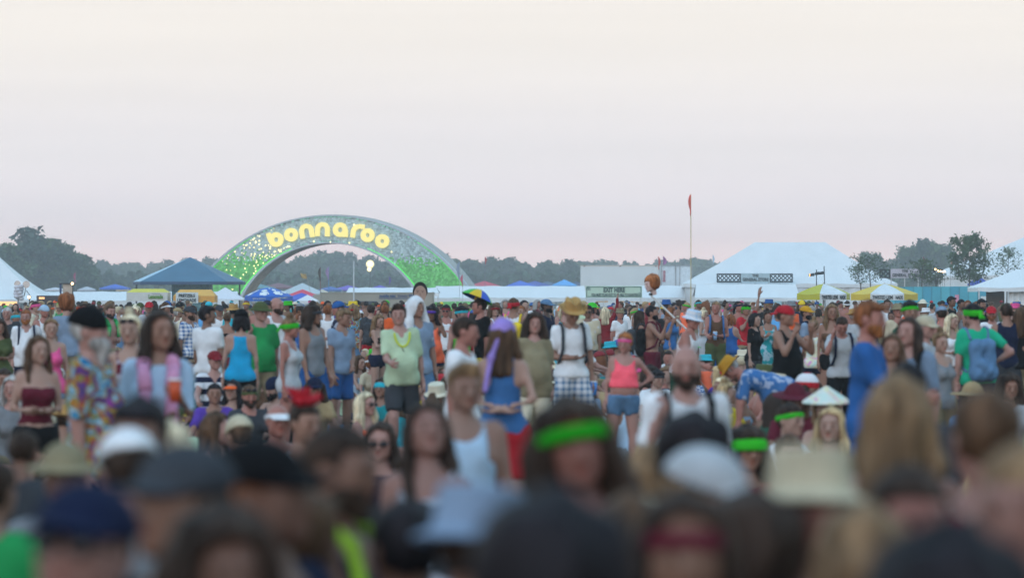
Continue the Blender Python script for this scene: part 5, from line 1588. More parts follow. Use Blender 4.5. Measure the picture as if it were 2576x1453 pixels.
pole_flag(1164, 690, 750, 26, '#c9506a', -6, 28, 'small white and red pennant at the right foot of the arch', '#c0c8cc', .03)
pole_flag(1220, 645, 750, 18, '#c23c34', 5, 18, 'thin pole with red streamer above the wood', '#7d6f86', .03)
pole_flag(190, 684, 750, 20, '#b05070', -5, 26, 'faded red flag in front of the wood at the left', '#8a8f96', .03)
pole_flag(1656, 645, 750, 22, '#c8503f', 6, 30, 'orange feather banner above the trailer roof', '#b0b0b0', .03)
pole_flag(1668, 643, 750, 22, '#a06a9c', 10, 26, 'purple feather banner above the trailer roof', '#b0b0b0', .03)
pole_flag(1793, 640, 750, 22, '#b8cfe0', 5, 26, 'pale blue pennant beside the slope of the huge tent', '#b0b0b0', .025)
pole_flag(2261, 611, 750, 26, None, 0, 0, 'very thin mast between the huge tent and the tall trees', '#8f979c', .02, name='mast')
pole_flag(2322, 645, 750, 26, '#8a3a4c', 9, 24, 'pole with hanging red and blue flag beside the second shop sign', '#b0b0b0', .03)
pole_flag(2391, 652, 750, 26, '#a8806a', 7, 24, 'pole with tan feather banner beside the tall sapling', '#b0b0b0', .03)
pole_flag(1001 - 22, 695, 750, 18, '#6a4aa8', 5, 20, 'small purple pennant below the bright floodlight', '#7a7a8a', .03)
pole_flag(1061, 700, 750, 18, '#c8cdd2', 4, 20, 'small white pennant right of the floodlight', '#7a7a8a', .03)

# floodlight seen through the arch
s = 14.0; p = W(931, 664, s)
fl = empty('floodlight_mast', (p.x, p.y, 0), 'bright glaring floodlight on a mast seen through the arch', 'floodlight')
b = MB(); b.tube((p.x, p.y + .3, 0), (p.x, p.y + .3, p.z), .12, .08, 8); b.build('pole', dark_metal, fl)
hot = mat('floodlight_glow', (1, .95, .8), emit=6, emit_col=(1, .93, .66))
halo = mat('floodlight_halo', (.9, .8, .5), emit=.95, emit_col=(1, .80, .36))  # glare around the lamps, added as weakly glowing discs
b = MB(); b.ellipsoid((p.x, p.y + .12, p.z), (.74, .12, .74), 20, 10); b.build('reflector', halo, fl)  # added halo disc, not a real reflector
b = MB(); b.ellipsoid((p.x - .15, p.y + .1, p.z - .95), (.42, .12, .42), 16, 8); b.build('reflector', halo, fl)  # added halo disc of the lower lamp
b = MB(); b.ellipsoid((p.x, p.y, p.z), (.36, .2, .36), 16, 10); b.build('lamp', hot, fl)
b = MB(); b.ellipsoid((p.x - .15, p.y, p.z - .95), (.19, .2, .20), 12, 8); b.build('lamp', hot, fl)
b = MB(); b.box(p.x - .6, p.x + .6, p.y + .2, p.y + .4, p.z - .55, p.z + .55); b.build('housing', dark_metal, fl)

# spot lamps on stands at the left
def spot_stand(px, py, s, label, glow, size=.2, face=None):
    p = W(px, py, s); root = empty('spotlight_stand', (p.x, p.y, 0), label, 'spotlight')
    b = MB(); b.tube((p.x, p.y + .2, 0), (p.x, p.y + .2, p.z), .03, .03, 8); b.build('stand', dark_metal, root)
    d = Vector(face or (0, -1, -.1)).normalized()
    b = MB(); b.tube(p - d * size * 1.6, p, size * .7, size * 1.05, 14); b.build('housing', dark_metal, root)
    b = MB(); b.tube(p + d * .005, p + d * .03, size * .9, size * .9, 14); b.build('lens', glow, root)
    b = MB()
    for sx in (-1, 1): b.tube(p - d * size + Vector((sx * size * 1.1, 0, 0)), Vector((p.x + sx * size * .3, p.y + .2, p.z - size * 1.4)), .015, .015, 6)
    b.build('yoke', dark_metal, root)
spot_stand(73, 747, 45, 'lit spotlight low behind the bearded man in the white polo', warm_glow, .085)
spot_stand(165, 754, 45, 'brightest lit spotlight beside the bushy red haired person', warm_glow, .13)
spot_stand(182, 705 + 8, 48, 'small black spotlight in front of the framed panel', warm_glow, .075)
# lamp cluster with reflector
s = 42.0
cl = empty('light_rig', W(48, 750, s).xy.to_3d(), 'silver lamp cluster with round reflector before the left tent', 'light rig')
D_ = FPX / s
for px, py, r_ in ((44, 714, .20), (66, 715, .22)):
    b = MB(); a = W(px, py, s); b.tube((a.x, a.y, a.z), (a.x, a.y + .25, a.z), r_, r_ * .4, 16); b.build('reflector', mat('brushed_silver', (.55, .60, .64), rough=.25, metal=.8), cl)
b = MB(); a = W(48, 760, s); c = W(44, 716, s); b.tube((a.x, D_ + .1, 0), (c.x, D_ + .1, c.z), .05, .05, 8); b.tube((X(66, s), D_ + .1, Z(716, s)), (X(60, s), D_ + .1, Z(745, s)), .03, .03, 8); b.tube((X(66, s), D_ + .1, Z(730, s)), (X(78, s), D_ + .1, Z(748, s)), .03, .03, 6); b.build('mast', metal, cl)
b = MB(); n = 10
for k in range(14):
    t = k / 13; a = k * 1.9; b.ellipsoid((X(47, s) + .16 * math.cos(a), D_ + .12 * math.sin(a), Z(750 - 30 * t, s)), (.17, .12, .13), 8, 5)
b.build('wrapped_cover', mat('clear_wrap', (.60, .60, .66), rough=.2), cl)
# framed light stand
s = 40.0; D_ = FPX / s
fs_ = empty('framed_panel', (X(168, s), D_, 0), 'dark framed banner panel on legs beside the small black spotlight', 'panel')
b = MB(); b.box(X(158, s), X(184, s), D_, D_ + .05, Z(756, s), Z(714, s)); b.build('panel', mat('faded_banner', lin('#b9a796'), noise=.35, nscale=1.4), fs_)
b = MB(); b.box(X(150, s), X(154.5, s), D_ - .05, D_ + .1, Z(737, s), Z(714, s)); b.build('frame', mat('navy_frame', lin('#25406a')), fs_)
b = MB(); b.box(X(149, s), X(190, s), D_ - .1, D_ + .3, Z(714, s), Z(712, s)); b.build('top_bar', dark_metal, fs_)
for pa, pb in ((152, 145), (158, 166), (163, 171)):
    b = MB(); b.tube((X(pa, s), D_ + .05, Z(737, s)), (X(pb, s), D_ + .05, Z(762, s)), .022, .022, 6); b.build('leg', dark_metal, fs_)
b = MB(); b.tube((X(154, s), D_ + .05, 0), (X(154, s), D_ + .05, Z(737, s)), .04, .04, 6); b.build('leg', dark_metal, fs_)
# dark serving hatch left
s = 34.0; D_ = FPX / s
ht = empty('serving_hatch', (X(115, s), D_, 0), 'dark serving hatch with amber glow below the left tent edge', 'stall')
b = MB(); b.box(X(92, s), X(150, s), D_, D_ + 1.5, 0, Z(743, s)); b.build('box', mat('hatch_dark', (.05, .03, .03)), ht)
b = MB(); b.box(X(98, s), X(112, s), D_ - .04, D_ - .01, Z(752, s), Z(747, s)); b.build('lit_opening', dim_glow, ht)
b = MB(); b.box(X(-6, s), X(40, s), D_ + .5, D_ + .6, Z(768, s), Z(758, s)); q = b.build('light_box', dim_glow); tag(q, 'amber lit strip under the left tent edge', 'lamp')

# stage lamp bar at the right of the big tent
s = 40.0; D_ = FPX / s
lb = empty('lamp_bar', (X(2060, s), D_, 0), 'black lamp bar with one orange lit spot above the left umbrella', 'light rig')
for pa, pb, y0_ in ((2054, 2054, 678), (2077, 2073, 669)):
    b = MB(); b.tube((X(pa, s), D_, 0), (X(pb, s), D_, Z(y0_, s)), .03, .03, 8); b.build('stand', dark_metal, lb)
b = MB(); b.tube((X(2044, s), D_ - .05, Z(690, s)), (X(2073, s), D_ - .05, Z(685.5, s)), .028, .028, 8); b.build('cross_bar', dark_metal, lb)
for px, py, w in ((2041, 691, .16), (2055, 687.5, .13), (2065, 686.5, .15)):
    b = MB(); a = W(px, py, s); b.tube((a.x - w, D_ - .15, a.z - .03), (a.x + w, D_ - .1, a.z + .02), .085, .10, 12); b.build('lamp', dark_metal, lb)
b = MB(); a = W(2035.3, 692, s); b.tube((a.x, D_ - .16, a.z), (a.x + .05, D_ - .16, a.z), .09, .09, 12); b.build('lens', mat('orange_lens', (1, .5, .1), emit=2.5, emit_col=(1, .45, .15)), lb)
# string of warm lamps near second sign
s = 30.0; D_ = FPX / s
for k, (px, py) in enumerate([(2353, 677), (2360, 681), (2366, 682), (2371, 683), (2376, 683)]):
    a = W(px, py, s); q = empty('festoon_lamp', (a.x, a.y, 0), ['first', 'second', 'third', 'fourth', 'last'][k] + ' warm festoon lamp counting from the second shop sign', 'lamp', 'festoon lamps')
    b = MB(); b.tube((a.x, a.y, 0), (a.x, a.y, a.z - .06), .012, .012, 6); b.build('pole', dark_metal, q)
    b = MB(); b.ellipsoid(a, (.07, .07, .07), 10, 6); b.build('bulb', warm_glow, q)
# ------------------------------------------------------------------ people
SKIN = {'shaded_fair': (.25, .15, .115), 'shaded_pink': (.25, .135, .11), 'shaded_red': (.22, .095, .075), 'shaded_tan': (.17, .092, .065), 'fair': (.37, .235, .185), 'pink': (.38, .215, .18), 'red': (.36, .165, .13), 'tan': (.28, .155, .11), 'brown': (.20, .11, .075), 'dark': (.085, .048, .034)}  # first four: darker copies with the dim foreground's shade painted in
HC = {'black': (.012, .010, .012), 'dark': (.030, .019, .014), 'brown': (.075, .042, .024), 'light': (.16, .10, .055), 'blond': (.36, .26, .14), 'pale': (.52, .44, .30), 'red': (.17, .062, .025), 'ginger': (.24, .09, .03), 'grey': (.30, .29, .28), 'white': (.60, .58, .54)}
CC = {k: lin(v) for k, v in {
    'white': '#dfe2e6', 'pale grey': '#b3b8bd', 'grey': '#7d8288', 'dark grey': '#3c4046', 'black': '#101114', 'navy': '#161f3a', 'royal blue': '#2b5c9a', 'sky blue': '#5fa6dc',
    'blue': '#3b6aa0', 'teal': '#1d8c93', 'turquoise': '#2fb3c6', 'green': '#249050', 'lime green': '#35b828', 'leaf green': '#1d9418', 'dull lime': '#86ae30', 'dark green': '#1f4a38', 'olive': '#4f5a38', 'yellow': '#e0c22c', 'mustard': '#d09a22',
    'orange': '#e8622c', 'coral': '#ff7650', 'neon pink': '#ff6474', 'pink': '#e05a92', 'red': '#b42430', 'maroon': '#5c1c2c', 'dark red': '#80242c', 'purple': '#5a3fa0', 'lilac': '#9d86cf', 'tan': '#a9936e', 'khaki': '#8c8268',
    'cream': '#d9d2bc', 'brown': '#5d4432', 'pale green': '#b9cfae', 'denim blue': '#5b7fa3', 'pale blue': '#a9c4dc', 'straw': '#b48f58', 'grey blue': '#8195ad', 'beige': '#bfb59c', 'gold': '#b98a2e', 'bright blue': '#2a8fe0', 'mint': '#1fae86', 'azure': '#1f9fd0'}.items()}
MESHC = {}
def fig_meshes(key, kw, matname):
    """mesh data shared by all figures built from the same recipe"""
    k = key
    if k in MESHC: return MESHC[k]
    out, info = figure(**kw)
    ms = {}
    for n, v in out.items():
        m = MATS['skin'] if n == 'body' else MATS['cloth']
        if len(v[0]) == 0: continue
        ms[n] = np_mesh(n, v[0], v[1], m, True, v[2] if len(v) > 2 else None)
    MESHC[k] = (ms, info)
    return MESHC[k]

TOPNAME = {'tee': 't-shirt', 'vee': 'v-neck t-shirt', 'shirt': 'short sleeved shirt', 'blouse': 'blouse', 'bigtee': 'baggy t-shirt', 'tank': 'tank top', 'crop': 'crop top', 'racer': 'racerback top', 'dress': 'dress', 'vest': 'sleeveless shirt',
           'jersey': 'basketball jersey', 'tube': 'strapless top', 'bikini': 'bikini top', 'long': 'long sleeved top', 'none': 'bare chest'}
PEOPLE = []
CHAIR_ME = {}
uid = [0]
def person(x, ytop, s=None, rot=0.0, sex='m', top=('tee', 'white'), bottom=('shorts', 'khaki'), hair=('short', 'brown'), hat=None, skin='fair', arms=('down', 'down'),
           legs='stand', lean=0.0, hyaw=0.0, hpitch=0.0, belly=0.0, side=0.0, beard=None, glasses=False, pack=None, straps=None, tmat='cloth', group=None, label=None, ref=None, key=None, vox=None, hvox=None,
           smin_=.84, smax_=1.13, tw=0.0, shoe='grey', loose=1.0, neck=0.0, mi=False, hands=True, bmat=None, seat=False):
    if vox is None:
        es = s or 300
        vox, hvox = (.043, .0165) if es < 150 else (.032, .0122) if es < 330 else (.035, .0132) if es < 800 else (.046, .0175)
    if not str(key or '').startswith(('s', 'g')):
        rp_ = random.Random(len(PEOPLE) * 7 + 3)
        if hyaw == 0: hyaw = rp_.uniform(-22, 22)
        if hpitch == 0: hpitch = rp_.uniform(-2, 9)
        if side == 0 and legs in ('stand', 'relax', 'walk'): side = rp_.uniform(-.05, .05)
        if legs == 'stand' and rp_.random() < .5: legs = 'relax'
    kw = dict(sex=sex, arms=arms, legs=legs, lean=lean, hyaw=R(hyaw), hpitch=R(hpitch), top=top[0], bottom=bottom[0] if bottom else None, belly=belly, tw=R(tw), vox=vox, hvox=hvox, loose=loose, neck=neck, side=side, hands=hands)
    if key is None:
        uid[0] += 1; kw['seed'] = uid[0]; key = 'u%d' % uid[0]
    else: kw['seed'] = (hash(key) if isinstance(key, int) else sum(map(ord, str(key)))) % 17
    ms, info = fig_meshes(key, kw, tmat)
    extra = {None: .0, 'cowboy': .035, 'bushy': .05}.get(hat[0] if hat else None, .02) + (.03 if hair and hair[0] in ('afro', 'bushy', 'curly', 'bun') and not hat else .01)
    nat = info['top'] + extra
    low = legs in ('sit', 'knees', 'chair', 'kneel', 'out')
    if s is None:
        s = (ytop - HORIZON) / (CAMZ - nat); sc = 1.0
    else:
        sc = (CAMZ - (ytop - HORIZON) / s) / nat
        sc = max(smin_, min(smax_, sc))
    d = FPX / s; X0 = (x - 1288.0) / s
    a = R(rot)
    # put the head over the wanted picture column
    hx, hy = info['hc'][0] * sc, info['hc'][1] * sc
    X0 -= hx * math.cos(a) - hy * math.sin(a); Y0 = d - (hx * math.sin(a) + hy * math.cos(a))
    root = bpy.data.objects.new('person', None); root.empty_display_size = .2; COL.objects.link(root)
    root.location = (X0, Y0, 0); root.rotation_euler = (0, 0, a); root.scale = (sc, sc, sc)
    for n, me in ms.items():
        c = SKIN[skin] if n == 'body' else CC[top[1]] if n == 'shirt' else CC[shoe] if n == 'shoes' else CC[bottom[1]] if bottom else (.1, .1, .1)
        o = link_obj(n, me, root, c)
        if n == 'shirt' and tmat != 'cloth':
            o.material_slots[0].link = 'OBJECT'; o.material_slots[0].material = MATS[tmat]
        if n in ('shorts', 'trousers') and bmat:
            o.material_slots[0].link = 'OBJECT'; o.material_slots[0].material = MATS[bmat]
    HM = Matrix(info['HR'].tolist()).to_4x4(); HM.translation = Vector([float(v) for v in info['hc']]); HM = HM @ Matrix.Scale(.955, 4)
    under = bool(hat) and hat[0] in ('cap', 'backcap', 'beanie', 'bucket', 'boonie', 'sunhat', 'cowboy', 'fedora', 'straw', 'conical', 'towel')
    if hair: link_obj('hair', hair_mesh(hair[0], under), root, HC[hair[1]], HM)
    if beard: link_obj('beard', beard_mesh(beard[0]), root, HC[beard[1]], HM)
    if hat:
        HH = HM
        if hat[0] in ('headband', 'bandana', 'visor') and hair and hair[0] in ('bushy', 'afro', 'curly', 'crop'):
            k_ = {'bushy': 1.32, 'afro': 1.36, 'curly': 1.26, 'crop': 1.04}[hair[0]]; HH = HM @ Matrix.Diagonal((k_, k_, 1.05, 1))
        q = link_obj(HATNAME.get(hat[0], 'hat'), hat_mesh(hat[0]), root, CC[hat[1]], HH)
        if len(hat) > 2: q.material_slots[0].link = 'OBJECT'; q.material_slots[0].material = MATS[hat[2]]
    if glasses:
        G = HM.copy()
        if glasses == 'up': G = HM @ Matrix.Translation((0, .012, .078))
        link_obj('sunglasses', glasses_mesh('a'), root, None, G)
    TM = Matrix(info['T'].tolist()).to_4x4(); TM.translation = Vector([float(v) for v in info['pel']])
    if pack or straps:
        pk, st = pack_meshes()
        if pack: link_obj('backpack', pk, root, CC[pack], TM)
        link_obj('strap', st, root, CC[straps or pack], TM)
    root['label'] = label or ''; root['category'] = 'person'; root['group'] = group or 'festival goers standing in the field'
    rec = dict(o=root, x=x, y=ytop, s=s, X=X0, Y=Y0, info=info, sc=sc, a=a, ref=ref, top=top, hair=hair, hat=hat, sex=sex, label=label, hero=key.startswith('u'))
    PEOPLE.append(rec)
    return rec

def wpt(rec, p):
    """figure coordinates to world"""
    sc, a = rec['sc'], rec['a']; x, y, z = [float(v) * sc for v in p]
    return Vector((rec['o'].location.x + x * math.cos(a) - y * math.sin(a), rec['o'].location.y + x * math.sin(a) + y * math.cos(a), z))
def hand_pt(rec, i):
    a = rec['info']['arm'][i]; return wpt(rec, a[2] + a[4] * .09)

SG = 'festival goers standing in the field'; FG = 'blurred people close to the camera'; QG = 'festival goers sitting on the ground'
P = person
# ---- standing people that can be told apart, left to right
P(65, 777, 170, 8, top=('shirt', 'white'), bottom=('jeans', 'navy'), hair=('short', 'red'), beard=('full', 'ginger'), straps='navy', skin='pink', belly=.35, label='bearded man in a white polo shirt with navy backpack straps', ref='the white polo man')
P(128, 800, 235, 12, sex='f', top=('tank', 'pink'), bottom=('short', 'denim blue'), hair=('pony', 'light'), skin='fair', label='fair haired woman in a pink strap top beside the white polo man', ref='the pink strap top woman')
P(168, 741, 170, 190, top=('tee', 'grey blue'), hair=('bushy', 'red'), skin='fair', label='tall man seen from behind with bushy red brown hair', ref='the bushy red hair man')
P(112, 765, 135, 30, top=('tank', 'white'), hair=('buzz', 'grey'), hat=('backcap', 'pale blue'), skin='red', label='man in pale blue bandana cap and white tank top', ref='the pale bandana man')
P(228, 768, 450, 78, top=('bigtee', 'white'), tmat='tiedye', bottom=('shorts', 'black'), hair=('short', 'grey'), hat=('beanie', 'black'), beard=('long', 'grey'), hyaw=4, skin='pink', belly=.75, arms=('down', 'down'), legs='relax', label='old man in tie-dye shirt, black cap and long white beard', ref='the tie-dye man')
P(97, 842, 352, 22, sex='f', top=('tube', 'maroon'), bottom=('short', 'black'), hair=('long', 'brown'), skin='fair', arms=('fold', 'fold'), label='woman in maroon strapless top and black shorts with folded hands', ref='the strapless top woman')
P(326, 783, 335, 5, sex='f', top=('tank', 'maroon'), bottom=('skirt', 'navy'), hair=('bun', 'pale'), glasses='up', skin='fair', arms=('fold', 'down'), tmat='floral', label='woman with sunglasses pushed up on pale piled hair', ref='the sunglasses bun woman')
P(402, 779, 440, 8, sex='f', top=('bigtee', 'pale blue'), bottom=('shorts', 'navy'), hair=('longwavy', 'dark'), skin='tan', arms=('fold', 'phone'), label='long dark haired woman in pale tee holding a drink cup', ref='the dark haired cup holder')
P(278, 765, 150, 45, top=('none', 'white'), bottom=('shorts', 'khaki'), hair=('short', 'brown'), beard=('full', 'dark'), skin='pink', arms=('down', 'fold'), label='shirtless bearded man with a green towel round his neck', ref='the green towel man')
P(232, 764, 120, 0, hair=('buzz', 'black'), top=('tee', 'black'), skin='dark', label='short haired man far behind the tie-dye man', ref='')
P(204, 770, 130, 200, hat=('backcap', 'red'), top=('tee', 'grey'), label='person in red cap partly behind the tie-dye man')
P(375, 757, 118, 10, hat=('cap', 'red'), top=('tee', 'pale grey'), skin='tan', label='man in bright red cap below the cream lemonade stall', ref='the red cap man')
P(352, 759, 108, 5, hat=('cap', 'olive'), top=('tee', 'dark grey'), skin='tan', label='man in dark olive cap left of the bright red cap')
P(418, 757, 120, 60, hat=('visor', 'white'), hair=('pony', 'brown'), sex='f', top=('tank', 'mint'), skin='tan', label='woman in white visor between the two lemonade stalls', ref='the white visor woman')
P(478, 768, 150, 55, top=('shirt', 'blue'), tmat='plaid', bottom=('shorts', 'navy'), hat=('cap', 'dark grey'), skin='tan', beard=('full', 'dark'), label='man in blue and white plaid shirt and grey cap', ref='the plaid shirt man')
P(523, 768, 205, 150, top=('tee', 'white'), bottom=('shorts', 'khaki'), hair=('crop', 'black'), skin='brown', hyaw=-50, arms=('down2', 'down2'), label='man in white tee and khaki shorts looking right, below the orange stall', ref='the khaki shorts man', tw=0)
P(572, 785, 135, 150, sex='f', top=('bikini', 'black'), bottom=('skirt', 'teal'), hair=('short', 'brown'), skin='tan', arms=('fold', 'fold'), label='woman in black bikini top seen from behind', ref='the black bikini woman')
P(552, 765, 120, 20, top=('tee', 'white'), hat=('cap', 'dark grey'), tmat='speckle', skin='tan', label='man in dark cap and speckled shirt left of the blue tank top', ref='')
P(607, 777, 218, 178, sex='f', top=('racer', 'azure'), bottom=('short', 'black'), hair=('bob', 'black'), hat=('beanie', 'black'), skin='fair', arms=('down', 'down'), label='person in bright blue racerback top and black shorts from behind', ref='the blue racerback person')
P(657, 755, 205, 18, top=('tee', 'green'), bottom=('shorts', 'khaki'), hat=('boonie', 'olive'), hair=('short', 'grey'), skin='pink', arms=('strap', 'down'), label='man in green tee, khaki shorts and wide olive hat', ref='the green tee man', hyaw=15, belly=.2, tw=0)
P(697, 746, 172, 35, top=('jersey', 'white'), bottom=('shorts', 'denim blue'), hair=('bald', 'brown'), beard=('full', 'dark'), skin='pink', label='tall balding bearded man in a white jersey', ref='the white jersey man')
P(732, 794, 232, 70, sex='f', top=('tank', 'pale grey'), bottom=('short', 'denim blue'), hair=('bun', 'light'), hat=('bandana', 'lime green'), skin='red', label='woman in pale grey tank top with bright green headband', ref='the green headband woman')
P(788, 763, 206, 48, top=('tank', 'grey'), bottom=('shorts', 'royal blue'), hair=('curly', 'dark'), hat=('headband', 'dark grey'), skin='tan', arms=('down2', 'down2'), label='man in grey tank top and blue shorts with curly dark hair', ref='the blue shorts man', hyaw=20)
P(826, 765, 145, 178, top=('tee', 'white'), bottom=('jeans', 'navy'), hair=('short', 'red'), skin='fair', label='red haired man in white tee seen from behind', ref='the white tee back')
P(850, 755, 150, -80, top=('tee', 'navy'), hat=('backcap', 'royal blue'), skin='red', arms=('down', 'fwd'), tmat='floral', bottom=('shorts', 'dark grey'), label='man in dark tee with a backwards blue cap', ref='the blue backwards cap man')
P(865, 776, 198, 42, top=('vee', 'grey blue'), bottom=('shorts', 'royal blue'), hair=('crop', 'light'), skin='tan', arms=('down2', 'clasp'), label='young man in grey v-neck tee and bright blue shorts', ref='the v-neck tee man')
P(905, 779, 118, 172, top=('tee', 'white'), hat=('cap', 'white'), pack='navy', skin='tan', bottom=('shorts', 'black'), label='hiker with navy backpack and white cap seen from behind', ref='the navy backpack hiker')
P(934, 765, 125, 178, top=('tee', 'dark grey'), hair=('short', 'dark'), pack='dark grey', bottom=('shorts', 'red'), label='man with dark backpack and red shorts seen from behind', ref='')
P(969, 763, 125, 175, sex='f', top=('tee', 'orange'), hair=('bun', 'red'), skin='tan', bottom=('short', 'black'), label='woman with a high red brown bun in an orange top', ref='the bun woman in orange')
P(953, 790, 158, 62, sex='f', top=('bikini', 'black'), bottom=('short', 'navy'), hair=('long', 'light'), skin='fair', arms=('phone', 'phone'), hpitch=15, label='long haired woman looking down, left of the pale green shirt', ref='the long haired woman')
P(1003, 764, 226, 6, top=('shirt', 'pale green'), bottom=('shorts', 'dark grey'), hair=('quiff', 'dark'), skin='pink', arms=('fwd', 'down'), legs='walk', tw=8, belly=.15, label='man walking in a pale green shirt with a yellow necklace', ref='the pale green shirt man')
P(1048, 745, 205, 30, top=('shirt', 'grey blue'), bottom=('jeans', 'denim blue'), hair=('short', 'dark'), hat=('towel', 'white'), skin='tan', label='man with a white towel draped over his head', ref='the white towel man')
P(1085, 766, 168, -10, sex='f', top=('tank', 'coral'), bottom=('short', 'navy'), hair=('curly', 'black'), hat=('headband', 'purple'), skin='brown', arms=('fold', 'face'), belly=.5, label='woman in glowing coral tank top with purple headband', ref='the coral top woman')
P(1122, 762, 136, 0, top=('tank', 'white'), hair=('short', 'black'), hat=('headband', 'dark red'), glasses=True, skin='red', label='man in sunglasses and white tank top right of the coral top', ref='the sunglasses tank man')
P(1162, 765, 172, 40, top=('tank', 'lime green'), hair=('crop', 'black'), hat=('headband', 'turquoise'), skin='pink', straps='red', bottom=('shorts', 'grey'), label='man with turquoise headband and red strapped lime tank top', ref='the turquoise headband man')
P(1172, 795, 335, 70, top=('tee', 'white'), bottom=('shorts', 'grey'), hair=('short', 'dark'), skin='red', arms=('down', 'hip'), label='man in a white tee with hand on hip, looking right', ref='the white tee hip man', hyaw=15)
P(1205, 749, 170, -65, top=('tee', 'black'), bottom=('shorts', 'yellow'), hair=('short', 'dark'), skin='red', belly=.5, label='man in a black tee wearing a small striped umbrella hat', ref='the umbrella hat man')
UMB = PEOPLE[-1]
P(1266, 795, 368, 178, sex='f', top=('racer', 'blue'), bottom=('skirt', 'red'), hair=('longwavy', 'brown'), hat=('scarf', 'lilac'), skin='fair', arms=('back', 'back'), label='woman from behind in blue top with long lilac head scarf', ref='the lilac scarf woman')
P(1293, 745, 160, 175, top=('tank', 'white'), hair=('short', 'brown'), hat=('bandana', 'red'), pack='yellow', skin='tan', label='man from behind with red bandana and yellow backpack', ref='the yellow backpack man')
P(1345, 782, 238, 12, sex='f', top=('blouse', 'khaki'), bottom=('shorts', 'cream'), hair=('curly', 'dark'), skin='pink', belly=.3, label='curly haired woman in a loose grey beige blouse', ref='the beige blouse woman')
P(1376, 750, 138, 60, top=('shirt', 'navy'), hair=('short', 'black'), hat=('cap', 'denim blue'), skin='dark', beard=('full', 'black'), bottom=('jeans', 'navy'), label='bearded man in navy shirt and denim blue cap', ref='the denim cap man')
P(1440, 751, 226, 14, top=('tee', 'white'), bottom=('shorts', 'denim blue'), bmat='plaid', hair=('short', 'brown'), hat=('cowboy', 'straw'), skin='tan', straps='dark grey', arms=('fold', 'down'), hpitch=22, label='man in straw cowboy hat and white tee looking down', ref='the straw cowboy hat man')
P(1522, 772, 118, 175, sex='f', top=('long', 'dark red'), bottom=('short', 'dark green'), hair=('longwavy', 'pale'), arms=('up', 'down'), skin='fair', label='blond woman in dark red hooded top seen from behind', ref='the dark red top woman')
P(1560, 774, 120, 35, top=('tee', 'white'), hair=('short', 'grey'), hat=('fedora', 'khaki'), skin='red', label='man in grey brimmed hat right of the dark red top', ref='the grey brimmed hat man')
P(1611, 780, 138, 100, sex='f', top=('tank', 'maroon'), bottom=('skirt', 'black'), hair=('longwavy', 'dark'), pack='dark grey', skin='tan', arms=('fwd', 'down'), label='dark haired woman with dark backpack in profile', ref='the dark backpack woman')
P(1641, 768, 158, 75, top=('none', 'white'), bottom=('shorts', 'maroon'), hair=('short', 'black'), beard=('full', 'black'), pack='black', straps='maroon', skin='tan', arms=('pole', 'pole'), label='muscular bare chested man holding up a long pole', ref='the pole carrier')
POLE = PEOPLE[-1]
P(1571, 831, 256, 3, sex='f', top=('crop', 'neon pink'), bottom=('short', 'denim blue'), hair=('pony', 'ginger'), hat=('headband', 'pink'), skin='pink', arms=('down', 'hip'), hpitch=12, hyaw=-18, side=.05, belly=.2, label='woman in neon pink crop top and denim shorts, hand on hip', ref='the neon pink top woman')
P(1725, 862, 525, 10, top=('tee', 'white'), bottom=('shorts', 'grey'), hair=('bald', 'brown'), beard=('full', 'dark'), glasses=False, straps='black', skin='pink', arms=('strap', 'down'), belly=.4, group=FG, label='bearded bald man in white tee gripping a black strap', ref='the bald bearded man')
P(1744, 779, 200, 62, top=('tank', 'white'), hair=('short', 'dark'), hat=('bucket', 'pale blue', 'plaid'), skin='red', arms=('fwd', 'down'), lean=.25, hpitch=10, bottom=('shorts', 'dark green'), label='leaning man in white tank top and checked bucket hat', ref='the checked hat man')
P(1690, 772, 135, 80, top=('tee', 'blue'), hair=('bob', 'red'), sex='f', skin='pink', label='short red haired woman in blue tee behind the bald man', ref='')
P(1801, 757, 138, 5, top=('vest', 'brown'), bottom=('shorts', 'olive'), hair=('short', 'light'), skin='red', straps='blue', arms=('fwd', 'fold'), label='man in brown vest with bright blue backpack straps and cup', ref='the blue strap man')
CUPM = PEOPLE[-1]
P(1839, 789, 135, 130, sex='f', top=('tank', 'royal blue'), bottom=('short', 'denim blue'), hair=('bob', 'red'), skin='fair', arms=('fwd', 'down'), label='woman in royal blue tank top with short red brown hair', ref='the royal blue tank woman')
P(1877, 761, 128, 40, top=('tee', 'red'), hair=('crop', 'black'), hat=('bandana', 'lime green'), skin='tan', arms=('mouth', 'up'), label='person in red tee raising hands, lime green bandana on head', ref='the red tee person')
P(1900, 787, 158, 62, sex='f', top=('tee', 'black'), bottom=('skirt', 'dark grey'), hair=('bob', 'black'), skin='fair', label='woman in black tee with chin length black hair', ref='the black tee woman')
P(1932, 779, 140, 10, sex='f', top=('dress', 'teal'), tmat='floral', hair=('bun', 'dark'), skin='tan', arms=('phone', 'down'), label='woman in flowered teal dress beside the big black sleeveless shirt', ref='the flowered dress woman')
P(1977, 764, 222, 52, top=('vest', 'black'), bottom=('long', 'cream'), hair=('buzz', 'dark'), hat=('backcap', 'red'), skin='tan', arms=('mouth', 'mouth'), belly=.3, label='big man in black sleeveless shirt, red backwards cap, hands at mouth', ref='the red backwards cap man')
P(2029, 767, 148, 72, top=('tee', 'grey blue'), hair=('short', 'black'), hat=('cap', 'mustard'), beard=('full', 'black'), straps='navy', skin='tan', label='man in mustard yellow cap and grey blue tee', ref='the mustard cap man')
P(2046, 799, 168, 178, sex='f', top=('racer', 'white'), tmat='pastel', bottom=('short', 'navy'), hair=('bun', 'light'), skin='tan', arms=('down', 'fwd'), label='woman from behind in pastel dyed top with pink swirls', ref='the pastel top woman')
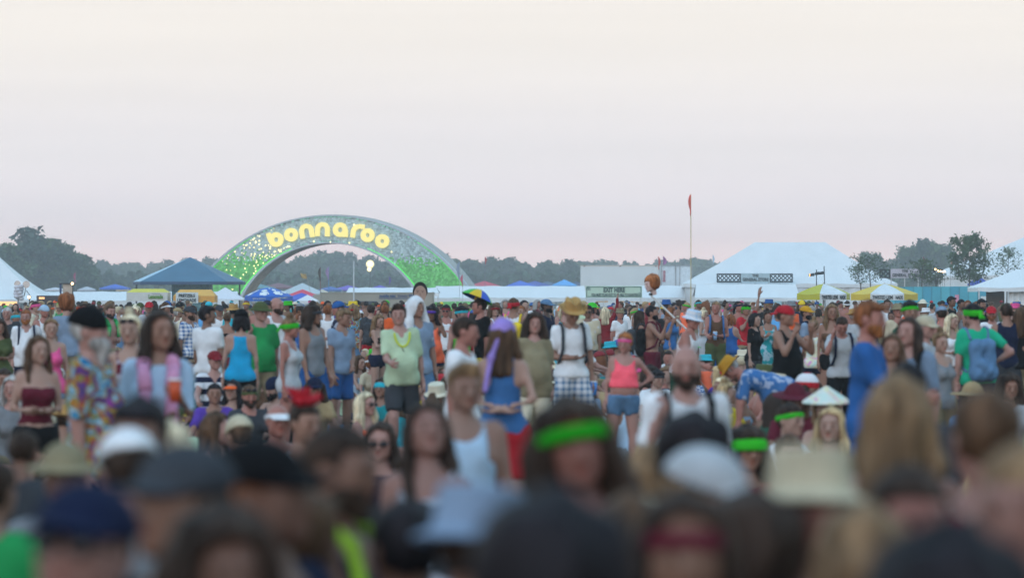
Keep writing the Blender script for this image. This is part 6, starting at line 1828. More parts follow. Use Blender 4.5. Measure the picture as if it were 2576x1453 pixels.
P(2092, 764, 175, -5, sex='f', top=('tube', 'brown'), bottom=('short', 'black'), hair=('longwavy', 'light'), skin='tan', label='tanned long haired woman standing right of the umbrella pole', ref='the tanned woman')
P(2118, 799, 200, 15, top=('tee', 'pale grey'), bottom=('jeans', 'black'), hair=('short', 'dark'), skin='red', straps='navy', arms=('face', 'down'), hpitch=28, lean=.2, label='man in pale grey tee bowing his head', ref='the bowing man')
P(2190, 755, 372, 74, top=('bigtee', 'royal blue'), bottom=('shorts', 'royal blue'), hair=('crop', 'red'), skin='red', arms=('fwd', 'down'), beard=('full', 'ginger'), label='tall red haired man in royal blue baggy tee facing right', ref='the royal blue tee man')
P(2290, 749, 236, 20, top=('tee', 'dark green'), hair=('crop', 'black'), hat=('headband', 'lime green'), skin='tan', arms=('down', 'down'), label='black haired man with glowing green headband facing the camera', ref='the green headband man')
P(2259, 760, 152, 5, top=('shirt', 'beige'), hair=('short', 'grey'), hat=('boonie', 'khaki'), skin='red', label='man in beige shirt and wide khaki hat', ref='the khaki hat man')
P(2285, 796, 335, -25, top=('bigtee', 'grey blue'), tmat='cloth', bottom=('shorts', 'navy'), hair=('longwavy', 'dark'), glasses=False, straps='black', skin='pink', label='long haired man in grey tee with one black strap', ref='the long haired tee man')
P(2244, 838, 342, 6, sex='f', top=('tube', 'tan'), bottom=('short', 'denim blue'), hair=('longwavy', 'brown'), skin='tan', arms=('down', 'phone'), smin_=.8, label='small girl with long hair holding a bright blue phone', ref='the girl with phone')
PHONE = PEOPLE[-1]
P(2330, 789, 258, 70, top=('tee', 'pale grey'), hair=('short', 'grey'), hat=('cap', 'beige'), skin='pink', label='man in beige cap looking right behind the long haired man', ref='the beige cap man')
P(2367, 829, 262, 40, sex='f', top=('tank', 'grey'), hair=('bun', 'light'), skin='fair', hpitch=8, label='smiling woman with fair hair tied up, right of the beige cap', ref='the tied hair woman')
P(2446, 758, 236, 196, top=('tee', 'mint'), bottom=('jeans', 'navy'), hair=('crop', 'black'), hat=('bandana', 'lime green'), pack='denim blue', skin='pink', arms=('hip', 'down'), label='man from behind in mint green tee with blue hydration pack', ref='the mint tee man')
P(2531, 762, 190, 172, top=('vest', 'navy'), bottom=('shorts', 'dark grey'), hair=('short', 'dark'), skin='tan', belly=.3, label='broad man in navy sleeveless shirt seen from behind', ref='the navy sleeveless man')
P(2494, 768, 150, 10, top=('tee', 'white'), hair=('short', 'dark'), hat=('cap', 'red'), beard=('full', 'red'), skin='red', label='man in red and white cap with white tee', ref='the red cap white tee man')
P(2396, 789, 178, 25, sex='f', top=('tank', 'white'), tmat='speckle', bottom=('skirt', 'white'), hair=('long', 'pale'), skin='fair', arms=('fold', 'fold'), label='blond woman in a patterned white strap top', ref='the blond strap top woman')
P(2368, 768, 170, 178, top=('none', 'white'), hair=('short', 'dark'), hat=('cap', 'grey blue'), skin='red', label='shirtless man in grey blue cap seen from behind', ref='the shirtless grey cap man')
P(2232, 752, 108, 10, hair=('short', 'dark'), top=('tee', 'white'), skin='tan', label='distant man in white tee left of the khaki hat man')
P(2394, 745, 105, 60, hair=('crop', 'black'), top=('tee', 'black'), skin='brown', label='dark haired man standing high against the turquoise fence', smax_=1.2)
P(2419, 752, 105, 60, hair=('short', 'black'), top=('tank', 'grey'), skin='brown', label='short haired man against the turquoise fence, right of a taller one')
P(2470, 751, 120, 20, hair=('crop', 'black'), beard=('full', 'black'), top=('tee', 'black'), skin='tan', label='black bearded man at the opening of the right frame tent')
P(2568, 772, 190, 190, sex='f', hair=('longwavy', 'brown'), top=('tee', 'black'), skin='pink', arms=('fwd', 'down'), label='brown haired woman in black tee at the right picture edge')

# ---- bending man, and seated people that can be told apart
bm_ = P(1839, 906, 236, 92 - 180, top=('shirt', 'blue'), tmat='floral', bottom=('long', 'cream'), hair=('short', 'grey'), hat=('straw', 'gold'), skin='red', lean=1.30, arms=('bend', 'bend'), hpitch=35, belly=.4, smin_=.9, smax_=1.0, label='man bending far over in blue flowered shirt and gold hat', ref='the bending man')
def sit(x, y, rot=0, legs='sit', **k):
    k.setdefault('group', QG); k.setdefault('arms', ('knee', 'knee')); k.setdefault('lean', .12)
    return P(x, y, k.pop('s', None), rot, legs=legs, **k)
sit(541, 879, 10, s=212, legs='chair', top=('vee', 'navy'), tmat='stripe', hat=('cap', 'dark red'), hair=('short', 'brown'), skin='pink', belly=.3, label='seated man in navy and white striped tee and red cap', ref='the striped tee man')
sit(540, 962, 0, top=('tee', 'purple'), hair=('short', 'black'), skin='tan', label='seated young man in dark purple tee', ref='the purple tee man')
sit(628, 962, 15, top=('tee', 'dark grey'), hair=('short', 'brown'), hat=('headband', 'olive'), beard=('full', 'dark'), glasses='up', skin='red', label='seated bearded man with mirrored goggles on his head', ref='the goggles man')
sit(585, 950, 0, sex='f', top=('tank', 'black'), hair=('long', 'black'), hat=('visor', 'orange'), skin='fair', label='seated woman in bright orange visor with black hair', ref='the orange visor woman')
sit(688, 948, -40, top=('tank', 'navy'), hair=('short', 'black'), hat=('beanie', 'navy'), beard=('full', 'black'), skin='fair', label='seated man in navy beanie with black beard', ref='the navy beanie man')
sit(740, 953, 200, top=('tee', 'black'), hair=('crop', 'black'), skin='tan', label='seated black haired man under the green headband woman')
sit(792, 945, 10, top=('tee', 'tan'), hat=('cap', 'navy'), hair=('curly', 'dark'), skin='tan', label='seated person in wide navy cap below the blue shorts')
sit(755, 905, 0, sex='f', top=('tee', 'dark grey'), hat=('cap', 'navy'), skin='fair', label='seated person in navy and red cap between green tee and grey tank')
sit(905, 893, 60, sex='f', top=('tank', 'pale blue'), hair=('longwavy', 'brown'), skin='fair', arms=('mouth', 'knee'), label='seated brown haired woman in pale blue top eating', ref='the eating woman')
sit(938, 890, 10, sex='f', top=('tee', 'beige'), hair=('afro', 'red'), hat=('headband', 'white'), skin='pink', label='seated person with dark red puffy hair and white band', ref='the dark red hair person')
sit(960, 945, -20, top=('tee', 'teal'), hair=('long', 'dark'), hat=('bandana', 'turquoise'), skin='tan', label='seated person with turquoise and yellow bandana', ref='')
sit(922, 985, 55, sex='f', top=('tank', 'coral'), hair=('longwavy', 'pale'), glasses=True, skin='pink', label='seated platinum blond woman in sunglasses and coral top', ref='the platinum blond woman')
sit(1020, 955, 200, sex='f', top=('tank', 'turquoise'), hair=('long', 'light'), skin='fair', label='seated light haired person right of the walking man legs')
sit(1360, 955, 20, sex='f', top=('tee', 'khaki'), hair=('long', 'light'), hat=('headband', 'lilac'), skin='fair', label='seated light haired woman with lilac headband', ref='')
sit(1418, 942, 50, top=('tee', 'dark grey'), hat=('backcap', 'cream'), hair=('short', 'black'), skin='brown', label='seated man in cream cap below the cowboy hat man', ref='the cream cap man')
sit(1478, 940, 70, top=('tee', 'grey'), hat=('boonie', 'olive', 'floral'), hair=('short', 'brown'), skin='tan', label='seated man in washed camouflage hat', ref='the camouflage hat man')
sit(1655, 925, 5, top=('tee', 'white'), hair=('crop', 'black'), hat=('headband', 'dark grey'), skin='fair', label='seated boy in white tee behind the bald bearded man', ref='')
sit(1700, 925, 0, top=('tee', 'navy'), hair=('short', 'black'), skin='tan', label='seated dark haired man in navy behind the bald man head')
sit(2079, 945, 0, sex='f', top=('tank', 'pale blue'), hat=('conical', 'white', 'pastel'), hair=('bob', 'light'), skin='fair', s=300, label='seated person in flower painted conical straw hat', ref='the conical hat person')
sit(2034, 899, 60, s=245, top=('tee', 'grey'), hat=('beanie', 'red', 'stripe'), hair=('dread', 'dark'), skin='brown', label='seated person in striped knitted beanie', ref='the striped beanie person')
sit(2000, 928, 0, s=270, hat=('sunhat', 'maroon'), sex='f', top=('tee', 'maroon'), hair=('long', 'brown'), skin='brown', label='seated woman in broad maroon sun hat', ref='the maroon hat woman')
sit(1990, 998, 60, s=330, hat=('headband', 'lime green'), hair=('short', 'dark'), top=('tee', 'white'), skin='fair', label='seated man with lime green band, below the maroon sun hat')
sit(2090, 1020, 5, s=345, sex='f', hair=('half', 'blond'), top=('tank', 'dark grey'), skin='fair', label='seated smiling blond woman below the conical hat', ref='the smiling blond woman')
sit(1880, 1060, 25, s=410, hat=('bandana', 'lime green'), hair=('curly', 'dark'), top=('tee', 'dark red'), skin='tan', label='seated curly haired person with lime bandana, right of the white tee', ref='')
sit(1985, 1090, 30, s=400, hair=('short', 'brown'), top=('tee', 'white'), skin='fair', label='seated brown haired man in white above the bucket hat', ref='')
sit(2300, 870, 10, s=190, hair=('short', 'black'), hat=('headband', 'pink'), top=('tee', 'grey'), skin='tan', legs='chair', label='seated person with pink headband near the blue tee man')
sit(2400, 894, 20, s=215, sex='f', hat=('bandana', 'pink'), top=('tank', 'red'), hair=('short', 'dark'), skin='tan', label='seated person in hot pink bandana below the blond strap top', ref='the pink bandana person')
sit(2448, 955, 0, s=265, hat=('sunhat', 'tan'), sex='f', top=('tee', 'denim blue'), hair=('long', 'dark'), skin='tan', label='seated person in wide brown straw hat below the mint tee', ref='')
sit(2545, 850, -30, s=180, legs='chair', hair=('short', 'grey'), top=('tee', 'grey'), skin='pink', label='seated grey haired man in grey tee near the right edge', ref='')
sit(2540, 925, 10, s=240, hair=('curly', 'dark'), top=('tee', 'pale grey'), skin='tan', label='seated dark curly haired person holding a white cup at the right', ref='')
sit(58, 872, -10, s=158, hair=('crop', 'dark'), top=('tee', 'white'), skin='tan', label='seated dark haired man in white below the white polo man')
sit(22, 862, 30, s=150, sex='f', hair=('longwavy', 'blond'), top=('tank', 'black'), skin='pink', label='seated blond woman in black strap top near the left picture edge')
P(18, 770, 150, 10, hair=('buzz', 'grey'), top=('tee', 'dark grey'), skin='pink', belly=.3, label='grey haired man in dark tee at the left edge behind the white polo man')
P(40, 782, 135, 60, hair=('short', 'light'), hat=('bandana', 'turquoise'), top=('tank', 'turquoise'), skin='tan', label='man in turquoise bandana and tank top left of the white polo man')
P(-2, 800, 185, 30, sex='f', hair=('curly', 'dark'), top=('tee', 'olive'), skin='tan', arms=('fold', 'fold'), label='curly haired woman in olive tee cut by the left picture edge')
sit(10, 888, 20, s=220, hair=('short', 'dark'), top=('tee', 'dark green'), skin='tan', label='seated person in dark green at the left picture edge')
sit(30, 935, 10, s=245, hair=('long', 'grey'), sex='f', top=('tee', 'grey'), skin='pink', label='seated grey haired woman left of the strapless top')
sit(12, 1180, 5, s=430, hat=('cap', 'grey blue'), hair=('short', 'dark'), top=('tee', 'black'), skin='tan', label='seated boy in grey blue cap at the left edge')
sit(548, 1035, 60, s=335, sex='f', hair=('long', 'brown'), top=('tank', 'grey'), skin='pink', label='seated brown haired woman in profile above the black cap', ref='')
sit(600, 1045, 190, s=350, hat=('beanie', 'beige'), top=('tee', 'grey'), skin='tan', label='seated person in beige beanie above the black cap')
sit(700, 1000, 30, s=330, top=('none', 'white'), hair=('bald', 'dark'), hat=('visor', 'white'), skin='red', label='seated shirtless man left of the red feather headpiece')
sit(957, 1060, 0, s=380, hair=('long', 'dark'), sex='f', glasses=True, top=('tee', 'navy'), skin='pink', arms=('mouth', 'knee'), label='seated woman in dark glasses beside the bearded profile')
P(770, 1000, 470, 30, legs='kneel', top=('tee', 'pale grey'), hair=('short', 'dark'), hat=('feather', 'red'), skin='tan', group=FG, label='kneeling person wearing a shaggy red feather headpiece', smin_=.7)

# ---- blurred people close to the camera
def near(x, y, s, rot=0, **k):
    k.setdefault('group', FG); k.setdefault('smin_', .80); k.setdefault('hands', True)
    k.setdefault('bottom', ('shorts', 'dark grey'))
    k['skin'] = {'fair': 'shaded_fair', 'pink': 'shaded_pink', 'red': 'shaded_red', 'tan': 'shaded_tan', 'brown': 'brown'}[k.get('skin', 'tan')]
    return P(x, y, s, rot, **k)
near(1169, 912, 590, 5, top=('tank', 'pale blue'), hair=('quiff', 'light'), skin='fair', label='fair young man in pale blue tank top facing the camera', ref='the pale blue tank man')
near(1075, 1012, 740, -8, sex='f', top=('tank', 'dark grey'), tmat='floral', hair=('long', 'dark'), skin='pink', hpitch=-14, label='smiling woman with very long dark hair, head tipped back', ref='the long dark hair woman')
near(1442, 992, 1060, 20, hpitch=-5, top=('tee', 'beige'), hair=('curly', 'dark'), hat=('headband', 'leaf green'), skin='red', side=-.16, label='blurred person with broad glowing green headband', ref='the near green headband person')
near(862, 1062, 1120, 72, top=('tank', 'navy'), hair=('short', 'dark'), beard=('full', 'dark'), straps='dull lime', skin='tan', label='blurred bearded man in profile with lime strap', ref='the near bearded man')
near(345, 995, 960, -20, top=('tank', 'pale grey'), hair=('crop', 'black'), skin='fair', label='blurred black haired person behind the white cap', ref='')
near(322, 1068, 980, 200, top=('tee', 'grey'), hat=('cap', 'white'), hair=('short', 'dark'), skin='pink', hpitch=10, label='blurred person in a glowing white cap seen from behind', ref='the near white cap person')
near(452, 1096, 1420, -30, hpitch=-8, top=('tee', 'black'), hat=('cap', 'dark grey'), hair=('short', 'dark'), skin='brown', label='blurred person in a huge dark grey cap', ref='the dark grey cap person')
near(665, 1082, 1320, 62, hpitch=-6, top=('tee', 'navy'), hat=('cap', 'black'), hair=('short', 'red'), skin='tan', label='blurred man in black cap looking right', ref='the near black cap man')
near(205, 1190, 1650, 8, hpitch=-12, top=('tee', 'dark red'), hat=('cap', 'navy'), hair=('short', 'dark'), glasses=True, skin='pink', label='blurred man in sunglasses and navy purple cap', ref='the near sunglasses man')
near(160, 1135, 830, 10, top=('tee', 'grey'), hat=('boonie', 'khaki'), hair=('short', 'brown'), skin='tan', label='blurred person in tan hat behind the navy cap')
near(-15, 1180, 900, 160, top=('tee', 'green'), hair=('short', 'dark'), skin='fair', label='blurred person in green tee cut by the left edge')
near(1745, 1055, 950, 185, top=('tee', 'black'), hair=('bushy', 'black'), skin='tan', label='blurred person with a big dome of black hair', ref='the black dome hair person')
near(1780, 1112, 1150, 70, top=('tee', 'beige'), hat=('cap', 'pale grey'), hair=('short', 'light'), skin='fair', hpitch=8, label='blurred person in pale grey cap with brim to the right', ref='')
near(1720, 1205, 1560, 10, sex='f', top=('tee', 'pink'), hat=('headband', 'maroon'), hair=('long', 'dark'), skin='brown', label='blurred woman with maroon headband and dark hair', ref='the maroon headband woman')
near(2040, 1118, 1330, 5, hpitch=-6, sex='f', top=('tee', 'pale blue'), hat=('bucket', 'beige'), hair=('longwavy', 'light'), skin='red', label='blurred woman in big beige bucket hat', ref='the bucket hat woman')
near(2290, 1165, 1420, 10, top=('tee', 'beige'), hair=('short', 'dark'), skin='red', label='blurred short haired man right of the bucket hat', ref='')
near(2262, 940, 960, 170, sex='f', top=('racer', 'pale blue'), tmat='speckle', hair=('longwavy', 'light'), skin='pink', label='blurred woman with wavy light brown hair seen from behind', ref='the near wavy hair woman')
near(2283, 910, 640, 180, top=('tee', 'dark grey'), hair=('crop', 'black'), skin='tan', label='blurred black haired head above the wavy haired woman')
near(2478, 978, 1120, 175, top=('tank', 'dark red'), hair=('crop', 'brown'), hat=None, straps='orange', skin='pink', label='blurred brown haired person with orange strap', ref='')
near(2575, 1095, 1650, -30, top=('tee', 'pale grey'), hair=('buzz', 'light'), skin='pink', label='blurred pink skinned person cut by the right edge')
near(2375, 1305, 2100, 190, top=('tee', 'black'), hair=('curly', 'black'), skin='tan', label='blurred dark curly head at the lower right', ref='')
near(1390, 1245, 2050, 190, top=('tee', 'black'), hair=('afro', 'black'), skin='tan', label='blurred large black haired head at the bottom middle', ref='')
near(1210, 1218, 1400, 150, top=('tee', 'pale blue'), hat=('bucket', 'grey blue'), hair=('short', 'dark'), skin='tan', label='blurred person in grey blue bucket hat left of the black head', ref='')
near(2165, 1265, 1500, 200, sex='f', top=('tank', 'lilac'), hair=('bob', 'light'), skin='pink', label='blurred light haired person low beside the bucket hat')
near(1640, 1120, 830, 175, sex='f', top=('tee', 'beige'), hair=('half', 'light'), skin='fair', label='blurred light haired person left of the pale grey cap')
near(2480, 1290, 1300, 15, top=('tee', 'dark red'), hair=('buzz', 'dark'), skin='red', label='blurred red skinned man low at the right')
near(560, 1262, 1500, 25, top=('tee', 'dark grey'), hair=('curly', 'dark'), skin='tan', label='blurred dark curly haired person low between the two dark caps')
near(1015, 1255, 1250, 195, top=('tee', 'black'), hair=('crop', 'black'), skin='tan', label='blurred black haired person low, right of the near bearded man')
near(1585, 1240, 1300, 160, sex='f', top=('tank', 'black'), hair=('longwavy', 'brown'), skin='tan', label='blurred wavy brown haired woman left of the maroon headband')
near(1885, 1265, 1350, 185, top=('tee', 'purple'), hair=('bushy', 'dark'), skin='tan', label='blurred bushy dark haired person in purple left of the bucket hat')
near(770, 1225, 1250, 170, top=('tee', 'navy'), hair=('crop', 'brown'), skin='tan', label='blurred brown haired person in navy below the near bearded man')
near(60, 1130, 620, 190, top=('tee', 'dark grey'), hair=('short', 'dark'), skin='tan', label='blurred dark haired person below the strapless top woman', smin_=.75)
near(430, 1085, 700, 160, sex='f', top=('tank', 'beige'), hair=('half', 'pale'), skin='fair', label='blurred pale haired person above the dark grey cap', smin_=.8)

# ------------------------------------------------------------------ people filling the field, each picked from a set of bodies
STAND = []
for i, (sx, ar, lg, tp, bt, be) in enumerate([
    ('m', ('down', 'down'), 'stand', 'tee', 'shorts', 0), ('m', ('fold', 'down'), 'relax', 'tee', 'shorts', .5), ('f', ('down', 'hip'), 'stand', 'tank', 'short', 0),
    ('f', ('phone', 'fold'), 'relax', 'tee', 'short', 0), ('m', ('cross', 'cross'), 'stand', 'vest', 'shorts', 0), ('m', ('mouth', 'down'), 'stand', 'tank', 'shorts', .2),
    ('f', ('fold', 'fold'), 'stand', 'dress', 'short', 0), ('m', ('none' if 0 else 'strap', 'strap'), 'walk', 'tee', 'jeans', 0), ('f', ('down2', 'down'), 'walk', 'crop', 'short', 0),
    ('m', ('down', 'fwd'), 'relax', 'none', 'shorts', .3), ('m', ('down', 'up'), 'stand', 'tee', 'shorts', 0), ('f', ('clasp', 'clasp'), 'relax', 'bikini', 'short', 0),
    ('m', ('face', 'face'), 'stand', 'tee', 'shorts', 0), ('f', ('face', 'down'), 'stand', 'blouse', 'shorts', .3)]):
    STAND.append(dict(sex=sx, arms=ar, legs=lg, top=tp, bottom=bt, belly=be, hyaw=(i * 37 % 60) - 30, hpitch=(i * 13 % 20) - 6))
SEAT = []
for i, (sx, ar, lg, tp, bt, ln) in enumerate([
    ('m', ('knee', 'knee'), 'knees', 'tee', 'shorts', .22), ('f', ('knee', 'knee'), 'sit', 'tank', 'short', .15), ('m', ('knee', 'knee'), 'sit', 'tee', 'shorts', .2),
    ('f', ('knee', 'knee'), 'knees', 'tee', 'short', .25), ('m', ('lean', 'lean'), 'out', 'tank', 'shorts', -.25), ('f', ('lean', 'lean'), 'out', 'bikini', 'short', -.2),
    ('m', ('mouth', 'knee'), 'sit', 'none', 'shorts', .12), ('f', ('phone', 'fold'), 'sit', 'tank', 'shorts', .2), ('m', ('knee', 'fwd'), 'chair', 'tee', 'shorts', .0),
    ('f', ('mouth', 'knee'), 'knees', 'crop', 'short', .2), ('m', ('cross', 'cross'), 'knees', 'vest', 'shorts', .3), ('f', ('knee', 'knee'), 'sit', 'tee', 'jeans', .1)]):
    SEAT.append(dict(sex=sx, arms=ar, legs=lg, top=tp, bottom=bt, lean=ln, hyaw=(i * 41 % 70) - 35, hpitch=(i * 17 % 24) - 6))
shirt_cols = ['white', 'white', 'white', 'pale grey', 'pale grey', 'dark grey', 'tan', 'beige', 'khaki', 'black', 'grey', 'dark grey', 'black', 'black', 'navy', 'navy', 'royal blue', 'sky blue', 'teal', 'turquoise', 'green', 'dark green', 'olive', 'yellow', 'orange', 'coral', 'red', 'dark red', 'maroon', 'purple', 'lilac', 'pink', 'tan', 'cream', 'pale green', 'pale blue', 'grey blue', 'brown']
bot_cols = ['khaki', 'denim blue', 'navy', 'black', 'dark grey', 'tan', 'olive', 'royal blue', 'grey', 'red']
hair_m = ['short', 'short', 'crop', 'crop', 'buzz', 'curly', 'quiff', 'bald']; hair_f = ['long', 'longwavy', 'pony', 'bun', 'bob', 'half', 'curly', 'long']
hair_c = ['black', 'dark', 'dark', 'dark', 'brown', 'brown', 'light', 'blond', 'red', 'grey', 'pale']
hats_ = [('cap', None), ('backcap', None), ('cap', None), ('bucket', None), ('boonie', None), ('straw', 'straw'), ('beanie', None), ('headband', None), ('bandana', None), ('fedora', None), ('visor', None), ('cowboy', 'straw'), ('sunhat', 'straw')]
hat_cols = ['white', 'black', 'navy', 'red', 'grey', 'olive', 'royal blue', 'tan', 'lime green', 'turquoise', 'pink', 'yellow', 'orange', 'cream', 'dark red']
skins = ['fair', 'fair', 'pink', 'red', 'tan', 'tan', 'tan', 'brown']
tmats = ['cloth'] * 9 + ['stripe', 'floral', 'plaid', 'tiedye', 'speckle', 'pastel']
PATN = {'cloth': '', 'stripe': 'striped ', 'floral': 'blotched ', 'plaid': 'checked ', 'tiedye': 'tie-dyed ', 'speckle': 'speckled ', 'pastel': 'pastel dyed '}
HAIRN = {'short': 'short', 'crop': 'cropped', 'buzz': 'buzz cut', 'curly': 'curly', 'quiff': 'quiffed', 'bald': 'receding', 'long': 'long', 'longwavy': 'long wavy', 'pony': 'ponytailed', 'bun': 'bunned', 'bob': 'bobbed', 'half': 'shoulder length', 'dread': 'matted'}
HCN = {'black': 'black', 'dark': 'dark', 'brown': 'brown', 'light': 'light brown', 'blond': 'blond', 'pale': 'pale blond', 'red': 'reddish', 'grey': 'grey', 'ginger': 'ginger', 'white': 'white'}
HATN = {'cap': 'cap', 'backcap': 'backwards cap', 'bucket': 'bucket hat', 'boonie': 'brimmed hat', 'straw': 'straw hat', 'beanie': 'beanie', 'headband': 'headband', 'bandana': 'bandana', 'fedora': 'fedora', 'visor': 'visor', 'cowboy': 'cowboy hat', 'sunhat': 'sun hat'}
USED = set(p['label'] for p in PEOPLE if p['label'])
REFS = [p for p in PEOPLE if p['ref']]
def auto_label(x, y, s, seated, sex, top, tm, hair, hat, pose):
    who = {'m': 'man', 'f': 'woman'}[sex]
    garm = 'shirtless ' + who if top[0] == 'none' else None
    col = '' if tm in ('tiedye', 'pastel') else top[1] + ' '
    gname = {'tee': 'tee', 'tank': 'tank top', 'vest': 'vest', 'dress': 'dress', 'crop': 'crop top', 'bikini': 'bikini', 'blouse': 'blouse'}.get(top[0], 'top')
    desc = (garm + ',') if garm else '%s in %s%s%s' % (who, PATN[tm], col, gname)
    hd = ('%s %s' % (hat[1], HATN[hat[0]]) if hat[1] != 'straw' else HATN[hat[0]]) if hat else '%s %s hair' % (HAIRN[hair[0]], HCN[hair[1]])
    pre = 'seated ' if seated else 'standing '
    cand = sorted(REFS, key=lambda p: abs(p['x'] - x) + .35 * abs(p['y'] - y) * (1 if seated else .3))
    for p in cand[:14]:
        rel = 'behind' if p['s'] > s * 1.12 else 'before' if p['s'] < s / 1.12 else ('left of' if x < p['x'] else 'right of')
        lb = '%s%s %s, %s %s' % (pre, desc, hd, rel, p['ref'])
        lb = ' '.join(lb.replace(',,', ',').split())
        if lb.startswith('seated shirtless') or lb.startswith('standing shirtless'): lb = lb.replace(', ', ' with ', 1) if ', ' in lb else lb
        if lb not in USED and len(lb.split()) <= 15:
            USED.add(lb); return lb
    w = lb.split(); return ' '.join(w[:16])
def generic(x, ytop, s, rot, pool, seated, group, q=None):
    k = q if q is not None else rng.randrange(len(pool)); spec = dict(pool[k]); sex = spec['sex']
    tm = rng.choice(tmats) if spec['top'] not in ('none', 'bikini') else 'cloth'
    top = (spec.pop('top'), rng.choice(shirt_cols)); bot = (spec.pop('bottom'), rng.choice(bot_cols))
    hair = (rng.choice(hair_m if sex == 'm' else hair_f), rng.choice(hair_c))
    hat = None
    if rng.random() < (.36 if sex == 'm' else .16):
        h = rng.choice(hats_); hat = (h[0], h[1] or rng.choice(hat_cols))
    sk = rng.choice(skins)
    if sk in ('brown', 'dark'): hair = (hair[0], 'black')
    bd = ('full', hair[1]) if sex == 'm' and rng.random() < .28 else None
    pack = rng.choice(['navy', 'black', 'dark grey', 'dark green', 'dark red']) if (not seated and rng.random() < .16) else None
    lb = auto_label(x, ytop, s or 200, seated, sex, top, tm, hair, hat, spec['arms'])
    return P(x, ytop, s, rot, top=top, bottom=bot, hair=hair, hat=hat, skin=sk, beard=bd, glasses=(True if rng.random() < .12 else False), pack=pack, tmat=tm, group=group, label=lb,
             key=('s' if seated else 'g') + str(k), vox=.028, hvox=.0115, smin_=.84, smax_=1.16, **spec)

def free(X0, Y0, r=.42):
    for p in PEOPLE:
        if abs(p['X'] - X0) < r and abs(p['Y'] - Y0) < r * 1.3: return False
    return True
# standing rows behind
n_st = 0; tries = 0
while n_st < 14 and tries < 5000:
    tries += 1
    s = 116 + 26 * rng.random()
    x = -10 + 2600 * rng.random()
    H = 1.57 + .25 * rng.random()
    if not free((x - 1288) / s, FPX / s, .55): continue
    if any(abs(p['x'] - x) < 16 and p['s'] > 110 and p['y'] < 800 for p in PEOPLE): continue
    generic(x, HORIZON + s * (CAMZ - H), s, rng.choice([rng.uniform(-50, 50), rng.uniform(130, 230), rng.uniform(40, 140)]), STAND, False, SG)
    n_st += 1
# seated people between
n_se = 0; tries = 0
while n_se < 131 and tries < 9000:
    tries += 1
    D0 = math.sqrt(22.0 ** 2 + rng.random() ** 1.1 * (66.0 ** 2 - 22.0 ** 2))
    s = FPX / D0
    x = -20 + 2620 * rng.random()
    if not free((x - 1288) / s, D0, .50): continue
    q = rng.randrange(len(SEAT)); h = (1.30 if SEAT[q]['legs'] == 'chair' else .96) * (.9 + .14 * rng.random())
    if SEAT[q]['legs'] == 'chair' and rng.random() < .6: continue
    yy = HORIZON + s * (CAMZ - h)
    if any(p['label'] and p['hero'] and p['s'] < s and abs(p['x'] - x) < .30 * s and yy < p['y'] + (.60 if p['info']['pel'][2] < .6 else .88) * p['s'] for p in PEOPLE): continue
    r_ = generic(x, HORIZON + s * (CAMZ - h), s, rng.uniform(-80, 80) if rng.random() < .62 else rng.uniform(100, 260), SEAT, True, QG, q)
    n_se += 1
print('PEOPLE', len(PEOPLE))
# give chairs to those sitting high
SEATC = ['dark green', 'royal blue', 'navy', 'dark red', 'grey']
def camp_chair(rec, col):
    a = rec['a']; loc = rec['o'].location
    root = empty('camp_chair', (loc.x, loc.y, 0), 'folding %s camp chair carrying the %s' % (col, 'person above it'), 'chair', 'folding camp chairs', rz=a)
    k = rec['sc']
    cm = mat('chair_cloth_' + col.replace(' ', '_'), CC[col], rough=.8)
    def lpart(nm, b, m):
        me = bpy.data.meshes.new(nm); me.from_pydata([tuple(Vector(v) * k) for v in b.v], [], b.f); me.materials.append(m)
        o = bpy.data.objects.new(nm, me); COL.objects.link(o); o.parent = root
    b = MB(); b.box(-.25, .25, -.40, .10, .33, .36); lpart('seat', b, cm)
    b = MB(); b.slab([(-.27, .14, .38), (.27, .14, .38), (.27, .24, .92), (-.27, .24, .92)], .02); lpart('backrest', b, cm)
    for sx in (-1, 1):
        b = MB(); b.tube((sx * .27, .22, .92), (sx * .29, -.42, .0), .012, .012, 6); lpart('leg', b, dark_metal)
        b = MB(); b.tube((sx * .28, -.40, .58), (sx * .28, .25, .0), .012, .012, 6); lpart('leg', b, dark_metal)
        b = MB(); b.box(sx * .32 - .035, sx * .32 + .035, -.42, .16, .575, .60); lpart('armrest', b, cm)
    return root
used_c = set()
for i, p in enumerate([q for q in PEOPLE if q['info']['pel'][2] > .45 and q['info']['pel'][2] < .5]):
    c = SEATC[i % len(SEATC)]; r_ = camp_chair(p, c)
    sh = p['label'].split(',')[0]
    lb = 'folding %s camp chair under %s' % (c, ' '.join(p['label'].split()[:10]))
    r_['label'] = lb.rstrip(',')

# ------------------------------------------------------------------ things carried, held and worn high
def held(name, mbs, loc, label, cat, rz_=0.0):
    root = empty(name, loc, label, cat, rz=rz_)
    for nm, b, m in mbs:
        me = bpy.data.meshes.new(nm); me.from_pydata([tuple(v) for v in b.v], [], b.f); me.materials.append(m)
        me.polygons.foreach_set('use_smooth', np.ones(len(me.polygons), dtype=bool))
        o = bpy.data.objects.new(nm, me); COL.objects.link(o); o.parent = root
    return root
def find(sub): return [p for p in PEOPLE if sub in (p['label'] or '')][0]
def cup(rec, i, col, label, lidc='#e8eaee', r=.04, h=.14):
    p = hand_pt(rec, i)
    b = MB(); b.tube((0, 0, -h * .5), (0, 0, h * .5), r * .8, r, 14)
    l = MB(); l.tube((0, 0, h * .5 + .002), (0, 0, h * .5 + .014), r * 1.06, r * 1.0, 14)
    held('cup', [('cup_wall', b, mat('cup_' + col.strip('#'), lin(col), rough=.35)), ('rim', l, mat('cup_' + lidc.strip('#'), lin(lidc), rough=.35))], p, label, 'cup')
cup(find('holding a drink cup'), 1, '#c2502c', 'amber drink in a plastic cup held by the dark haired woman', r=.038, h=.12)
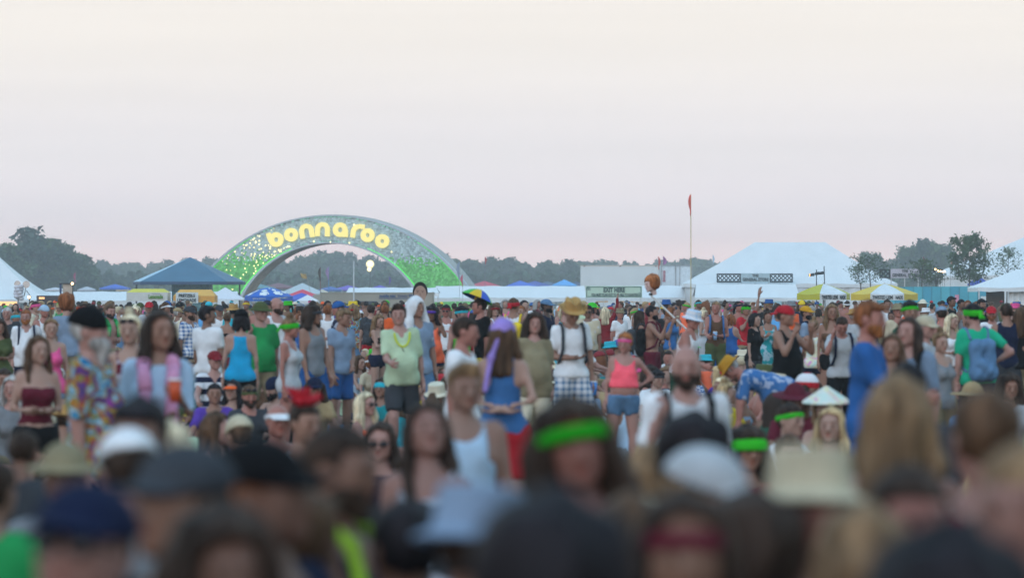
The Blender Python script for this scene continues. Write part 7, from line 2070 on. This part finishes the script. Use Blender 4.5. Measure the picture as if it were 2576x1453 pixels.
cup(CUPM, 1, '#8fb4d8', 'pale blue plastic cup held by the man with blue straps')
cup(find('holding a white cup'), 1, '#dfe3e8', 'white cup held near the right picture edge')
cup(find('straw cowboy hat'), 1, '#3f8fe0', 'bright blue and white cup beside the straw cowboy hat man')
cup(find('pale blue top eating'), 0, '#d8d8d0', 'small white snack held by the eating woman', r=.03, h=.06)
p = hand_pt(PHONE, 1); b = MB(); b.box(-.04, .04, -.006, .006, -.075, .075); b2 = MB(); b2.box(-.035, .035, -.009, -.0062, -.068, .068)
held('phone', [('case', b, mat('phone_blue', lin('#2a7fe8'), rough=.3)), ('screen', b2, mat('phone_screen', lin('#58a8ff'), emit=.25, emit_col=(.25, .5, 1)))], p, 'bright blue phone in the hand of the small girl', 'phone')

# head cutout on a stick: flat printed board with a plain face
s = 112.0; c = W(1057, 737, s)
root = empty('head_cutout', (c.x, c.y, 0), 'big flat cutout of a dark haired head raised over the towel man', 'cutout')
def face_shape(rx_, rz_, k=26, chin=.12, cx=0, cz=0):
    return [(cx + rx_ * math.cos(2 * math.pi * i / k) * (1 - chin * max(0, -math.sin(2 * math.pi * i / k))), cz + rz_ * math.sin(2 * math.pi * i / k)) for i in range(k)]
def plate(nm, poly, y0, y1, m):
    b = MB(); b.prism([(x + c.x, z + c.z) for x, z in poly][::-1], c.y + y0, c.y + y1); return b.build(nm, m, root)
plate('hair', face_shape(.170, .235, chin=.35, cz=.02), 0, .012, mat('print_black', (.015, .013, .015)))
plate('face', face_shape(.142, .205, chin=.28, cz=-.035), -.004, 0, mat('print_skin', (.40, .26, .20), noise=.12, nscale=6))
pd = mat('print_dark_brown', (.10, .055, .04)); pl = mat('print_lip', (.33, .13, .11)); 
for sx in (-1, 1):
    plate('eyebrow', [(sx * .055 - .032, .048), (sx * .055 + .032, .048), (sx * .055 + .030, .060), (sx * .055 - .030, .060)], -.007, -.004, pd)
    plate('eye', face_shape(.022, .009, 12, 0, sx * .055, .020), -.007, -.004, pd)
plate('nose', [(-.022, -.062), (.022, -.062), (.010, .01), (-.010, .01)], -.007, -.004, mat('print_skin_shade', (.31, .19, .145)))
plate('mouth', face_shape(.045, .014, 14, 0, 0, -.115), -.007, -.004, pl)
b = MB(); b.tube((c.x, c.y + .02, 1.35), (c.x, c.y + .02, c.z - .1), .012, .012, 8); b.build('stick', pole_mat, root)
# mannequin head with orange brown wig on a long pole
pa = hand_pt(POLE, 1); s = POLE['s'] * 1.0; c = W(1638, 722, s)
tip = Vector((c.x - .0, pa.y, c.z - .13)); hp = Vector((pa.x, pa.y, pa.z)); base_ = hp + (hp - tip).normalized() * .35
root = empty('head_on_pole', (hp.x, hp.y, 0), 'mannequin head with shaggy orange brown wig on a white pole', 'mannequin head')
b = MB(); b.tube(base_, tip, .017, .015, 8); b.build('pole', pole_mat, root)
b = MB(); b.tube(tip, tip + Vector((0, 0, .035)), .03, .03, 10); b.build('clamp', dark_metal, root)
HV, HQ, HCc = head_mesh('f', .0095)
me = np_mesh('head', HV, HQ, MATS['skin'], True, HCc)
Mh = Matrix.Translation(Vector((tip.x, tip.y, tip.z + .17)) - Vector(root.location)) @ Matrix.Rotation(R(-62), 4, 'Z') @ Matrix.Rotation(R(12), 4, 'X')
link_obj('head', me, root, (.62, .46, .42), Mh)
link_obj('wig', hair_mesh('bushy'), root, (.28, .10, .035), Mh @ Matrix.Translation((0, .02, -.01)) @ Matrix.Scale(.95, 4))
# umbrella hat
rec = UMB; hc = rec['info']['hc']; tp_ = wpt(rec, hc + rec['info']['HR'][:, 2] * .15)
root = empty('umbrella_hat', tp_, 'small umbrella hat with green, yellow and blue panels', 'hat')
root.rotation_euler = (R(-8), R(22), 0)
for k in range(8):
    b = MB(); a0, a1 = 2 * math.pi * k / 8 + .2, 2 * math.pi * (k + 1) / 8 + .2; vs = []; nv = 5
    for j in range(nv + 1):
        t = max(j / nv, .02); r_ = .25 * t; z = .10 - .14 * t ** 2
        for i in range(4):
            a = a0 + (a1 - a0) * i / 3; rr = r_ * (1 - .05 * math.sin(math.pi * i / 3) * t); vs.append((rr * math.cos(a), rr * math.sin(a), z))
    b.add(vs, [(j * 4 + i, j * 4 + i + 1, (j + 1) * 4 + i + 1, (j + 1) * 4 + i) for j in range(nv) for i in range(3)])
    me = bpy.data.meshes.new('panel'); me.from_pydata(b.v, [], b.f); hx = ['#3fae3f', '#d8b428', '#2f55b8', '#3fae3f'][k % 4]
    me.materials.append(mat('umbrella_hat_' + hx[1:], lin(hx), rough=.6)); o = bpy.data.objects.new('panel', me); COL.objects.link(o); o.parent = root
    o.modifiers.new('t', 'SOLIDIFY').thickness = .004
b = MB(); b.tube((0, 0, -.06), (0, 0, .11), .008, .008, 6); me = bpy.data.meshes.new('post'); me.from_pydata([tuple(v) for v in b.v], [], b.f); me.materials.append(dark_metal)
o = bpy.data.objects.new('post', me); COL.objects.link(o); o.parent = root
# green towel, yellow necklace and printed marks
def torso_part(rec, name, mb, m, parent=True):
    info = rec['info']; TM = Matrix(info['T'].tolist()).to_4x4(); TM.translation = Vector([float(v) for v in info['pel']])
    me = bpy.data.meshes.new(name); me.from_pydata([tuple(v) for v in mb.v], [], mb.f); me.materials.append(m); me.polygons.foreach_set('use_smooth', np.ones(len(me.polygons), dtype=bool))
    o = bpy.data.objects.new(name, me); COL.objects.link(o); o.parent = rec['o']; o.matrix_local = TM; return o
rec = find('green towel'); b = MB()
for sx in (-1, 1):
    pts = [(0, .09, .55), (sx * .075, .06, .555), (sx * .10, -.04, .53), (sx * .10, -.13, .42), (sx * .11, -.135, .26)]
    for a, q in zip(pts[:-1], pts[1:]): b.tube(a, q, .034, .036, 10)
torso_part(rec, 'towel', b, mat('towel_green', lin('#2fa85c'), rough=.9))
rec = find('yellow necklace'); b = MB(); pts = []
for i in range(19):
    t = math.pi * i / 18; pts.append((.085 * math.cos(t), -.105 - .035 * math.sin(t), .50 - .15 * math.sin(t)))
for a, q in zip(pts[:-1], pts[1:]): b.tube(a, q, .011, .011, 7)
torso_part(rec, 'necklace', b, mat('necklace_yellow', lin('#d4e02c'), rough=.5))
b = MB(); b.tube((-.11, -.03, .53), (.0, -.15, .30), .006, .006, 5); b.tube((0, -.15, .30), (.17, -.06, .02), .006, .006, 5); torso_part(rec, 'camera_strap', b, dark_metal)
rec = find('dark haired woman in pale tee') if [1 for p in PEOPLE if 'dark haired woman in pale tee' in p['label']] else find('holding a drink cup')
b = MB()
for sx in (-1, 1):
    pts = [(sx * .03, .08, .55), (sx * .075, .03, .545), (sx * .085, -.08, .50), (sx * .075, -.15, .36), (sx * .08, -.15, .05)]
    for a, q in zip(pts[:-1], pts[1:]): b.tube(a, q, .035, .045, 10)
torso_part(rec, 'scarf', b, mat('scarf_pink', lin('#c98fb0'), rough=.9, noise=.5, nscale=5))
def chest_print(rec, body, w, h, z, hexc, back=False):
    info = rec['info']; TM = Matrix(info['T'].tolist()).to_4x4(); TM.translation = Vector([float(v) for v in info['pel']])
    m = mat('print_' + hexc.strip('#'), lin(hexc), rough=.8)
    t_ = txt(body, -w / 2, w / 2, z - h / 2, z + h / 2, 0, m, rec['o'], name='shirt_print', local=True, bold=.02)
    n = len(t_.data.vertices); co = np.zeros(n * 3, np.float32); t_.data.vertices.foreach_get('co', co); co = co.reshape(-1, 3)
    co[:, 1] = co[:, 1] * .1 - (.132 + .03 * (z < .3)) + .5 * co[:, 0] ** 2 / .2
    t_.data.vertices.foreach_set('co', co.ravel()); t_.matrix_local = TM
chest_print(find('white tank top right of the coral'), 'GET FREE', .20, .035, .30, '#c84a2c')
chest_print(find('black sleeveless shirt, red'), 'CAT', .14, .06, .10, '#c8ccd0')
chest_print(find('umbrella hat'), 'FREE', .20, .10, .30, '#d8c22c')

# ------------------------------------------------------------------ the distant crowd, read as one mass (beyond the 300 people built singly)
def baked(kw):
    out, info = figure(**kw); return out, info
def sources(vox, hvox):
    out = []
    for i, (sx, ar, tp, lg, bl) in enumerate([('m', ('down', 'down'), 'tee', 'stand', 0), ('f', ('fold', 'fold'), 'tank', 'stand', 0), ('m', ('fold', 'down'), 'tee', 'relax', .5), ('m', ('mouth', 'down'), 'vest', 'stand', 0),
                                              ('f', ('down', 'hip'), 'tee', 'relax', .2), ('m', ('down', 'strap'), 'tee', 'stand', 0), ('f', ('phone', 'down'), 'bikini', 'relax', 0), ('m', ('cross', 'cross'), 'none', 'stand', .3)]):
        out.append(figure(sex=sx, arms=ar, top=tp, bottom='shorts', legs=lg, belly=bl, vox=vox, hvox=hvox, hands=False, hyaw=(i * 31 % 60 - 30) / 57., seed=i))
    return out
crowd_far = sources(.092, .044); crowd_mid = sources(.060, .026)
def vq(me):
    n = len(me.vertices); co = np.zeros(n * 3, np.float32); me.vertices.foreach_get('co', co)
    m_ = len(me.polygons); q = np.zeros(m_ * 4, np.int32); me.loops.foreach_get('vertex_index', q); return co.reshape(-1, 3), q.reshape(-1, 4)
MIDHAIR = {k: vq(hair_mesh(k, False, 3.3)) for k in ('short', 'crop', 'long', 'longwavy', 'curly', 'bun', 'bob', 'pony')}
MIDHAT = {k: vq(hat_mesh(k)) for k in ('cap', 'backcap', 'boonie', 'headband', 'fedora')}
def lowhair(style, under=False, vox=.026):
    me = hair_mesh(style, under); n = len(me.vertices); co = np.zeros(n * 3, np.float32); me.vertices.foreach_get('co', co); return co.reshape(-1, 3)
def simple_cap(r0, kind):
    """coarse hair cap, cap or brimmed hat for distant heads"""
    vs = []; fs = []; nu, nv = 10, 4
    for j in range(nv + 1):
        ph = (math.pi / 2) * (1 - j / nv) if kind != 'hair' else (math.pi * .62) * (1 - j / nv)
        for i in range(nu):
            th = 2 * math.pi * i / nu; back = .0 if kind != 'hair' else (.35 if math.sin(th) > -.2 else 0)
            rr = math.sin(ph); vs.append((r0 * .86 * rr * math.cos(th), .016 + r0 * 1.06 * rr * math.sin(th), .035 + r0 * math.cos(ph) + (0 if kind != 'hair' or math.sin(th) > -.2 else max(0, .05 * (1 - j / nv)))))
    fs = [(j * nu + i, j * nu + (i + 1) % nu, (j + 1) * nu + (i + 1) % nu, (j + 1) * nu + i) for j in range(nv) for i in range(nu)]
    if kind == 'brim':
        n0 = len(vs)
        for r in (.085, .17):
            for i in range(nu):
                th = 2 * math.pi * i / nu; vs.append((r * math.cos(th), .016 + r * math.sin(th), .05 if r < .1 else .035))
        fs += [(n0 + i, n0 + (i + 1) % nu, n0 + nu + (i + 1) % nu, n0 + nu + i) for i in range(nu)]
    if kind == 'cap':
        n0 = len(vs); vs += [(-.07, -.08, .05), (.07, -.08, .05), (.055, -.17, .035), (-.055, -.17, .035)]; fs.append((n0, n0 + 1, n0 + 2, n0 + 3))
    return np.array(vs, np.float32), np.array(fs)
caps = {k: simple_cap(.105 if k == 'hair' else .112, k) for k in ('hair', 'cap', 'brim')}
Vs, Fs, Cs = [], [], []; nv_ = 0
def put(V, F, col, scl, M, T_):
    global nv_
    W_ = (V * scl) @ M.T + T_
    Vs.append(W_.astype(np.float32)); Fs.append(F + nv_); Cs.append(np.broadcast_to(np.array(col, np.float32), V.shape) if np.ndim(col) == 1 else col.astype(np.float32)); nv_ += len(V)
n_far = 0
rr_ = random.Random(77)
rows = [(51, 5.4), (55, 5.2), (59, 5.2), (63, 5.2), (67, 5.2), (71, 5.8), (76, 5.8), (82, 0), (88, 0), (95, 0), (103, 0), (112, 0)]
for s, k in rows:
    D0 = FPX / s; x = -25
    while x < 2600:
        x += s * (.45 + .75 * rr_.random()) * (1.0 if s < 80 else 1.25)
        mid = s > 78; src = crowd_mid if mid else crowd_far
        if mid and not free((x - 1288) / s, D0, .5): continue
        qi = rr_.randrange(len(src)); out, info = src[qi]
        H = (1.50 + .26 * rr_.random()) if s < 80 else (1.56 + .25 * rr_.random()); sc = H / (info['top'] + .01); sc = min(1.1, max(.85, sc))
        a = rr_.choice([rr_.uniform(-.8, .8), rr_.uniform(2.3, 4.0), rr_.uniform(.8, 2.3)]); M = rz(a).astype(np.float32)
        T_ = np.array([(x - 1288) / s, D0 + rr_.uniform(-2.2, 2.2), 0], np.float32)
        sk = np.array(SKIN[rr_.choice(skins)]); sc_ = CC[rr_.choice(shirt_cols)]; bc = CC[rr_.choice(bot_cols)]
        for n, v in out.items():
            if n == 'shoes' or len(v[0]) == 0: continue
            put(v[0], v[1], (v[2] * sk) if n == 'body' else np.array(sc_ if n == 'shirt' else bc), sc, M, T_)
        kd = rr_.choice(['hair', 'hair', 'hair', 'hair', 'cap', 'brim']) ; hc_ = HC[rr_.choice(hair_c)] if kd == 'hair' else CC[rr_.choice(hat_cols)]
        if mid:
            V, F = MIDHAIR[rr_.choice(('short', 'crop', 'short', 'curly') if qi in (0, 2, 3, 5, 7) else ('long', 'longwavy', 'bun', 'bob', 'pony'))]
            put((V @ info['HR'].T + info['hc']).astype(np.float32), F, np.array(HC[rr_.choice(hair_c)]), sc, M, T_)
            if kd != 'hair':
                V, F = MIDHAT[rr_.choice(list(MIDHAT))]; put(((V * 1.04) @ info['HR'].T + info['hc']).astype(np.float32), F, np.array(hc_), sc, M, T_)
            n_far += 1; continue
        V, F = caps[kd]; V2 = V @ info['HR'].T + info['hc']
        put(V2.astype(np.float32), F, np.array(hc_), sc, M, T_)
        if kd != 'hair':
            V, F = caps['hair']; V2 = (V * .96) @ info['HR'].T + info['hc']; put(V2.astype(np.float32), F, np.array(HC['dark']), sc, M, T_)
        n_far += 1
crowd_seat = [figure(sex=q['sex'], arms=q['arms'], top=q['top'], bottom='shorts', legs=q['legs'], lean=q['lean'], vox=.060, hvox=.023, hands=False, hyaw=.3 * ((i % 3) - 1), seed=i) for i, q in enumerate(SEAT) if q['legs'] in ('sit', 'knees')]
for s in (112, 117, 122, 127, 132, 137, 142, 148, 154, 161, 168, 176, 185, 195, 206, 218, 232, 248):
    D0 = FPX / s; x = -140
    while x < 2720:
        x += s * (.42 + .80 * rr_.random()); yy_ = D0 + rr_.uniform(-1.1, 1.1)
        if not free((x - 1288) / s, yy_, .30): continue
        yh = HORIZON + s * .92
        if s > 150 and any(p['hero'] and p['s'] < s and abs(p['x'] - x) < .28 * s and yh < p['y'] + (.50 if p['info']['pel'][2] < .6 else .84) * p['s'] for p in PEOPLE): continue
        qi = rr_.randrange(len(crowd_seat)); out, info = crowd_seat[qi]; sc = rr_.uniform(.9, 1.06)
        a = rr_.choice([rr_.uniform(-1.2, 1.2), rr_.uniform(1.8, 4.4)]); M = rz(a).astype(np.float32); T_ = np.array([(x - 1288) / s, yy_, 0], np.float32)
        sk = np.array(SKIN[rr_.choice(skins)]); sc_ = CC[rr_.choice(shirt_cols)]; bc = CC[rr_.choice(bot_cols)]
        for n, v in out.items():
            if n == 'shoes' or len(v[0]) == 0: continue
            put(v[0], v[1], (v[2] * sk) if n == 'body' else np.array(sc_ if n == 'shirt' else bc), sc, M, T_)
        V, F = MIDHAIR[rr_.choice(list(MIDHAIR))]; put((V @ info['HR'].T + info['hc']).astype(np.float32), F, np.array(HC[rr_.choice(hair_c)]), sc, M, T_)
        if rr_.random() < .25:
            V, F = MIDHAT[rr_.choice(list(MIDHAT))]; put(((V * 1.04) @ info['HR'].T + info['hc']).astype(np.float32), F, np.array(CC[rr_.choice(hat_cols)]), sc, M, T_)
        n_far += 1
m, nt, b_ = nodes_of('crowd_colours')
at = nt.nodes.new('ShaderNodeAttribute'); at.attribute_name = 'tint'; nt.links.new(at.outputs['Color'], b_.inputs['Base Color']); b_.inputs['Roughness'].default_value = .8
Vall = np.concatenate(Vs); Fall = np.concatenate(Fs); Call = np.concatenate(Cs)
o = link_obj('crowd', np_mesh('crowd', Vall, Fall, m, True, Call)); o['kind'] = 'stuff'
tag(o, 'dense far crowd packed in front of the tents and stalls', 'crowd')
print('FAR', n_far, 'quads', len(Fall))
tot = 0
for me in bpy.data.meshes: tot += len(me.polygons)
print('unique polygons', tot)
